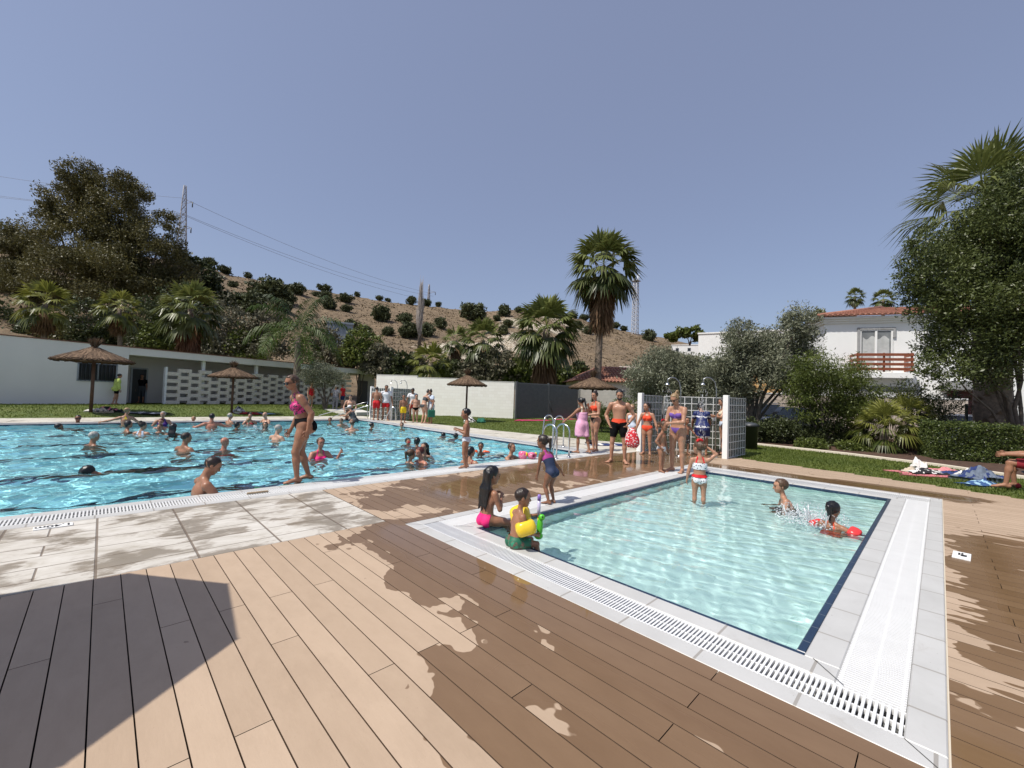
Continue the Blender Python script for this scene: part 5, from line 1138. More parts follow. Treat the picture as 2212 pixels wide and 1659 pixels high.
# ---------------- bin behind the shower wall
P = at(1622, 880, 14.2); t = thing('litter_bin', 'dark round litter bin behind the right wing of the near shower wall', 'bin', (P[0], P[1], 0))
MB().lathe([(0, 0), (.2, 0), (.24, .75), (.26, .76), (.26, .8), (.22, .8), (.21, .1), (0, .1)], 20).build('bin_body', mat('black_plastic', (.012, .013, .013), .45), t); MB().lathe([(0, .9), (.15, .88), (.25, .82), (.25, .805)], 20).build('lid', DARKM, t)
# ---------------- cars in the street
def car(label, P, rz, paint, suv=True):
    t = thing('parked_car', label, 'car', P, rz, 'cars parked beyond the mesh fence'); L, W = 4.4, 1.78
    pr = [(-2.2, .35), (-2.18, .75), (-2.05, .9), (-1.85, 1.45), (-1.5, 1.55), (.2, 1.56), (1.0, 1.0), (2.0, .86), (2.2, .6), (2.18, .3)] if suv else [(-2.15, .35), (-2.15, .8), (-1.7, .95), (-1.0, 1.42), (.1, 1.44), (.95, .95), (1.95, .8), (2.15, .55), (2.12, .3)]
    b = MB(); n = len(pr); V = []
    for y, sc in ((-W / 2, .0), (-W / 2 + .06, .05), (W / 2 - .06, .05), (W / 2, 0)):
        for x, z in pr:
            tz = max(0, z - .9); V.append((x, y * (1 - .14 * tz / .6) if tz else y, z + (sc if z > .7 else 0) * .5))
    F = [(r * n + i, r * n + (i + 1) % n, (r + 1) * n + (i + 1) % n, (r + 1) * n + i) for r in range(3) for i in range(n)] + [tuple(range(n - 1, -1, -1)), tuple(range(3 * n, 4 * n))]
    b.add(V, F); b.build('body', paint, t)
    for s in (-1, 1):
        y = s * (W / 2 - .055)
        for x0, x1 in ((-1.7, -.75), (-.68, .35)):
            b = MB(); e = .02; b.add([(x0, y + s * e, .98), (x1 + (.3 if x1 > 0 else 0), y + s * e, .98), (x1 - .02, y * .9 + s * e, 1.42), (x0 + .1, y * .9 + s * e, 1.42)], [(0, 1, 2, 3) if s < 0 else (3, 2, 1, 0)]); b.build('window', GLASSD, t)
        MB().bbox((.55, s * (W / 2 + .02) - .06, .98), (.72, s * (W / 2 + .02) + .08, 1.1), .02).build('wing_mirror', paint, t)
        for x in (-1.35, 1.35):
            b = MB(); T = Matrix.Translation((x, s * (W / 2 - .1), .32)) @ Matrix.Rotation(pi / 2, 4, 'X'); pf = [(.0, -.1), (.2, -.1), (.3, -.1), (.32, -.06), (.32, .06), (.3, .1), (.2, .1), (.0, .1)]; k = 18; V = [T @ Vector((r * cos(2 * pi * j / k), r * sin(2 * pi * j / k), z)) for r, z in pf for j in range(k)]
            b.add(V, [(i * k + j, i * k + (j + 1) % k, (i + 1) * k + (j + 1) % k, (i + 1) * k + j) for i in range(len(pf) - 1) for j in range(k)], 0, True); b.build('wheel', BLACK, t)
    e = .03; MB().add([(.3, -.68, 1.53), (.3, .68, 1.53), (.98, .78, 1.05), (.98, -.78, 1.05)], [(3, 2, 1, 0)]).build('windscreen', GLASSD, t).location = (.03, 0, .02)
    MB().add([(-1.88, -.68, 1.42), (-1.88, .68, 1.42), (-2.06, .76, .98), (-2.06, -.76, .98)], [(0, 1, 2, 3)]).build('rear_window', GLASSD, t).location = (-.03, 0, .0)
    for s in (-1, 1): MB().bbox((2.1, s * .62 - .16, .62), (2.19, s * .62 + .16, .74), .02).build('headlight', WHITE, t); MB().bbox((-2.2, s * .72 - .08, .75), (-2.1, s * .72 + .08, .92), .02).build('tail_light', F_RED, t)
    for s in (-1, 1): MB().tube([(-1.5, s * .55, 1.6), (.1, s * .55, 1.61)], .018, 6).build('roof_rail', STEEL, t)
SILV = mat('silver_car_paint', (.55, .56, .57), .25, .02, 1, coat=.6); DKC = mat('dark_blue_car_paint', (.02, .03, .05), .2, .05, 1, coat=.8)
P = at(2085, 900, 18.6); car('silver estate car half hidden behind the clipped hedge and palm trunk', (P[0], P[1], -.22), FW - pi / 2 + .12 + pi, SILV)
P = at(1672, 880, 20.2); car('dark car parked behind the forked olive trunk and mesh fence', (P[0], P[1], 0), FW - pi / 2 + .25 + pi, DKC, False)
# ---------------- pylon, mast, wires
def lattice(name, label, P, H_, w0, w1, m, arms=(), r=.09, n=12, cat='pylon'):
    t = thing(name, label, cat, P); b = MB()
    wz = lambda z: w0 + (w1 - w0) * (z / H_) ** .8; cs = ((1, 1), (-1, 1), (-1, -1), (1, -1))
    for sx, sy in cs: b.tube([(sx * wz(z), sy * wz(z), z) for z in np.linspace(0, H_, 8)], r, 5)
    zs = [H_ * (1 - (1 - i / n) ** 1.15) for i in range(n + 1)]
    for z0, z1 in zip(zs[:-1], zs[1:]):
        a, c = wz(z0), wz(z1)
        for i in range(4):
            (x0, y0), (x1, y1) = cs[i], cs[(i + 1) % 4]
            b.tube([(x0 * a, y0 * a, z0), (x1 * c, y1 * c, z1)], r * .55, 4); b.tube([(x1 * a, y1 * a, z0), (x0 * c, y0 * c, z1)], r * .55, 4); b.tube([(x0 * c, y0 * c, z1), (x1 * c, y1 * c, z1)], r * .5, 4)
    b.build('lattice_frame', m, t); c, s = RW[:, 0][:2] / np.hypot(*RW[:, 0][:2])
    for z, ln in arms:
        b = MB(); b.tube([(0, 0, z + .8), (c * ln, s * ln, z)], r * .7, 5); b.tube([(0, 0, z - .6), (c * ln, s * ln, z)], r * .7, 5); b.build('crossarm', m, t)
        MB().tube([(c * ln, s * ln, z), (c * ln, s * ln, z - 1.6)], .16, 6).build('insulator', DARKM, t)
    return t
PYL = mat('galvanised_lattice', (.33, .32, .33), .6, .1, .5); d = 128
B0 = at(388, 600, d); T0 = at(386, 398, d)[2]; bz = hillz(B0[0], B0[1]) - 1
lattice('pylon', 'grey lattice electricity pylon beside the tall eucalyptus', (B0[0], B0[1], bz), T0 - bz, 2.0, .3, PYL, ((T0 - bz - 5, 2.6), (T0 - bz - 9.5, -3.0), (T0 - bz - 13, 2.6)), .1, 14)
P2 = at(925, 668, 225); T2 = at(925, 614, 225)[2]; bz2 = P2[2] - 2
lattice('pylon', 'tiny far pylon on the hill crest right of the bare poplar', (P2[0], P2[1], bz2), T2 - bz2, .9, .2, PYL, ((T2 - bz2 - 4, 3.5),), .13, 7)
P3 = at(1371, 724, 205); T3 = at(1370, 606, 205)[2]
t = lattice('radio_mast', 'slim pale lattice radio mast on the hill right of the tallest palm', (P3[0], P3[1], P3[2] - 1), T3 - P3[2] + 1, 1.3, .9, mat('pale_mast_steel', (.55, .55, .57), .5), (), .16, 15, 'mast')
hm = T3 - P3[2] + 1
MB().cbox((0, 0, hm), (3.4, 3.4, .25)).build('platform', PYL, t)
b = MB()
for k in range(4): b.tube([(cos(k * 1.57) * 1.5, sin(k * 1.57) * 1.5, hm), (cos(k * 1.57) * 1.5, sin(k * 1.57) * 1.5, hm + 3.2)], .18, 6)
b.tube([(0, 0, hm), (0, 0, hm + 6.5)], .09, 6).build('antennas', WHITE, t)
WIRE = mat('overhead_wire', (.18, .18, .2), .6)
def wire(label, p0, p1, sag, r=.035):
    p0 = np.array(p0); p1 = np.array(p1); P = []
    for q in np.linspace(0, 1, 30): P.append(p0 * (1 - q) + p1 * q - np.array([0, 0, 4 * sag * q * (1 - q)]) - p0)
    o = MB().tube(P, r, 4).build('overhead_wire', WIRE); o.location = tuple(p0); tag(o, label, 'wire', 'overhead power lines')
for (x0, y0), (x1, y1), (xl, yl), nm in (((396, 428), (932, 634), (-250, 338), 'upper'), ((396, 462), (936, 640), (-250, 385), 'middle'), ((379, 457), (930, 650), (-250, 392), 'lower')):
    wire('%s thin overhead wire sloping from the pylon down to the hill crest' % nm, at(x0, y0, d), at(x1, y1, 225), 3.0, .05)
    wire('%s thin overhead wire running left from the pylon behind the eucalyptus' % nm, at(x0, y0, d), at(xl, yl, 110), 1.2, .035)
# ---------------- pushchair under the small olive
def pushchair():
    P = gz(735, 880); t = thing('pushchair', 'green and white pushchair parked under the small olive tree', 'pushchair', P, FW - pi / 2)
    b = MB(); b.tube([(-.25, -.22, .12), (.1, -.22, .55), (.32, -.22, 1.02)], .014, 6).tube([(-.25, .22, .12), (.1, .22, .55), (.32, .22, 1.02)], .014, 6).tube([(.32, -.22, 1.02), (.32, .22, 1.02)], .016, 6).tube([(.3, -.22, .1), (-.05, -.22, .5)], .014, 6).tube([(.3, .22, .1), (-.05, .22, .5)], .014, 6); b.build('frame', STEEL, t)
    b = MB(); b.ell((-.02, 0, .48), (.24, .2, .07), 12).ell((.15, 0, .68), (.07, .2, .26), 12, 0, Matrix.Rotation(.3, 3, 'Y')); b.build('seat', F_GREEN, t)
    b = MB(); V = []; F = []
    for i in range(9):
        a = -.2 + i * .26
        for j in range(9):
            q = -1 + j / 4; V.append((.08 - .3 * sin(a) * math.sqrt(max(0, 1 - .25 * q * q)), q * .21, .82 + .2 * cos(a)))
    F = [(i * 9 + j, i * 9 + j + 1, (i + 1) * 9 + j + 1, (i + 1) * 9 + j) for i in range(8) for j in range(8)]; b.add(V, F, 0, True); b.build('hood', F_LBLUE, t)
    for x in (-.27, .3):
        for y in (-.24, .24): b = MB(); b.tube([(x, y - .015, .1), (x, y + .015, .1)], .1, 14); b.build('wheel', BLACK, t)
    cloth_ = MB().bbox((-.1, -.2, .14), (.25, .2, .34), .04); cloth_.build('basket', F_DPAT, t)
pushchair()
# ================================================================ PEOPLE: one continuous body surface each, grown from a posed skeleton
def skinmat(name, c, wet=False):
    g = G(name); v = g.obj(); n = g.noise(v, 5, 5, .65, .4); n2 = g.noise(v, 45, 3)
    f = g.math('ADD', g.math('MULTIPLY', n, .7), g.math('MULTIPLY', n2, .3))
    g.val(Base_Color=g.ramp(f, [(.3, (c[0] * .86, c[1] * .80, c[2] * .78)), (.7, (min(1, c[0] * 1.1), c[1] * 1.08, c[2] * 1.06))]), Roughness=.38 if wet else .52)
    g.b.inputs['Specular IOR Level'].default_value = .4
    g.b.inputs['Subsurface Weight'].default_value = .08; g.b.inputs['Subsurface Radius'].default_value = (.01, .004, .002)
    return g.m
TONES = {'light': (.53, .315, .22), 'mid': (.42, .23, .15), 'tan': (.32, .162, .098), 'brown': (.225, .108, .063), 'red': (.45, .20, .135)}
SKIN = {(k, w_): skinmat('skin_%s%s' % (k, '_wet' if w_ else ''), c, w_) for k, c in TONES.items() for w_ in (False, True)}
def hairmat(name, c, rough=.45):
    g = G(name); v = g.obj(); wv = g.new('ShaderNodeTexNoise'); g.set(wv, 'Vector', g.map(v, (60, 60, 9))); wv.inputs['Scale'].default_value = 1.6; wv.inputs['Detail'].default_value = 4
    g.val(Base_Color=g.ramp(wv.outputs['Fac'], [(.35, tuple(x * .6 for x in c)), (.65, tuple(min(1, x * 1.5) for x in c))]), Roughness=rough); g.bump(wv.outputs['Fac'], .5, .008); return g.m
HAIR = {'black': hairmat('black_hair', (.008, .007, .007), .32), 'dark': hairmat('dark_brown_hair', (.022, .013, .009), .4), 'brown': hairmat('brown_hair', (.07, .038, .02)), 'blond': hairmat('dark_blond_hair', (.26, .17, .085)), 'grey': hairmat('grey_hair', (.33, .31, .28)), 'redh': hairmat('red_brown_hair', (.085, .014, .01))}
EYE = mat('dark_eye', (.02, .015, .012), .15); LIP = mat('lips', (.36, .13, .11), .4); GLS = mat('sunglass_lens', (.008, .008, .009), .08)
def pat(name, a, b_, sc=30, th=.55, kind='noise', c3=None, rough=.55):
    g = G(name); v = g.obj()
    if kind == 'noise': f = g.math('GREATER_THAN', g.noise(v, sc, 3, .6, .6), th)
    elif kind == 'spots':
        vo = g.new('ShaderNodeTexVoronoi'); g.set(vo, 'Vector', g.map(v, (1, 1, 1.5))); vo.inputs['Scale'].default_value = sc; f = g.math('LESS_THAN', vo.outputs['Distance'], th)
    elif kind == 'bands':
        s = g.new('ShaderNodeSeparateXYZ'); g.set(s, 'Vector', v); q = g.math('ADD', g.math('MULTIPLY', s.outputs[2], sc), g.math('MULTIPLY', g.noise(v, 22, 3), .45)); f = g.math('LESS_THAN', g.math('FRACT', q), th)
    col = g.mix(f, a, b_)
    if c3: col = g.mix(g.math('GREATER_THAN', g.noise(v, sc * .6, 2), .6), col, c3)
    g.val(Base_Color=col, Roughness=rough); return g.m
def cloth_m(n, c, r=.7): return mat(n, c, r, .1, 12, .15, 90, spec=.25)
CL = dict(black=mat('black_swimwear', (.006, .006, .007), .85, .1, 12, spec=.12), pinkpat=pat('pink_black_floral_swimwear', (.03, .012, .03), (.62, .03, .2), 26, .47), pink=cloth_m('hot_pink_swimwear', (.80, .03, .19)), white=pat('white_patterned_swimwear', (.66, .68, .72), (.40, .45, .55), 30, .58),
          green=pat('green_leaf_print_shorts', (.015, .13, .07), (.14, .10, .07), 18, .55, 'noise', (.03, .25, .14)), navy=cloth_m('navy_swimwear', (.03, .042, .085)), magenta=cloth_m('magenta_swimwear', (.36, .05, .23)), orange=cloth_m('orange_red_swimwear', (.72, .075, .03)), red=cloth_m('red_swimwear', (.58, .02, .025)), purple=cloth_m('purple_swimwear', (.17, .09, .36)),
          whale=pat('white_swimwear_with_dark_whale_spots', (.75, .76, .78), (.02, .03, .07), 26, .30, 'spots'), tie=pat('navy_dress_with_white_bands', (.013, .022, .11), (.72, .72, .74), 3.5, .11, 'bands'), towel=cloth_m('pale_pink_towelling', (.80, .42, .58), .9), lime=cloth_m('lime_green_jacket', (.52, .62, .16), .8), tee=cloth_m('white_t_shirt', (.74, .74, .75), .8), yellow=cloth_m('yellow_swimwear', (.78, .56, .02)),
          grey=cloth_m('grey_shirt', (.27, .26, .28), .85), dgrey=cloth_m('dark_grey_swimwear', (.06, .065, .07)), trous=cloth_m('grey_trousers', (.17, .17, .19), .85), redtee=cloth_m('red_t_shirt', (.6, .02, .025), .8), bshort=cloth_m('dark_blue_shorts', (.03, .045, .12), .8), cream=cloth_m('cream_swimwear', (.66, .58, .44)), lblue=cloth_m('pale_blue_swimwear', (.55, .63, .75)), wineline=cloth_m('wine_red_swimwear', (.25, .02, .03)), violet=cloth_m('violet_swimwear', (.06, .02, .16)), neon=cloth_m('bright_green_rash_vest', (.06, .62, .06)), dpatt=pat('black_white_print_shorts', (.02, .02, .022), (.5, .5, .5), 24, .58), band_y=mat('yellow_inflatable_armband', (.80, .55, .03), .22, .05, 6), band_o=mat('orange_inflatable_armband', (.85, .12, .03), .25, .05, 6), band_r=mat('red_inflatable_armband', (.75, .05, .05), .25, .05, 6), band_p=pat('pink_patterned_armband', (.72, .10, .24), (.8, .5, .55), 40, .55, 'noise', None, .3))
def nrm(v): v = np.array(v, float); return v / np.linalg.norm(v)
def rotx(a): return np.array([[1, 0, 0], [0, cos(a), -sin(a)], [0, sin(a), cos(a)]])
def roty(a): return np.array([[cos(a), 0, sin(a)], [0, 1, 0], [-sin(a), 0, cos(a)]])
def rotz(a): return np.array([[cos(a), -sin(a), 0], [sin(a), cos(a), 0], [0, 0, 1]])
class Field:
    def __init__(s, lo, hi, h):
        s.h = h; s.lo = np.array(lo) - 3 * h; s.n = np.ceil((np.array(hi) + 3 * h - s.lo) / h).astype(int) + 1
        s.d = np.full(s.n, 1.0, np.float32); s.ax = [s.lo[i] + h * np.arange(s.n[i]) for i in range(3)]
    def add(s, pr):
        k = pr['k']; lo, hi = pr['lo'] - k * 1.5 - 2 * s.h, pr['hi'] + k * 1.5 + 2 * s.h
        i0 = np.maximum(0, np.floor((lo - s.lo) / s.h).astype(int)); i1 = np.minimum(s.n, np.ceil((hi - s.lo) / s.h).astype(int) + 1)
        if np.any(i1 <= i0): return
        sl_ = tuple(slice(a, b) for a, b in zip(i0, i1)); X = np.meshgrid(*[s.ax[i][sl_[i]] for i in range(3)], indexing='ij')
        dn = sdf(pr, np.stack(X, -1)); a = s.d[sl_]
        if pr.get('sub'):
            h = np.clip(.5 - .5 * (a + dn) / k, 0, 1); s.d[sl_] = a * (1 - h) - dn * h + k * h * (1 - h)
        else:
            h = np.clip(.5 + .5 * (a - dn) / k, 0, 1); s.d[sl_] = a * (1 - h) + dn * h - k * h * (1 - h)
def sdf(pr, P):
    if pr['t'] == 'rc':
        a, b = pr['a'], pr['b']; ba = b - a; l2 = ba @ ba; t = np.clip(((P - a) @ ba) / (l2 + 1e-12), 0, 1)
        return np.linalg.norm(P - a - t[..., None] * ba, axis=-1) - (pr['ra'] + (pr['rb'] - pr['ra']) * t)
    q = (P - pr['c']) @ pr['R']; k0 = np.linalg.norm(q / pr['r'], axis=-1); k1 = np.linalg.norm(q / pr['r'] ** 2, axis=-1) + 1e-9
    return k0 * (k0 - 1) / k1
def RC(a, b, ra, rb, k=.03, g='t'):
    a, b = np.array(a, float), np.array(b, float); m = max(ra, rb); return dict(t='rc', a=a, b=b, ra=ra, rb=rb, k=k, g=g, lo=np.minimum(a, b) - m, hi=np.maximum(a, b) + m)
def EL(c, r, R=None, k=.03, g='t', sub=False):
    c = np.array(c, float); r = np.array(r, float); m = r.max(); return dict(t='el', c=c, r=r, R=np.eye(3) if R is None else R, k=k, g=g, lo=c - m, hi=c + m, sub=sub)
def surface(F):
    d, h = F.d, F.h; sgn = d < 0; n = d.shape
    c = np.zeros((n[0] - 1, n[1] - 1, n[2] - 1), int); cor = [(i, j, k) for i in (0, 1) for j in (0, 1) for k in (0, 1)]
    for (i, j, k) in cor: c += sgn[i:n[0] - 1 + i, j:n[1] - 1 + j, k:n[2] - 1 + k]
    act = (c > 0) & (c < 8); I = np.argwhere(act); idx = np.full(act.shape, -1, int); idx[act] = np.arange(len(I))
    S = np.zeros((len(I), 3)); W_ = np.zeros(len(I))
    for ax in range(3):
        for o in [q for q in cor if q[ax] == 0]:
            a = I + o; b = a.copy(); b[:, ax] += 1; da = d[tuple(a.T)]; db = d[tuple(b.T)]; m = (da < 0) != (db < 0)
            t = np.where(m, da / (da - db + 1e-12), 0); p = np.array(o, float)[None].repeat(len(I), 0); p[:, ax] += t; S[m] += p[m]; W_[m] += 1
    V = F.lo + h * (I + S / W_[:, None]); Q = []
    for ax in range(3):
        a = [slice(None)] * 3; b = [slice(None)] * 3; a[ax] = slice(0, -1); b[ax] = slice(1, None); s0 = sgn[tuple(a)]; s1 = sgn[tuple(b)]
        u, v = (ax + 1) % 3, (ax + 2) % 3; E_ = np.argwhere(s0 != s1); ok = (E_[:, u] > 0) & (E_[:, v] > 0) & (E_[:, u] < n[u] - 1) & (E_[:, v] < n[v] - 1); E_ = E_[ok]
        if not len(E_): continue
        def cell(du, dv): q = E_.copy(); q[:, u] += du; q[:, v] += dv; return idx[tuple(q.T)]
        q = np.stack([cell(-1, -1), cell(0, -1), cell(0, 0), cell(-1, 0)], 1); fl = s0[tuple(E_.T)]; q[~fl] = q[~fl][:, ::-1]; Q.append(q)
    return V, np.concatenate(Q)
def smoothv(V, Q, it=1, lam=.5):
    e = np.concatenate([Q[:, [0, 1]], Q[:, [1, 2]], Q[:, [2, 3]], Q[:, [3, 0]]]); e = np.concatenate([e, e[:, ::-1]])
    for _ in range(it):
        S = np.zeros_like(V); c = np.bincount(e[:, 0], minlength=len(V))
        for k in range(3): S[:, k] = np.bincount(e[:, 0], V[e[:, 1], k], minlength=len(V))
        V = V * (1 - lam) + lam * S / np.maximum(c, 1)[:, None]
    return V
def vnormals(V, Q):
    n = np.cross(V[Q[:, 2]] - V[Q[:, 0]], V[Q[:, 3]] - V[Q[:, 1]]); N = np.zeros_like(V)
    for k in range(4):
        for a in range(3): N[:, a] += np.bincount(Q[:, k], n[:, a], minlength=len(V))
    return N / (np.linalg.norm(N, axis=1)[:, None] + 1e-12)
def clipmesh(V, Q, f):
    T = np.concatenate([Q[:, [0, 1, 2]], Q[:, [0, 2, 3]]]); s = f[T] >= 0; full = s.all(1); part = s.any(1) & ~full
    VV = [tuple(v) for v in V]; out = [tuple(t) for t in T[full]]; cache = {}
    def cut(i, j):
        kk = (min(i, j), max(i, j))
        if kk not in cache: t = f[i] / (f[i] - f[j]); cache[kk] = len(VV); VV.append(tuple(V[i] + (V[j] - V[i]) * t))
        return cache[kk]
    for t in T[part]:
        p = []
        for a in range(3):
            i, j = int(t[a]), int(t[(a + 1) % 3])
            if f[i] >= 0: p.append(i)
            if (f[i] >= 0) != (f[j] >= 0): p.append(cut(i, j))
        for a in range(1, len(p) - 1): out.append((p[0], p[a], p[a + 1]))
    VV = np.array(VV); out = np.array(out, int).reshape(-1, 3); u, inv = np.unique(out, return_inverse=True); return VV[u], inv.reshape(-1, 3), u
def build_person(t, H, sex='m', tone='mid', fat=1.0, hair=('short', 'dark'), pose=None, clothes=(), res=.014, wet=True, shades=False, beard=False):
    """t: Empty already placed, local frame x = right, y = forward. returns dict of joints"""
    P = dict(lean=0, side=0, twist=0, pel=.5, head=(0, 0), aL=((.16, 0, -1), (.08, .16, -1)), aR=((.16, 0, -1), (.08, .16, -1)), lL=((.04, .02, -1), (.0, -.03, -1)), lR=((.04, .02, -1), (.0, -.03, -1)), root='feet', rootz=0.0, hand=.35, footyaw=14)
    P.update(pose or {}); c = min(1, max(0, (1.62 - H) / .6)); lp = lambda a, b: (a + (b - a) * c) * H
    f_ = sex == 'f' and c < .6; w_ = fat; Lth, Lsh, ank = lp(.245, .212), lp(.243, .2), .042 * H; hh = lp(.139, .2); Lua, Lfa = lp(.172, .155), lp(.15, .135)
    Rp = rotz(RAD(P['twist'] * .3)) @ rotx(-RAD(P['lean'] * P['pel'])) @ roty(RAD(P['side'] * .4)); Rc = rotz(RAD(P['twist'])) @ rotx(-RAD(P['lean'])) @ roty(RAD(P['side']))
    O = np.zeros(3); wst = O + Rp[:, 2] * .095 * H; ch = wst + (Rp[:, 2] * .4 + Rc[:, 2] * .6) * .095 * H; sh = ch + Rc[:, 2] * .092 * H
    nb = sh + Rc[:, 2] * .018 * H; hv = nrm(Rc[:, 2] * .45 + np.array([0, 0, 1]) * .55); yw, pt = P['head'][:2]
    Rh = rotz(RAD(P['twist'] * .4 + yw)) @ rotx(-RAD(pt)) @ roty(RAD(P['head'][2] if len(P['head']) > 2 else 0))
    hc = nb + hv * .044 * H + Rh[:, 1] * .02 * H + Rh[:, 2] * 0; hp = lambda x, y, z: hc + Rh @ np.array([x, y, z]) * hh        # head point, units of head height, z from the chin
    pr = []; sw = lp(.112 if not f_ else .098, .098) * (.75 + .25 * w_); k = .022 * H
    pr += [EL(O + Rp[:, 2] * .012 * H, (.094 * H * w_ * (1.04 if f_ else .96), .068 * H * w_, .078 * H), Rp, k), EL(wst, (.078 * H * w_ * (.9 if f_ else 1.03), .056 * H * w_ ** 1.4, .085 * H), Rp, k * 1.3), EL(ch, (.092 * H * (.6 + .4 * w_) * (.92 if f_ else 1.05), .060 * H * (.6 + .4 * w_), .098 * H), Rc, k * 1.3)]
    pr += [EL(wst + Rp[:, 1] * .022 * H * (w_ - .75), (.066 * H * w_, .044 * H * w_ ** 1.6, .07 * H), Rp, k)] if w_ > 1.02 else []
    for s in (-1, 1):
        pr.append(RC(nb - Rc[:, 2] * .0 * H, sh + Rc[:, 0] * s * sw * .8 - Rc[:, 2] * .012 * H, .026 * H, .026 * H, k))
        pr.append(EL(O + Rp @ np.array([s * .044, -.036, -.018]) * H * w_, (.047 * H * w_, .048 * H * w_, .055 * H * w_), Rp, k))
        if f_: pr.append(EL(ch + Rc @ np.array([s * .042, .047, .002]) * H, (.034 * H * w_, .032 * H * w_, .034 * H * w_), Rc, k * .55))
        else: pr.append(EL(ch + Rc @ np.array([s * .04, .036, .026]) * H, (.042 * H, .022 * H, .032 * H), Rc, k))
    pr += [RC(nb - Rc[:, 2] * .01 * H, hp(0, -.06, .18), lp(.031, .027) * (1.06 if not f_ else .9), lp(.029, .026) * (1.06 if not f_ else .9), k * .7)]
    hk = .09 * hh                                                                   # head and face
    pr += [EL(hp(0, -.04, .62), (.335 * hh, .42 * hh, .375 * hh), Rh, hk), EL(hp(0, .10, .36), (.265 * hh, .285 * hh, .30 * hh), Rh, hk), EL(hp(0, .20, .12), (.17 * hh, .15 * hh, .11 * hh), Rh, hk), RC(hp(0, .375, .47), hp(0, .435, .34), .045 * hh, .062 * hh, hk * .5), EL(hp(0, .33, .60), (.22 * hh, .06 * hh, .05 * hh), Rh, hk)]
    for s in (-1, 1): pr += [EL(hp(s * .335, -.05, .45), (.035 * hh, .07 * hh, .11 * hh), Rh, hk * .3), EL(hp(s * .15, .24, .36), (.09 * hh, .09 * hh, .09 * hh), Rh, hk)]
    J = {}; ex = MB()
    for s, nm in ((-1, 'L'), (1, 'R')):
        mx = lambda v: nrm(np.array([v[0] * s, v[1], v[2]])); u, f = P['a' + nm][:2]; a0 = sh + Rc[:, 0] * s * sw - Rc[:, 2] * .02 * H; e = a0 + mx(u) * Lua; wr = e + mx(f) * Lfa
        hd = mx(P['a' + nm][2]) if len(P['a' + nm]) > 2 else nrm(mx(f) + np.array([0, .12, -.06])); g = 'a' + nm; aw = .55 + .45 * w_
        pr += [RC(a0, a0 + (e - a0) * .3, .034 * H * aw, .032 * H * aw, k * .8, g), RC(a0, e, .0305 * H * aw, .0235 * H * aw, k * .5, g), RC(e, e + (wr - e) * .35, .024 * H * aw, .0245 * H * aw, k * .4, g), RC(e + (wr - e) * .3, wr, .0245 * H * aw, .016 * H, k * .4, g)]
        pn = np.array([-s * .75, .25, -.2]); pn = nrm(pn - hd * (pn @ hd)); sd = np.cross(hd, pn) * (1 if s > 0 else -1); sd = sd if sd[1] > 0 else -sd; hl = lp(.102, .1); Rm = np.stack([sd, pn, hd], 1)
        pc = wr + hd * hl * .28; pr.append(EL(pc, (hl * .22, hl * .095, hl * .33), Rm, k * .3, g))
        cu = P['hand']
        for i in range(4):
            o = (i - 1.5) * hl * .115; b0 = pc + hd * hl * .2 + sd * o; L3 = hl * (.44, .5, .46, .36)[3 - i if False else i]; pts = [b0]; dd = hd.copy(); sp = sd * (i - 1.5) * .06
            for q in range(3):
                dd = nrm(dd * cos(cu) + pn * sin(cu) + sp * (q == 0)); pts.append(pts[-1] + dd * L3 * (.42, .33, .25)[q])
            ex.tube(pts, [hl * .052, hl * .05, hl * .045, hl * .03], 6, 0)
        tb = pc - hd * hl * .12 + sd * hl * .18; dd = nrm(hd * .75 + sd * .6 + pn * .25); ex.tube([tb, tb + dd * hl * .2, tb + dd * hl * .2 + nrm(hd + sd * .15 + pn * .3) * hl * .2], [hl * .065, hl * .055, hl * .035], 6, 0)
        th, shn = P['l' + nm][:2]; h0 = O + Rp @ np.array([s * .05 * H * (.8 + .2 * w_), 0, -.012 * H]); kn = h0 + mx(th) * Lth; an = kn + mx(shn) * Lsh; g = 'l' + nm; lw = .5 + .5 * w_; fm = 1.06 if f_ else 1.0
        pr += [RC(h0, h0 + (kn - h0) * .4, .052 * H * lw * fm, .047 * H * lw * fm, k, g), RC(h0 + (kn - h0) * .3, kn, .047 * H * lw * fm, .031 * H * lw, k * .8, g), RC(kn, kn + (an - kn) * .35 + np.array([0, -.006 * H, 0]), .029 * H * lw, .0305 * H * lw, k * .5, g), RC(kn + (an - kn) * .3, an, .030 * H * lw, .019 * H, k * .5, g)]
        if len(P['l' + nm]) > 2: ft = mx(P['l' + nm][2])
        else: ya = RAD(P['footyaw']) * s; ft = np.array([sin(ya), cos(ya), 0])
        dn = np.array([0, 0, -1.0]) if abs(ft[2]) < .5 else nrm(np.cross(np.cross(ft, np.array([0, 0, -1.])), ft)); lf = .15 * H; Rf = np.stack([np.cross(ft, -dn), ft, -dn], 1)
        pr += [EL(an - ft * .018 * H + dn * .020 * H, (.021 * H, .028 * H, .022 * H), Rf, k * .4, g), RC(an + ft * .012 * H + dn * .012 * H, an + ft * .072 * H + dn * .026 * H, .022 * H, .0165 * H, k * .5, g), EL(an + ft * .082 * H + dn * .030 * H, (.029 * H, .034 * H, .0125 * H), Rf, k * .3, g)]
        J.update({'h' + nm: h0, 'k' + nm: kn, 'n' + nm: an, 'w' + nm: wr, 'e' + nm: e, 's' + nm: a0, 'hd' + nm: wr + hd * hl * .45})
        for i in range(5): tp = an + ft * (.108 - .005 * i) * H + dn * .033 * H + Rf[:, 0] * (i - 2) * .0115 * H * (-s); ex.ell(tp, (.0065 * H * (1.35 if i == 0 else 1), .014 * H, .0075 * H), 6, 0, Matrix(Rf.tolist()))
    sole = min(J['nL'][2], J['nR'][2]) - .042 * H
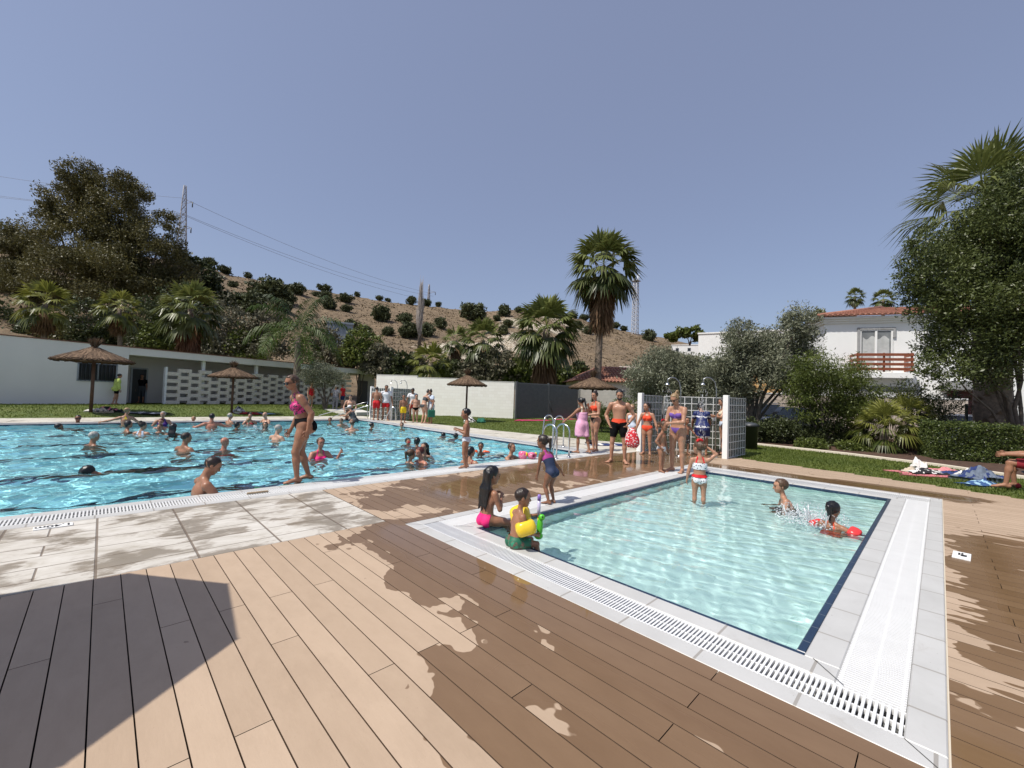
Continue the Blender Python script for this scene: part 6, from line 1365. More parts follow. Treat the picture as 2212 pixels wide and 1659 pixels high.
    if P['root'] == 'feet': off = np.array([0, 0, P['rootz'] - sole]) - np.append((J['nL'] + J['nR'])[:2] / 2, 0)
    elif P['root'] == 'seat': off = np.array([0, 0, P['rootz'] + .068 * H * w_])
    elif P['root'] == 'top': off = np.array([0, 0, P['rootz'] - hp(0, 0, 1.0)[2]])
    else: off = np.array([0, 0, P['rootz']])
    lo = np.min([q['lo'] for q in pr], 0); hi = np.max([q['hi'] for q in pr], 0); F = Field(lo, hi, res)
    for q in pr: F.add(q)
    for s in (-1, 1): F.add(EL(hp(s * .15, .40, .47), (.085 * hh, .07 * hh, .06 * hh), Rh, hk * .6, 't', True))
    V, Q = surface(F); V = smoothv(V, Q, 1, .45); N = vnormals(V, Q)
    dist = lambda gs: np.min([sdf(q, V) for q in pr if q['g'] in gs], 0); d_arm = dist(('aL', 'aR')); d_tl = dist(('t', 'lL', 'lR')); d_leg = dist(('lL', 'lR')); d_t = dist(('t',))
    for s in (-1, 1):
        ex.ell(hp(s * .15, .365, .47), (.05 * hh, .03 * hh, .026 * hh), 8, 1, Matrix(Rh.tolist())); ex.tube([hp(s * .07, .40, .56), hp(s * .15, .405, .585), hp(s * .235, .345, .555)], [.014 * hh, .018 * hh, .01 * hh], 5, 2)
    ex.ell(hp(0, .365, .215), (.085 * hh, .035 * hh, .028 * hh), 8, 3, Matrix(Rh.tolist()))
    nb0 = len(V); VB = np.concatenate([V, np.array(ex.V)]) + off; FB = [tuple(q) for q in Q] + [tuple(i + nb0 for i in f) for f in ex.F]
    hm = HAIR[hair[1]]
    meshobj('body', VB, FB, [SKIN[(tone, wet)], EYE, hm, LIP], t, True, [0] * len(Q) + list(ex.M))
    # ---- clothes follow the body surface, cut clean at their hems
    pv = (V - O) @ Rp / H; cv = (V - ch) @ Rc / H; notarm = (d_tl - d_arm * 1.0) * -1; noarm = d_arm - d_t - .006 * H; noleg = d_leg - d_t
    def legcut(t0, sl):
        r_ = np.full(len(V), 9.0)
        for s, nm in ((-1, 'L'), (1, 'R')):
            ax = nrm(J['k' + nm] - J['h' + nm]); al = ((V - J['h' + nm]) @ ax) / H; inw = -((V - J['h' + nm]) @ Rp[:, 0]) * s / H; m = (pv[:, 0] * s >= -.004); v_ = t0 + sl * inw - al
            r_ = np.where(m & (d_leg < d_t + .02 * H) | (m & (al > t0)), np.minimum(r_, v_), r_)
        return r_
    headcut = .17 - cv[:, 2]
    for cl_ in clothes:
        kind, m = cl_[0], CL[cl_[1]]; o = cl_[2] if len(cl_) > 2 else {}; th = o.get('th', .004); nm = o.get('name', kind)
        handok = (d_arm - d_tl) / H + .004
        if kind == 'briefs': f = np.minimum.reduce([o.get('top', .055) - pv[:, 2] + o.get('dip', .0) * (pv[:, 1] < 0), legcut(o.get('leg', .012), o.get('slope', .75)), handok]); nm = 'swim_briefs'
        elif kind == 'shorts': f = np.minimum.reduce([o.get('top', .065) - pv[:, 2], legcut(o.get('leg', .16), 0), handok]); th = o.get('th', .012); nm = o.get('name', 'swim_shorts')
        elif kind == 'band': f = np.minimum.reduce([o.get('top', .055) - cv[:, 2] + o.get('vee', 0) * -np.clip(.03 - np.abs(cv[:, 0]), 0, 1) * (cv[:, 1] > 0), cv[:, 2] - o.get('bot', -.052) - (o.get('back', .03) * (cv[:, 1] < .0) if 'back' in o else 0), noarm / H + .012]); nm = 'bikini_top'
        elif kind == 'straps':
            x0 = o.get('x', .055); f = np.minimum.reduce([o.get('w', .0075) - np.abs(np.abs(cv[:, 0]) - x0 + o.get('in', .25) * np.clip(cv[:, 2] - .03, 0, 1)), cv[:, 2] - .03, .125 - cv[:, 2] + 0 * cv[:, 0], noarm / H + .03]); nm = 'straps'
        elif kind == 'suit': f = np.minimum.reduce([o.get('top', .055) - cv[:, 2], legcut(o.get('leg', .02), .7), noarm / H + .012, handok + .004, cv[:, 2] - o.get('bot', -9)]); nm = o.get('name', 'swimsuit')
        elif kind == 'tee':
            sl = np.full(len(V), 1.0)
            for s, n2 in ((-1, 'L'), (1, 'R')):
                al = ((V - J['s' + n2]) @ nrm(J['e' + n2] - J['s' + n2])) / H; sl = np.where((d_arm < d_t) & (cv[:, 0] * s > 0), o.get('sleeve', .1) - al, sl)
            isup = np.where((d_arm < d_t - .0), sl, 1.0); neck = np.where(cv[:, 2] > .085, np.minimum(np.hypot(cv[:, 0], cv[:, 1] * .8) - .043 - .10 * np.clip(cv[:, 1], 0, 1) * 0, .140 - cv[:, 2]), 1.0); f = np.minimum.reduce([neck, np.where(d_arm < d_tl, isup, pv[:, 2] - o.get('bot', .0)), isup]); th = o.get('th', .014); nm = o.get('name', 't_shirt')
        elif kind == 'pants': f = np.minimum.reduce([o.get('top', .07) - pv[:, 2], legcut(9, 0), handok, np.where(d_leg < d_t, V[:, 2] - sole - o.get('cuff', .05) * H, 1)]); th = .016; nm = 'trousers'
        elif kind in ('dress', 'wrap', 'skirt'):
            # draped tube: body outline in slices, hanging loose below the widest place
            zt = ch + Rc[:, 2] * o.get('top', .05) * H if kind != 'skirt' else wst - Rp[:, 2] * .02 * H
            zb_ = np.array([0, 0, o.get('hem', .30) * H + sole]); n_ = 36; rows_ = 16; VV = []; r0 = None; kz = J['kL'][2] * .5 + J['kR'][2] * .5
            for i in range(rows_):
                q = i / (rows_ - 1); z = zt[2] + (zb_[2] - zt[2]) * q; sel = (np.abs(V[:, 2] - z) < .03) & (d_arm > d_tl); 
                cxy = V[sel][:, :2].mean(0) if sel.sum() > 5 else cxy; rr_ = []
                for j in range(n_):
                    a = 2 * pi * j / n_; dv = np.array([cos(a), sin(a)]); ext = ((V[sel][:, :2] - cxy) @ dv).max() if sel.sum() > 5 else .1
                    rr_.append(ext + .012 + .012 * q * sin(a * 5 + 2) + .02 * q)
                rr_ = np.array(rr_); rr_ = (rr_ + np.roll(rr_, 1) + np.roll(rr_, -1)) / 3
                if r0 is not None: rr_ = np.maximum(rr_, r0 * .965)
                r0 = rr_; VV += [(cxy[0] + cos(2 * pi * j / n_) * rr_[j], cxy[1] + sin(2 * pi * j / n_) * rr_[j], z + .008 * sin(j * .9) * q) for j in range(n_)]
            FF = [(i * n_ + j, i * n_ + (j + 1) % n_, (i + 1) * n_ + (j + 1) % n_, (i + 1) * n_ + j) for i in range(rows_ - 1) for j in range(n_)]
            ob = meshobj({'dress': 'dress', 'wrap': 'wrapped_towel', 'skirt': 'wrap_skirt'}[kind], np.array(VV) + off, FF, m, t, True); md = ob.modifiers.new('th', 'SOLIDIFY'); md.thickness = .006; continue
        elif kind == 'cap':
            b = MB(); b.ell(hp(0, -.05, .66), (.40 * hh, .48 * hh, .41 * hh), 16, 0, Matrix(Rh.tolist())); b.F = [q for q in b.F if np.mean([(np.array(b.V[i]) - hp(0, 0, .66)) @ Rh[:, 2] for i in q]) > 0]; b.S = b.S[:len(b.F)]; b.M = b.M[:len(b.F)]
            b.ell(hp(0, .42, .7), (.3 * hh, .3 * hh, .025 * hh), 14, 0, Matrix(Rh.tolist())); b.V = [tuple(np.array(v) + off) for v in b.V]; b.build('cap', m, t); continue
        elif kind == 'bow':
            b = MB()
            for s in (-1, 1): b.ell(hp(s * .16, -.15, 1.05), (.2 * hh, .07 * hh, .12 * hh), 10, 0, Matrix((Rh @ roty(s * .5)).tolist()))
            b.V = [tuple(np.array(v) + off) for v in b.V]; b.build('hair_bow', m, t); continue
        elif kind in ('armbandL', 'armbandR'):
            s = kind[-1]; a, e_ = J['s' + s], J['e' + s]; ax = nrm(e_ - a); p0 = a + ax * Lua * (.26 if o.get('r', 1) > 1.4 else .32); p1 = a + ax * Lua * (1.14 if o.get('r', 1) > 1.4 else .98); R1 = .068 * H * o.get('r', 1); pts = [p0 + off, p0 * .85 + p1 * .15 + off, (p0 + p1) / 2 + off, p0 * .15 + p1 * .85 + off, p1 + off]
            Mx = nrm(np.cross(ax, np.array([0.3, 1, .2]))); My = np.cross(ax, Mx); b = MB(); VV = []; n_ = 24; pz_ = ((-.02, .5), (.0, .8), (.12, .97), (.5, 1.06), (.88, .97), (1.0, .8), (1.02, .5))
            for q_, sc_ in pz_:
                for j in range(n_):
                    a_ = 2 * pi * j / n_; rr_ = R1 * sc_ / (abs(cos(a_)) ** 4 + abs(sin(a_)) ** 4) ** .25 * (1 + .03 * sin(a_ * 9) * (sc_ < .95)); VV.append(p0 + (p1 - p0) * q_ + (Mx * cos(a_) + My * sin(a_)) * rr_ + off)
            b.add(VV, [(i * n_ + j, i * n_ + (j + 1) % n_, (i + 1) * n_ + (j + 1) % n_, (i + 1) * n_ + j) for i in range(6) for j in range(n_)], 0, True); b.build('armband', m, t); continue
        elif kind == 'mask':
            MB().ell(hp(0, .36, .46) + off, (.27 * hh, .10 * hh, .12 * hh), 12, 0, Matrix(Rh.tolist())).build('swim_goggles', m, t); continue
        elif kind == 'watch':
            MB().tube([J['wL'] * .93 + J['eL'] * .07 + off, J['wL'] * .86 + J['eL'] * .14 + off], .021 * H, 12).build('watch', m, t); continue
        else: continue
        Vc, Fc, u = clipmesh(V, Q, f.astype(float))
        if len(Fc) < 4: continue
        nn = np.zeros_like(Vc); tn = np.cross(Vc[Fc[:, 1]] - Vc[Fc[:, 0]], Vc[Fc[:, 2]] - Vc[Fc[:, 0]])
        for a in range(3):
            for b_ in range(3): nn[:, b_] += np.bincount(Fc[:, a], tn[:, b_], minlength=len(Vc))
        nn /= np.linalg.norm(nn, axis=1)[:, None] + 1e-12
        if kind in ('tee', 'shorts', 'pants'): th_ = th * (1 + .6 * (vnoise(Vc[:, 0] * 14 + Vc[:, 1] * 9, Vc[:, 2] * 11) - .3)); Vc = Vc + nn * np.clip(th_, .004, None)[:, None]
        else: Vc = Vc + nn * th
        meshobj(nm, Vc + off, Fc, m, t, True)
    # ---- hair
    st = hair[0]
    if st != 'bald':
        infl = {'buzz': 1.035, 'short': 1.09, 'crop': 1.06}.get(st, 1.08); hr = []; cap_ = EL(hp(0, -.045, .63), np.array([.335, .42, .375]) * hh * infl, Rh, .05 * hh); hr.append(cap_)
        D = lambda v: nrm(v)
        dz = np.array([0, 0, -1.0]); bk = -Rh[:, 1]
        if st in ('long', 'longwet'):
            L_ = hair[2] if len(hair) > 2 else 1.5
            for x in np.linspace(-.27, .27, 7):
                a = hp(x, -.30, .62); b = a + dz * hh * .45 + bk * .14 * hh * 0; c_ = nb + Rc @ np.array([x * hh * 1.15, -.052 * H, 0]); d_ = c_ + (-Rc[:, 2] * .8 + dz * .4) * hh * L_ * (.75 + .3 * random.Random(int(x * 99)).random()) * .8 - Rc[:, 1] * .02 * H
                hr += [RC(a, b, .15 * hh, .14 * hh, .06 * hh), RC(b, c_, .13 * hh, .115 * hh, .06 * hh), RC(c_, d_, .105 * hh, .035 * hh, .04 * hh)]
        if st == 'bob':
            for x, y in ((-.3, -.1), (-.24, -.26), (0, -.34), (.24, -.26), (.3, -.1)): hr.append(RC(hp(x, y, .6), hp(x, y, .18), .12 * hh, .08 * hh, .08 * hh))
        if st in ('pony', 'highpony'):
            z = .98 if st == 'highpony' else .7; a = hp(0, -.40, z); b = hp(0, -.62, z - .02); L_ = hair[2] if len(hair) > 2 else .9; c_ = hp(.03, -.60, z - .5 * L_); d_ = hp(.05, -.52, z - L_); hr += [RC(a, b, .1 * hh, .115 * hh, .05 * hh), RC(b, c_, .125 * hh, .1 * hh, .05 * hh), RC(c_, d_, .1 * hh, .03 * hh, .05 * hh)]
        if st == 'bun': hr.append(EL(hp(0, -.30, 1.02), (.17 * hh, .17 * hh, .15 * hh), Rh, .05 * hh))
        if st == 'curly':
            rd = random.Random(5)
            for i in range(24): a = rd.uniform(0, 2 * pi); e_ = rd.uniform(.1, 1.3); hr.append(EL(hp(.36 * cos(a) * cos(e_), -.08 + .43 * sin(a) * cos(e_), .62 + .4 * sin(e_)), (.11 * hh,) * 3, None, .04 * hh))
        lo = np.min([q['lo'] for q in hr], 0); hi = np.max([q['hi'] for q in hr], 0); F = Field(lo, hi, min(res, hh / 16))
        for q in hr: F.add(q)
        X = np.stack(np.meshgrid(*F.ax, indexing='ij'), -1); q = (X - hc) @ Rh / hh
        a0, a1 = np.array([.36, .80]), np.array([-.30, .10]); dr = (a1 - a0) / np.linalg.norm(a1 - a0); nrmv = np.array([dr[1], -dr[0]])
        pl = ((q[..., 1] - a0[0]) * nrmv[0] + (q[..., 2] - a0[1]) * nrmv[1]); pl = np.where(np.abs(nrmv[0]) > 0, pl, pl)
        if nrmv[1] < 0: pl = -pl
        yy = q[..., 1]; zl = np.interp(yy, [-.5, -.3, -.1, .02, .1, .2, .5], [.10, .14, .40, .36, .46, .80, .84]) + (fbm(q[..., 0] * 5 + 9, yy * 5 + q[..., 2] * 3 + 9, 2) - .5) * .17
        face = (zl - q[..., 2]) * hh * .75                                            # positive outside the hairline
        side = (q[..., 1] > -.16)
        cut = np.where(side if st in ('long', 'longwet', 'bob', 'pony', 'highpony', 'curly') else np.ones_like(side), face, -1.0); F.d = np.maximum(F.d, cut.astype(np.float32))
        Vh, Qh = surface(F)
        if len(Vh):
            Vh = smoothv(Vh, Qh, 1, .35); Nh = vnormals(Vh, Qh); amp = .05 if st in ('long', 'longwet', 'curly', 'pony', 'highpony') else .055
            Vh = Vh + Nh * ((fbm((Vh[:, 0] + 3) * 55, (Vh[:, 1] * 1.0 + Vh[:, 2] * .25 + 3) * 55, 2) - .5) * amp * hh)[:, None]; meshobj('hair', Vh + off, Qh, hm, t, True)
    if beard:
        F = Field(hp(-.4, -.3, -.2).min() * np.ones(3) * 0 + hc - .5 * hh, hc + .6 * hh, min(res, hh / 18)); F.add(EL(hp(0, .10, .30), (.285 * hh, .32 * hh, .32 * hh), Rh, .03)); F.add(EL(hp(0, .2, .1), (.2 * hh, .19 * hh, .15 * hh), Rh, .05 * hh))
        X = np.stack(np.meshgrid(*F.ax, indexing='ij'), -1); q = (X - hc) @ Rh / hh; F.d = np.maximum(F.d, ((q[..., 2] - .34 + .35 * np.clip(q[..., 1] - .1, 0, 1)) * hh).astype(np.float32)); F.d = np.maximum(F.d, ((-.02 - q[..., 1]) * hh).astype(np.float32)); Vh, Qh = surface(F); meshobj('beard', smoothv(Vh, Qh, 1) + off, Qh, hm, t, True)
    if shades:
        b = MB(); Rm = Matrix(Rh.tolist())
        for s in (-1, 1): b.ell(hp(s * .155, .41, .475), (.125 * hh, .035 * hh, .085 * hh), 10, 0, Rm); b.tube([hp(s * .26, .39, .50), hp(s * .345, .2, .5), hp(s * .35, -.06, .49)], .02 * hh, 6, 0)
        b.tube([hp(-.06, .44, .50), hp(.06, .44, .50)], .02 * hh, 6, 0); b.V = [tuple(np.array(v) + off) for v in b.V]; b.build('sunglasses', GLS, t)
    return {k_: v + off for k_, v in J.items()} | {'off': off}
def person(label, px, H, face, z=0.0, group=None, pos=None, **kw):
    """px: feet (or seat) in photograph pixels (4032 wide); face: 0 away, 90 right, 180 towards the viewer, 270 left"""
    q = np.array(pos, float) if pos is not None else (gz(px[0] / 1.8228, px[1] / 1.8228) if z == 0 else gp(px[0] / 1.8228, px[1] / 1.8228, z))
    hd = math.atan2(q[1], q[0]) - RAD(face); t = thing('person', label, 'person', (q[0], q[1], q[2] if pos is None else pos[2]), hd - pi / 2, group)
    J = build_person(t, H, **kw); R = rotz(hd - pi / 2); return t, {k: np.array(t.location) + R @ v for k, v in J.items()}
def swimmer(label, wl, top, H, face, pose=None, floor=-1.44, clothes=(), **kw):
    """a bather in the pool: wl = waterline pixel, top = row of the head top"""
    q = gp(wl[0] / 1.8228, wl[1] / 1.8228, WZ); ht = hgt(q, top / 1.8228); hd = math.atan2(q[1], q[0]) - RAD(face)
    t = thing('person', label, 'person', (q[0], q[1], 0), hd - pi / 2, 'bathers in the pools'); P = dict(root='top', rootz=ht, aL=((.55, .25, -.8), (.35, .7, -.3)), aR=((.55, .25, -.8), (.35, .7, -.3)))
    c = min(1, max(0, (1.62 - H) / .6)); hipz = ht - H + (.53 - .08 * c) * H; need = hipz - floor - .06 * H; leg = (.488 - .076 * c) * H
    if need < leg:
        ca = max(.1, min(1, need / leg)); a = math.acos(ca); P['lL'] = ((.12, sin(a), -ca), (.0, -sin(a), -ca)); P['lR'] = ((.12, sin(a), -ca), (.0, -sin(a), -ca))
    P.update(pose or {}); J = build_person(t, H, pose=P, clothes=clothes, wet=True, res=kw.pop('res', .02), **kw); R = rotz(hd - pi / 2); return t, {k: np.array(t.location) + R @ v for k, v in J.items()}
# ================================================================ THE BATHERS
# ---- on the deck and pool edges
person('woman in pink floral bikini top, black briefs and sunglasses stepping along the big pool edge', (1192, 1895), 1.71, 268, sex='f', tone='tan', fat=1.2, hair=('crop', 'brown'), shades=True, res=.012,
       pose=dict(lean=24, pel=.35, head=(22, 12), twist=14, aL=((.22, -.62, -.9), (.04, .16, -1)), aR=((.2, -.3, -1), (.1, .4, -.9)), lL=((.05, .30, -1), (.0, -.1, -1)), lR=((.05, .06, -1), (.02, -.34, -1)), hand=.45),
       clothes=[('band', 'pinkpat', dict(top=.058, bot=-.062)), ('straps', 'pinkpat', {}), ('briefs', 'black', dict(top=.07, leg=.012, slope=.9))])
t_, JG = person('girl in hot pink briefs with long wet black hair sitting at the paddling pool corner', (1915, 2068), 1.12, 52, sex='f', tone='tan', hair=('long', 'black', 1.2), res=.010,
       pose=dict(root='seat', lean=5, pel=.2, head=(-14, 6), aL=((.3, .3, -1), (-.5, .6, .7)), aR=((.32, .25, -1), (-.55, .55, .75)), lL=((-.62, .95, -.12), (-.1, .25, -1)), lR=((.5, .85, -.12), (.1, .25, -1))), clothes=[('briefs', 'pink', dict(top=.06, leg=.02))])
t_, JB = person('small boy with yellow armbands and green print shorts sitting on the paddling pool rim', (2030, 2152), .94, 66, sex='m', tone='tan', hair=('buzz', 'dark'), res=.010,
       pose=dict(root='seat', lean=10, pel=.2, head=(-10, 4), aL=((.45, .75, -.45), (-.35, .95, .12)), aR=((.3, .22, -1), (-.25, .95, -.35)), lL=((.1, .97, -.12), (0, .1, -1)), lR=((.12, .97, -.12), (0, .1, -1)), hand=.9),
       clothes=[('shorts', 'green', dict(leg=.13, top=.05)), ('armbandR', 'band_y', dict(r=1.5)), ('armbandL', 'band_y', dict(r=1.5))])
person('girl in magenta and navy swimsuit bending forward on the paddling pool rim', (2170, 1984), 1.0, 312, sex='f', tone='brown', hair=('pony', 'dark', .95), res=.011,
       pose=dict(lean=36, pel=.55, head=(12, 6), aL=((.12, .12, -1), (.0, .16, -1)), aR=((.42, -.30, -1), (.5, -.35, -.7)), lL=((.05, .32, -1), (.0, -.42, -1)), lR=((.06, .36, -1), (.04, -.3, -1)), hand=.15),
       clothes=[('suit', 'navy', dict(top=-.012, leg=.03)), ('band', 'magenta', dict(top=.05, bot=-.012)), ('straps', 'magenta', dict(w=.016, x=.045))])
person('boy in white patterned trunks with clasped hands standing on the big pool edge', (1834, 1842), 1.19, 272, sex='m', tone='tan', hair=('short', 'black'), res=.012,
       pose=dict(lean=-2, head=(0, 4), aL=((.2, .1, -1), (-.3, .85, .35)), aR=((.2, .1, -1), (-.3, .85, .35)), lL=((.03, .12, -1), (0, -.16, -1)), lR=((.03, -.05, -1), (0, -.08, -1)), hand=.2), clothes=[('briefs', 'white', dict(top=.045, leg=.05))])
person('girl wrapped in a pale pink towel holding the pool ladder', (2297, 1786), 1.5, 318, sex='f', tone='tan', hair=('pony', 'black', 1.5), pose=dict(head=(8, 18), aL=((.62, .5, -.75), (.45, .65, -.65)), aR=((.2, .1, -1), (-.2, .4, -.9)), lL=((.05, .12, -1), (.0, .0, -1)), lR=((.06, -.3, -1), (.04, -.3, -1))), clothes=[('straps', 'cream', dict(w=.012)), ('wrap', 'towel', dict(top=.03, hem=.31))])
person('woman in orange bikini top and black briefs with a hand at her mouth', (2343, 1776), 1.68, 235, sex='f', tone='mid', hair=('bun', 'dark'), pose=dict(head=(10, 8), aR=((.2, .25, -1), (-.45, .45, .85)), aL=((.25, .2, -1), (-.6, .75, -.1)), lL=((.03, .08, -1), (.0, -.1, -1)), lR=((.03, .0, -1), (.0, -.1, -1))), clothes=[('band', 'orange', dict(top=.045, bot=-.04)), ('straps', 'orange', dict(w=.006)), ('briefs', 'black', dict(top=.035, leg=-.02, slope=1.1))])
t_, JM = person('bearded man in black and orange swim shorts with hands on hips', (2432, 1822), 1.71, 186, sex='m', tone='mid', hair=('short', 'black'), beard=True, shades=False, pose=dict(head=(6, 20), aL=((.62, -.3, -1), (-.5, .42, -.8)), aR=((.5, -.3, -1), (-.4, .4, -.9)), lL=((.13, .02, -1), (.03, -.02, -1)), lR=((.14, .04, -1), (.04, -.02, -1)), hand=.6, footyaw=24), clothes=[('shorts', 'black', dict(leg=.17, top=.055)), ('shorts', 'orange', dict(leg=-.03, top=.068, th=.017, name='waistband')), ('watch', 'dgrey')])
person('fair skinned child half hidden behind the man with the red bag', (2486, 1762), 1.35, 200, sex='f', tone='light', hair=('short', 'blond'), clothes=[('suit', 'lblue', {})])
person('girl in ruffled orange red bikini standing inside the left shower wing', None, 1.42, 196, pos=tuple(at(1397, 971, 11.75)[:2]) + (0,), sex='f', tone='mid', hair=('pony', 'dark', .8), pose=dict(head=(-34, 4), aL=((.42, .05, -1), (.32, .15, -1)), aR=((.45, .0, -1), (.3, .1, -1)), lL=((.04, .05, -1), (.02, -.05, -1))), clothes=[('band', 'orange', dict(top=.05, bot=-.045, th=.012)), ('straps', 'orange', dict(w=.006)), ('briefs', 'orange', dict(top=.05, leg=.02, th=.009))])
person('woman in purple bikini and sunglasses doing the hair of a small child', (2666, 1858), 1.66, 212, sex='f', tone='mid', fat=1.05, hair=('highpony', 'blond', .9), shades=True, res=.012, pose=dict(lean=6, head=(-4, 28), aR=((.12, .35, -1), (.1, .75, -.35)), aL=((.16, .4, -1), (-.9, .8, -.12)), lL=((.06, .03, -1), (.02, -.06, -1)), lR=((.08, .03, -1), (.03, -.08, -1)), hand=.5), clothes=[('band', 'purple', dict(top=.028, bot=-.038, vee=.6)), ('briefs', 'purple', dict(top=.03, leg=-.02, slope=1.1))])
person('small child with a red hair bow and white printed briefs before the purple bikini woman', (2603, 1858), 1.07, 112, sex='f', tone='tan', hair=('pony', 'brown', .4), res=.012, pose=dict(head=(-10, 6), aL=((.2, .1, -1), (0, .3, -1)), aR=((.45, -.4, -1), (-.3, .5, -.7)), lL=((.04, .0, -1), (.0, -.04, -1))), clothes=[('briefs', 'whale', dict(top=.03, leg=.03)), ('bow', 'red')])
person('stout woman in navy tie dyed dress bending under the shower, seen from behind', (2762, 1792), 1.52, 350, sex='f', tone='tan', fat=1.24, hair=('bob', 'black'), pose=dict(lean=26, pel=.35, head=(10, 30), aL=((.2, .5, -.9), (0, .6, -.8)), aR=((.35, .4, -.9), (.1, .6, -.6)), lL=((.09, .05, -1), (.02, -.04, -1)), lR=((.09, .05, -1), (.02, -.04, -1))), clothes=[('tee', 'tie', dict(sleeve=.10, bot=-.03, th=.014, name='dress_top')), ('dress', 'tie', dict(top=-.07, hem=.34))])
person('woman in cream top half hidden behind the right white shower post', None, 1.62, 255, pos=tuple(at(1562, 983, 12.35)[:2]) + (0,), sex='f', tone='mid', hair=('bob', 'dark'), pose=dict(head=(0, 12), aR=((.3, .5, -.8), (-.1, .8, .1)), aL=((.3, .5, -.8), (.1, .8, .2))), clothes=[('band', 'cream', dict(top=.06, bot=-.06)), ('straps', 'cream', {}), ('briefs', 'lblue', {})])
person('little boy in black print shorts under the shower behind the purple bikini woman', None, 1.06, 150, pos=tuple(at(1481, 974, 12.0)[:2]) + (0,), sex='m', tone='tan', hair=('short', 'dark'), pose=dict(aL=((.5, .3, -.8), (.3, .5, -.6))), clothes=[('shorts', 'dpatt', {})])
ft = gp(2186, 1064); rt_ = RW[:, 0]; hipp = ft + np.array([rt_[0], rt_[1], 0]) * .62
person('man in dark red shorts sitting on a stool at the right lawn edge', None, 1.76, 268, pos=(hipp[0], hipp[1], 0), sex='m', tone='tan', fat=1.1, hair=('short', 'dark'), wet=False, pose=dict(root='seat', rootz=.40, lean=14, pel=.2, head=(0, 10), aL=((.2, .45, -.9), (-.1, 1, -.1)), aR=((.2, .45, -.9), (-.1, 1, -.1)), lL=((.14, .98, .06), (.04, .12, -1)), lR=((.3, .92, .03), (.05, -.1, -1))), clothes=[('shorts', 'wineline', dict(leg=.2, th=.016))])
t = thing('stool', 'low folding stool under the man sitting at the right edge', 'stool', (hipp[0], hipp[1], 0), rzc); MB().bbox((-.2, -.2, .36), (.2, .2, .39), .01).build('seat', F_GREYB, t)
for sx in (-1, 1): MB().tube([(sx * .18, -.18, 0), (sx * .18, .18, .36)], .012, 6).build('leg', STEEL, t); MB().tube([(sx * .16, .18, 0), (sx * .16, -.18, .36)], .012, 6).build('leg', STEEL, t)
# ---- far side
FR = dict(res=.022, wet=False)
person('man in lime green jacket and dark shorts walking along the pool house', None, 1.68, 78, sex='m', tone='mid', fat=1.12, hair=('short', 'dark'), pos=tuple(at(247, 868, 23.0)[:2]) + (.28,), pose=dict(lean=6, head=(-12, 14), lL=((.05, .2, -1), (0, -.1, -1)), lR=((.05, -.1, -1), (0, -.25, -1))), clothes=[('tee', 'lime', dict(sleeve=.3, bot=-.09, th=.03, name='jacket')), ('shorts', 'black', dict(leg=.17))], **FR)
P_ = at(304, 866, 26.1); person('person in black standing in the dark pool house doorway', None, 1.72, 185, pos=(P_[0], P_[1], .29), sex='m', tone='tan', hair=('short', 'black'), clothes=[('tee', 'black', dict(bot=-.08)), ('pants', 'dgrey', dict(cuff=.22))], **FR)
person('tanned man in red shorts seen from behind beside the lifeguard', (1479, 1655), 1.72, 12, sex='m', tone='tan', hair=('short', 'dark'), pose=dict(head=(20, 18), lL=((.05, .1, -1), (0, -.1, -1))), clothes=[('shorts', 'red', dict(leg=.16))], **FR)
person('lifeguard in white T shirt and red shorts walking by the curved rails', (1516, 1655), 1.82, 178, sex='m', tone='tan', hair=('short', 'black'), pose=dict(head=(0, 8), aL=((.3, .05, -1), (.15, .2, -1)), lL=((.06, .12, -1), (0, .0, -1)), lR=((.06, -.12, -1), (0, -.3, -1))), clothes=[('tee', 'tee', dict(bot=-.03)), ('shorts', 'red', dict(leg=.15))], **FR)
person('boy in yellow shorts standing by the far shower', (1586, 1664), 1.37, 165, sex='m', tone='tan', hair=('short', 'dark'), pose=dict(head=(-20, 0)), clothes=[('shorts', 'yellow', dict(leg=.15))], **FR)
person('second man in white T shirt and red shorts looking down between two boys', (1622, 1655), 1.74, 186, sex='m', tone='brown', hair=('short', 'black'), pose=dict(lean=6, head=(0, 28), aR=((.35, .3, -1), (.2, .5, -.8))), clothes=[('tee', 'tee', dict(bot=-.03)), ('shorts', 'red', dict(leg=.15))], **FR)
person('chubby boy in black briefs and white clogs holding hands', (1634, 1663), 1.42, 172, sex='m', tone='light', fat=1.28, hair=('short', 'dark'), pose=dict(head=(10, 12), aR=((.45, .15, -1), (.35, .2, -1))), clothes=[('briefs', 'black', dict(top=.02, leg=.05))], **FR)
person('woman in dark bikini hugging a child, side on to the far lawn', (1666, 1668), 1.68, 60, sex='f', tone='light', fat=1.12, hair=('bun', 'dark'), pose=dict(lean=20, pel=.3, head=(-10, 25), aR=((.2, .6, -.7), (-.5, .8, .1)), aL=((.2, .6, -.7), (-.5, .8, .1)), lL=((.05, .2, -1), (0, -.25, -1)), lR=((.05, .35, -1), (0, -.3, -1))), clothes=[('band', 'dgrey', {}), ('straps', 'dgrey', {}), ('briefs', 'dgrey', dict(top=.03))], **FR)
t_, JW = person('woman in pale grey top and white wrap skirt carrying a green bag', (1694, 1668), 1.66, 240, sex='f', tone='tan', hair=('bun', 'dark'), pose=dict(head=(0, 15), aL=((.35, .05, -1), (.1, .3, -.9))), clothes=[('tee', 'lblue', dict(bot=.03, sleeve=.08)), ('skirt', 'tee', dict(hem=.36))], **FR)
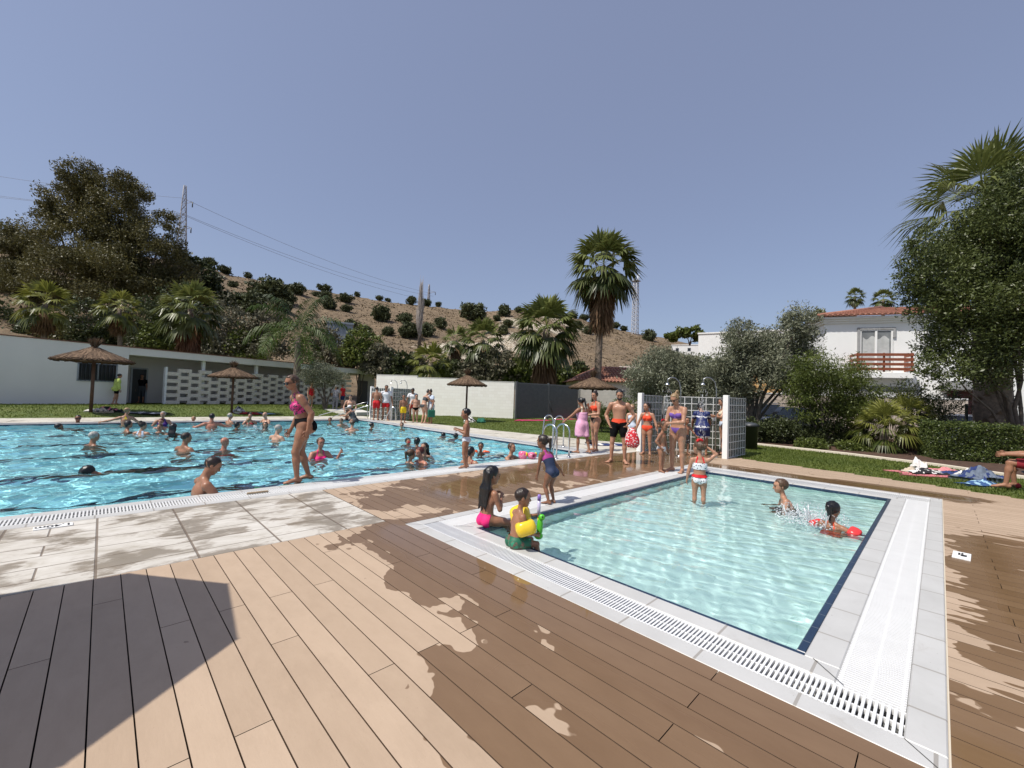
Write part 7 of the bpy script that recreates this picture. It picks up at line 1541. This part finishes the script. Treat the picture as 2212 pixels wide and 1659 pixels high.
q = JW['hdL']; o = MB().bbox((-.17, -.06, -.42), (.17, .06, -.06), .03).tube([(-.11, 0, -.07), (-.08, 0, .02), (.08, 0, .02), (.11, 0, -.07)], .012, 6).build('beach_bag', F_GREEN); o.location = tuple(q); o.rotation_euler = (0, 0, FW - pi / 2 + .5); tag(o, 'dark green bag hanging from the hand of the woman in white skirt', 'bag')
P_ = gz(670, 881); person('woman in red swimsuit standing under the left branches of the small olive', None, 1.66, 150, pos=tuple(P_), sex='f', tone='light', fat=1.15, hair=('bob', 'blond'), pose=dict(head=(0, 20)), clothes=[('suit', 'red', {}), ('straps', 'red', {})], **FR)
person('man in grey shirt and grey trousers with his back turned beside the olive', (1318, 1617), 1.70, 8, sex='m', tone='tan', fat=1.05, hair=('short', 'grey'), pose=dict(lean=4, aL=((.25, .2, -1), (-.2, .6, -.6))), clothes=[('tee', 'grey', dict(bot=-.01)), ('pants', 'trous', {})], **FR)
P_ = gz(739, 882); person('man in red T shirt and blue shorts talking beside the grey shirted man', None, 1.72, 300, pos=tuple(P_), sex='m', tone='light', hair=('short', 'brown'), clothes=[('tee', 'redtee', dict(bot=-.02)), ('shorts', 'bshort', dict(leg=.18))], **FR)
# ---- standing in the shallow far end
swimmer('shirtless man standing waist deep on the far steps with bent arms', (1376, 1652), 1556, 1.72, 190, floor=-.55, pose=dict(head=(10, 25), aL=((.5, .1, -1), (-.2, .5, -.8)), aR=((.4, .2, -1), (-.2, .4, -.8))), sex='m', tone='light', hair=('short', 'dark'), clothes=[('shorts', 'dgrey', {})])
swimmer('woman in white cap and dark swim dress bending over a child on the far steps', (1394, 1662), 1597, 1.62, 300, floor=-.62, pose=dict(lean=30, head=(0, 20), aL=((.2, .6, -.7), (-.2, .9, .1)), aR=((.2, .6, -.7), (-.2, .9, .1))), sex='f', tone='mid', fat=1.25, hair=('short', 'grey'), clothes=[('suit', 'dgrey', dict(th=.01)), ('cap', 'tee')])
swimmer('child with an orange armband held by the white capped woman', (1364, 1655), 1611, 1.0, 100, floor=-.4, sex='m', tone='tan', hair=('short', 'brown'), clothes=[('shorts', 'black', {}), ('armbandR', 'band_o', dict(r=1.2))])
# ---- in the big pool, left to right
AR = dict(aL=((1, .05, .02), (1, .15, 0)), aR=((1, .05, .02), (1, .15, 0)))
swimmer('dark tanned man in sunglasses leaning with spread arms on the far left edge', (306, 1668), 1634, 1.74, 182, pose=dict(aL=((1, -.2, -.05), (1, -.1, 0)), aR=((1, -.2, -.05), (1, -.1, 0))), sex='m', tone='brown', hair=('buzz', 'black'), shades=True)
swimmer('black haired bather floating low in front of the man with spread arms', (288, 1684), 1667, 1.6, 95, pose=dict(lean=-55), sex='m', tone='brown', hair=('short', 'black'))
swimmer('blond woman with bare back and arms spread along the far edge', (494, 1671), 1606, 1.68, 8, pose=dict(head=(-20, 5), aL=((1, .3, -.35), (1, .35, -.25)), aR=((.8, .2, -.7), (.9, .2, -.5))), sex='f', tone='mid', hair=('pony', 'blond', .5), clothes=[('straps', 'yellow', dict(w=.006, x=.02)), ('briefs', 'yellow', {})])
swimmer('woman with dark bob looking right in front of the blond woman', (500, 1698), 1657, 1.62, 80, sex='f', tone='tan', hair=('bob', 'black'))
swimmer('woman in white strapped swimsuit with her back turned and dark bun', (556, 1708), 1660, 1.64, 35, sex='f', tone='mid', fat=1.12, hair=('bun', 'dark'), pose=dict(head=(-30, 0)), clothes=[('suit', 'lblue', dict(top=.02)), ('straps', 'lblue', dict(w=.014))])
swimmer('grey haired woman in violet swimsuit facing the camera at the far edge', (640, 1674), 1620, 1.64, 190, sex='f', tone='mid', fat=1.2, hair=('short', 'grey'), pose=dict(aL=((.6, .2, -.9), (-.4, .7, -.3)), aR=((.6, .2, -.9), (-.4, .7, -.3))), clothes=[('suit', 'violet', dict(top=.06)), ('straps', 'violet', dict(w=.016))])
swimmer('ruddy faced bather just in front of the grey haired woman', (634, 1684), 1648, 1.6, 200, sex='m', tone='red', hair=('short', 'redh'))
swimmer('toddler with red armbands between two women in the pool', (630, 1702), 1669, 1.0, 210, sex='m', tone='mid', hair=('short', 'brown'), clothes=[('armbandR', 'band_r', dict(r=1.3)), ('armbandL', 'band_r', dict(r=1.3))])
swimmer('woman with long black wet hair seen from behind next to the toddler', (680, 1712), 1667, 1.64, 20, sex='f', tone='brown', hair=('long', 'black', 1.1), clothes=[('suit', 'black', {})])
swimmer('man with cropped hair looking right, alone at the left of the pool', (362, 1753), 1699, 1.74, 60, sex='m', tone='tan', hair=('buzz', 'grey'))
swimmer('man with short dark hair and bare shoulders turning right in mid pool', (724, 1774), 1703, 1.76, 55, sex='m', tone='tan', hair=('buzz', 'dark'), pose=dict(head=(-20, 0)))
swimmer('bald man with reddish back seen from behind in mid pool', (880, 1774), 1722, 1.76, 15, sex='m', tone='red', hair=('bald', 'dark'), fat=1.1, pose=dict(head=(-15, 0), aR=((.8, .4, -.5), (.8, .6, .1))), clothes=[('shorts', 'red', {})])
t_, J_ = swimmer('muscular man with cropped dark hair reaching to the right at the near pool edge', (780, 1944), 1805, 1.80, 78, sex='m', tone='tan', hair=('buzz', 'dark'), res=.013, pose=dict(lean=8, head=(-12, 26), aL=((.2, .7, -.6), (-.05, .95, -.25)), aR=((.3, .55, -.75), (0, .95, -.2)), hand=.15))
swimmer('small boy at the far edge left of the broad backed man', (762, 1662), 1639, 1.15, 190, sex='m', tone='mid', hair=('short', 'blond'))
swimmer('broad backed tanned man leaning on the far edge with elbows out', (832, 1682), 1628, 1.78, 5, sex='m', tone='red', fat=1.18, hair=('short', 'black'), pose=dict(aL=((.9, .2, -.4), (.3, .9, 0)), aR=((.9, .2, -.4), (.3, .9, 0))))
swimmer('woman with tousled grey hair at the far edge', (902, 1668), 1628, 1.62, 60, sex='f', tone='mid', hair=('curly', 'grey'))
swimmer('dark haired woman facing the camera at the far edge holding a blond child', (984, 1668), 1627, 1.64, 185, sex='f', tone='mid', hair=('bun', 'dark'), clothes=[('suit', 'wineline', {})], pose=dict(aL=((.5, .4, -.7), (-.3, .8, .1)), aR=((.5, .4, -.7), (-.3, .8, .1))))
swimmer('blond child held in front of the dark haired woman', (977, 1672), 1646, 1.05, 10, sex='f', tone='light', hair=('short', 'blond'))
swimmer('bald pale old man looking left at the far edge', (1046, 1664), 1623, 1.72, 235, sex='m', tone='light', hair=('bald', 'grey'), pose=dict(head=(10, 12)))
swimmer('black haired bather with wet hair looking right before the tousled woman', (930, 1688), 1661, 1.62, 75, sex='f', tone='tan', hair=('bob', 'black'))
swimmer('girl with long wet hair facing the camera below the bald old man', (1044, 1690), 1661, 1.4, 185, sex='f', tone='mid', hair=('long', 'dark', .8))
swimmer('man with cropped grey hair and pale shoulders left of the stepping woman', (1088, 1730), 1672, 1.76, 50, sex='m', tone='light', hair=('buzz', 'grey'), pose=dict(head=(-25, 5)))
swimmer('woman in pink bikini top lifting one hand right of the stepping woman', (1258, 1802), 1722, 1.66, 160, sex='f', tone='red', hair=('short', 'brown'), clothes=[('band', 'pink', dict(top=.045, bot=-.06)), ('straps', 'pink', {})], pose=dict(aL=((.5, .35, -.7), (.25, .3, .9)), aR=((.4, .4, -.8), (-.5, .8, -.1)), hand=.6))
swimmer('boy swimming at the foot of the sloping handrail', (1299, 1667), 1644, 1.3, 185, sex='m', tone='tan', hair=('short', 'black'), pose=dict(aR=((.9, .1, -.3), (1, .2, 0))))
swimmer('woman with brown hair leaning forward below the white capped woman', (1352, 1676), 1648, 1.6, 200, sex='f', tone='mid', hair=('short', 'brown'), pose=dict(lean=25, head=(0, 30)))
swimmer('bather with pale freckled back seen from behind below the far steps', (1386, 1696), 1656, 1.66, 5, sex='m', tone='light', hair=('pony', 'brown', .4))
swimmer('boy with black hair looking right under the curved rails', (1461, 1688), 1664, 1.3, 80, sex='m', tone='tan', hair=('short', 'black'))
swimmer('boy with raised arm swimming near the right far corner', (1582, 1688), 1664, 1.3, 190, sex='m', tone='mid', hair=('short', 'black'), pose=dict(aL=((.9, .2, -.2), (1, .2, .25))))
swimmer('left of two black haired heads low in the water near the right edge', (1740, 1717), 1705, 1.4, 10, sex='m', tone='tan', hair=('short', 'black'), pose=dict(lean=50))
swimmer('right of two black haired heads low in the water near the right edge', (1776, 1727), 1707, 1.4, 40, sex='m', tone='tan', hair=('short', 'black'), pose=dict(lean=40))
swimmer('child wearing a red diving mask in the right part of the pool', (1604, 1748), 1724, 1.2, 150, sex='m', tone='mid', hair=('short', 'black'), clothes=[('mask', 'band_r')])
swimmer('black haired head seen from behind next to the diving mask child', (1641, 1758), 1722, 1.5, 10, sex='f', tone='tan', hair=('bob', 'black'))
swimmer('woman with long dark wet hair behind the red haired woman', (1672, 1794), 1742, 1.66, 215, sex='f', tone='mid', hair=('long', 'dark', 1.2))
swimmer('red haired woman in glasses facing a pony tailed girl', (1658, 1822), 1760, 1.62, 235, sex='f', tone='red', hair=('short', 'redh'), shades=False, pose=dict(head=(0, 8)))
swimmer('girl with wet brown pony tail turned towards the red haired woman', (1614, 1822), 1768, 1.3, 60, sex='f', tone='mid', hair=('pony', 'brown', .9))
swimmer('woman with thin red shoulder straps seen from behind behind the boy in white trunks', (1848, 1822), 1758, 1.66, 35, sex='f', tone='mid', fat=1.1, hair=('bob', 'black'), pose=dict(head=(-30, 0)), clothes=[('straps', 'wineline', dict(w=.007, x=.06, **{'in': 0}))])
swimmer('child with an orange float under the chin near the right edge', (1893, 1776), 1742, 1.2, 185, sex='m', tone='brown', hair=('short', 'black'), clothes=[('armbandR', 'band_o', dict(r=1.2)), ('armbandL', 'band_o', dict(r=1.2))], pose=dict(aL=((.25, .9, .1), (-.5, .8, .2)), aR=((.25, .9, .1), (-.5, .8, .2))))
swimmer('laughing woman with wet hair resting her arms on the near right pool edge', (2010, 1806), 1744, 1.66, 120, sex='f', tone='mid', hair=('crop', 'brown'), res=.014, pose=dict(head=(0, -4), aL=((.5, .6, -.35), (-.2, .95, .0)), aR=((.4, .55, -.45), (-.2, .95, .0))))
# swimmer doing the crawl and the snorkelling child
q = gp(565 / 1.8228, 1845 / 1.8228, WZ); t = thing('person', 'front crawl swimmer with black cap and outstretched arm in the left of the pool', 'person', (q[0], q[1], 0), math.atan2(q[1], q[0]) - RAD(272) - pi / 2, 'bathers in the pools')
build_person(t, 1.75, sex='m', tone='tan', hair=('short', 'black'), res=.02, pose=dict(root='abs', rootz=-.20, lean=84, pel=1, head=(0, 60), aL=((.2, .95, .12), (.05, .97, -.12)), aR=((.35, .2, -.9), (.1, .6, -.8)), lL=((.05, -1, -.08), (0, -1, -.05), (0, -.9, -.4)), lR=((.05, -1, -.14), (0, -1, -.1), (0, -.9, -.4))), clothes=[('shorts', 'dgrey', {})])
q = gp(1015 / 1.8228, 1915 / 1.8228, WZ); t = thing('person', 'child in bright green vest floating face down before the muscular man', 'person', (q[0], q[1], 0), math.atan2(q[1], q[0]) - RAD(95) - pi / 2, 'bathers in the pools')
build_person(t, 1.25, sex='m', tone='tan', hair=('short', 'brown'), res=.016, pose=dict(root='abs', rootz=-.19, lean=86, pel=1, head=(0, 75), aL=((.8, .4, -.4), (.5, .7, -.4)), aR=((.8, .4, -.4), (.5, .7, -.4)), lL=((.15, -1, -.2), (0, -1, -.1), (0, -.9, -.4)), lR=((.15, -1, -.2), (0, -1, -.1), (0, -.9, -.4))), clothes=[('tee', 'neon', dict(sleeve=.1, bot=-.03, th=.02)), ('shorts', 'black', {})])
# ---- in the paddling pool
swimmer('girl in whale print bikini with red frill standing in the paddling pool', (2752, 1972), 1737, 1.08, 352, floor=-.44, sex='f', tone='mid', hair=('pony', 'brown', .35), res=.011, pose=dict(head=(38, 4), aL=((.28, .1, -1), (.14, .16, -1)), aR=((.75, .1, .6), (-.7, .1, .55))), clothes=[('band', 'whale', dict(top=.035, bot=-.055, th=.008)), ('straps', 'red', dict(w=.009)), ('briefs', 'whale', dict(top=.02, leg=.03)), ('shorts', 'red', dict(leg=-.035, top=.062, th=.012, name='red_frill')), ('bow', 'red')])
swimmer('boy with wet brown hair wading left in the paddling pool', (3120, 2000), 1890, 1.22, 262, floor=-.44, sex='m', tone='mid', hair=('short', 'brown'), res=.012, pose=dict(lean=24, head=(6, 2), aL=((.35, .1, -1), (.2, .7, -.6)), aR=((.4, .3, -.9), (.2, .7, -.5))), clothes=[('shorts', 'dgrey', {})])
swimmer('girl with black wet pony tail and red armbands splashing in the paddling pool', (3275, 2076), 1975, 1.15, 28, floor=-.44, sex='f', tone='tan', hair=('pony', 'black', 1.0), res=.012, pose=dict(head=(10, 5), aR=((.85, .25, -.35), (.9, .3, .1)), aL=((.7, .4, -.5), (.8, .4, -.1))), clothes=[('straps', 'orange', dict(w=.006, x=.05)), ('band', 'orange', dict(top=.012, bot=.0)), ('suit', 'orange', dict(top=-.05)), ('armbandR', 'band_r', dict(r=1.0)), ('armbandL', 'band_r', dict(r=1.0))])
# splash
def splash(label, c, r, n, seed, h):
    rd = random.Random(seed); b = MB()
    for i in range(n):
        a = rd.uniform(0, 2 * pi); q = rd.random() ** .6 * r; z = rd.random() ** 1.6 * h * (1 - .5 * q / r); s = rd.uniform(.0015, .0065) * (1.3 - z / h)
        b.ell((cos(a) * q, sin(a) * q, z), (s * rd.uniform(.8, 2.2), s * rd.uniform(.8, 2.2), s), 6)
    for i in range(12):                                  # torn sheets of water thrown up
        a = rd.uniform(0, 2 * pi); q = rd.uniform(.1, .8) * r; d0 = np.array([cos(a) * q, sin(a) * q, 0]); pts = [d0 + np.array([cos(a) * .2 * k / 5 * r, sin(a) * .2 * k / 5 * r, h * .55 * sin(pi * .55 * k / 5) * rd.uniform(.7, 1.1)]) for k in range(6)]
        b.tube(pts, [.006, .011, .010, .008, .005, .002], 6)
    o = b.build('water_splash', DROP); o.location = (float(c[0]), float(c[1]), WZ); tag(o, label, 'splash', kind='stuff')
splash('spray of water thrown up between the boy and the splashing girl', gp(3190 / 1.8228, 2050 / 1.8228, WZ), .40, 1300, 4, .30)
splash('small splash beside the girl facing the camera at the far edge', gp(1022 / 1.8228, 1690 / 1.8228, WZ), .45, 220, 5, .25)
# ---- things in hands
h_ = JB['hdL']; t = thing('water_pistol', 'purple and yellow water squirter held up by the boy with yellow armbands', 'water toy', h_, FW - pi / 2)
MB().tube([(0, 0, -.02), (0, 0, .15)], .017, 12).build('barrel', mat('clear_lilac_plastic', (.55, .5, .68), .15, .1, 5), t); MB().lathe([(0, .21), (.014, .21), (.019, .19), (.019, .15), (.0, .149)], 14).build('nozzle', mat('purple_plastic', (.25, .16, .5), .3), t); MB().tube([(0, 0, -.14), (0, 0, -.021)], .011, 10).build('plunger', CL['yellow'], t)
q = (JB['wR'] + JB['hdR']) / 2; t = thing('pool_float', 'bright green inflatable toy leaning on the lap of the boy with yellow armbands', 'water toy', q + np.array([.05, .02, .05]), FW - pi / 2)
b = MB(); b.ell((0, 0, .02), (.032, .03, .10), 12).ell((.015, -.01, .115), (.034, .03, .034), 10).ell((-.01, 0, -.07), (.045, .035, .035), 10); b.build('float_body', mat('bright_green_vinyl', (.09, .5, .03), .2, .05, 5), t); MB().ell((.02, -.034, .125), (.009, .009, .009), 8).build('eye', BLACK, t)
q = JM['hdL'] + np.array([.03, -.06, -.02]); t = thing('drawstring_bag', 'red drawstring bag with white spots hanging from the man in black shorts', 'bag', q, FW - pi / 2 - .2)
b = MB(); pf = [(.0, -.47), (.10, -.46), (.16, -.38), (.165, -.28), (.13, -.14), (.06, -.03), (.02, .0)]; k = 18; V = []
for r_, z in pf:
    for j in range(k): a = 2 * pi * j / k; V.append((r_ * cos(a) * (1 + .07 * sin(3 * a + z * 9)) + .06 + .1 * z * -.4, r_ * .5 * sin(a) * (1 + .1 * sin(4 * a)), z))
b.add(V, [(i * k + j, i * k + (j + 1) % k, (i + 1) * k + (j + 1) % k, (i + 1) * k + j) for i in range(len(pf) - 1) for j in range(k)], 0, True)
b.build('bag_body', pat('red_cloth_with_white_spots', (.62, .02, .03), (.8, .78, .78), 22, .36, 'spots'), t); MB().tube([(.0, -.02, 0), (-.05, -.03, -.12), (-.09, -.03, -.28), (-.06, -.03, -.36)], .008, 6).build('cord', F_WHITE, t)
q = gp(2058 / 1.8228, 1806 / 1.8228, .0)
for k_, (dx, lab) in enumerate(((0, 'pink patterned inflatable armband standing on the big pool edge'), (.22, 'pink and yellow inflatable armband lying open on the big pool edge'))):
    p = q + np.array([.714, -.699, 0]) * dx + np.array([0, 0, .085]); t = thing('armband', lab, 'armband', p, FW - pi / 2 + .6 * k_)
    b = MB(); pr_ = [(.045, -.085), (.07, -.09), (.10, -.06), (.105, 0), (.10, .06), (.07, .09), (.045, .085), (.04, 0), (.045, -.085)]; n = 18; T = Matrix.Rotation(0 if k_ == 0 else pi / 2, 4, 'X'); V = [T @ Vector((r * cos(2 * pi * j / n), r * .75 * sin(2 * pi * j / n), z)) for r, z in pr_ for j in range(n)]
    b.add(V, [(i * n + j, i * n + (j + 1) % n, (i + 1) * n + (j + 1) % n, (i + 1) * n + j) for i in range(len(pr_) - 1) for j in range(n)], 0, True); b.build('inflated_cuff', CL['band_p'], t)
    MB().ell((.09, -.03, .03), (.03, .04, .05), 10).build('valve_panel', CL['yellow'], t)
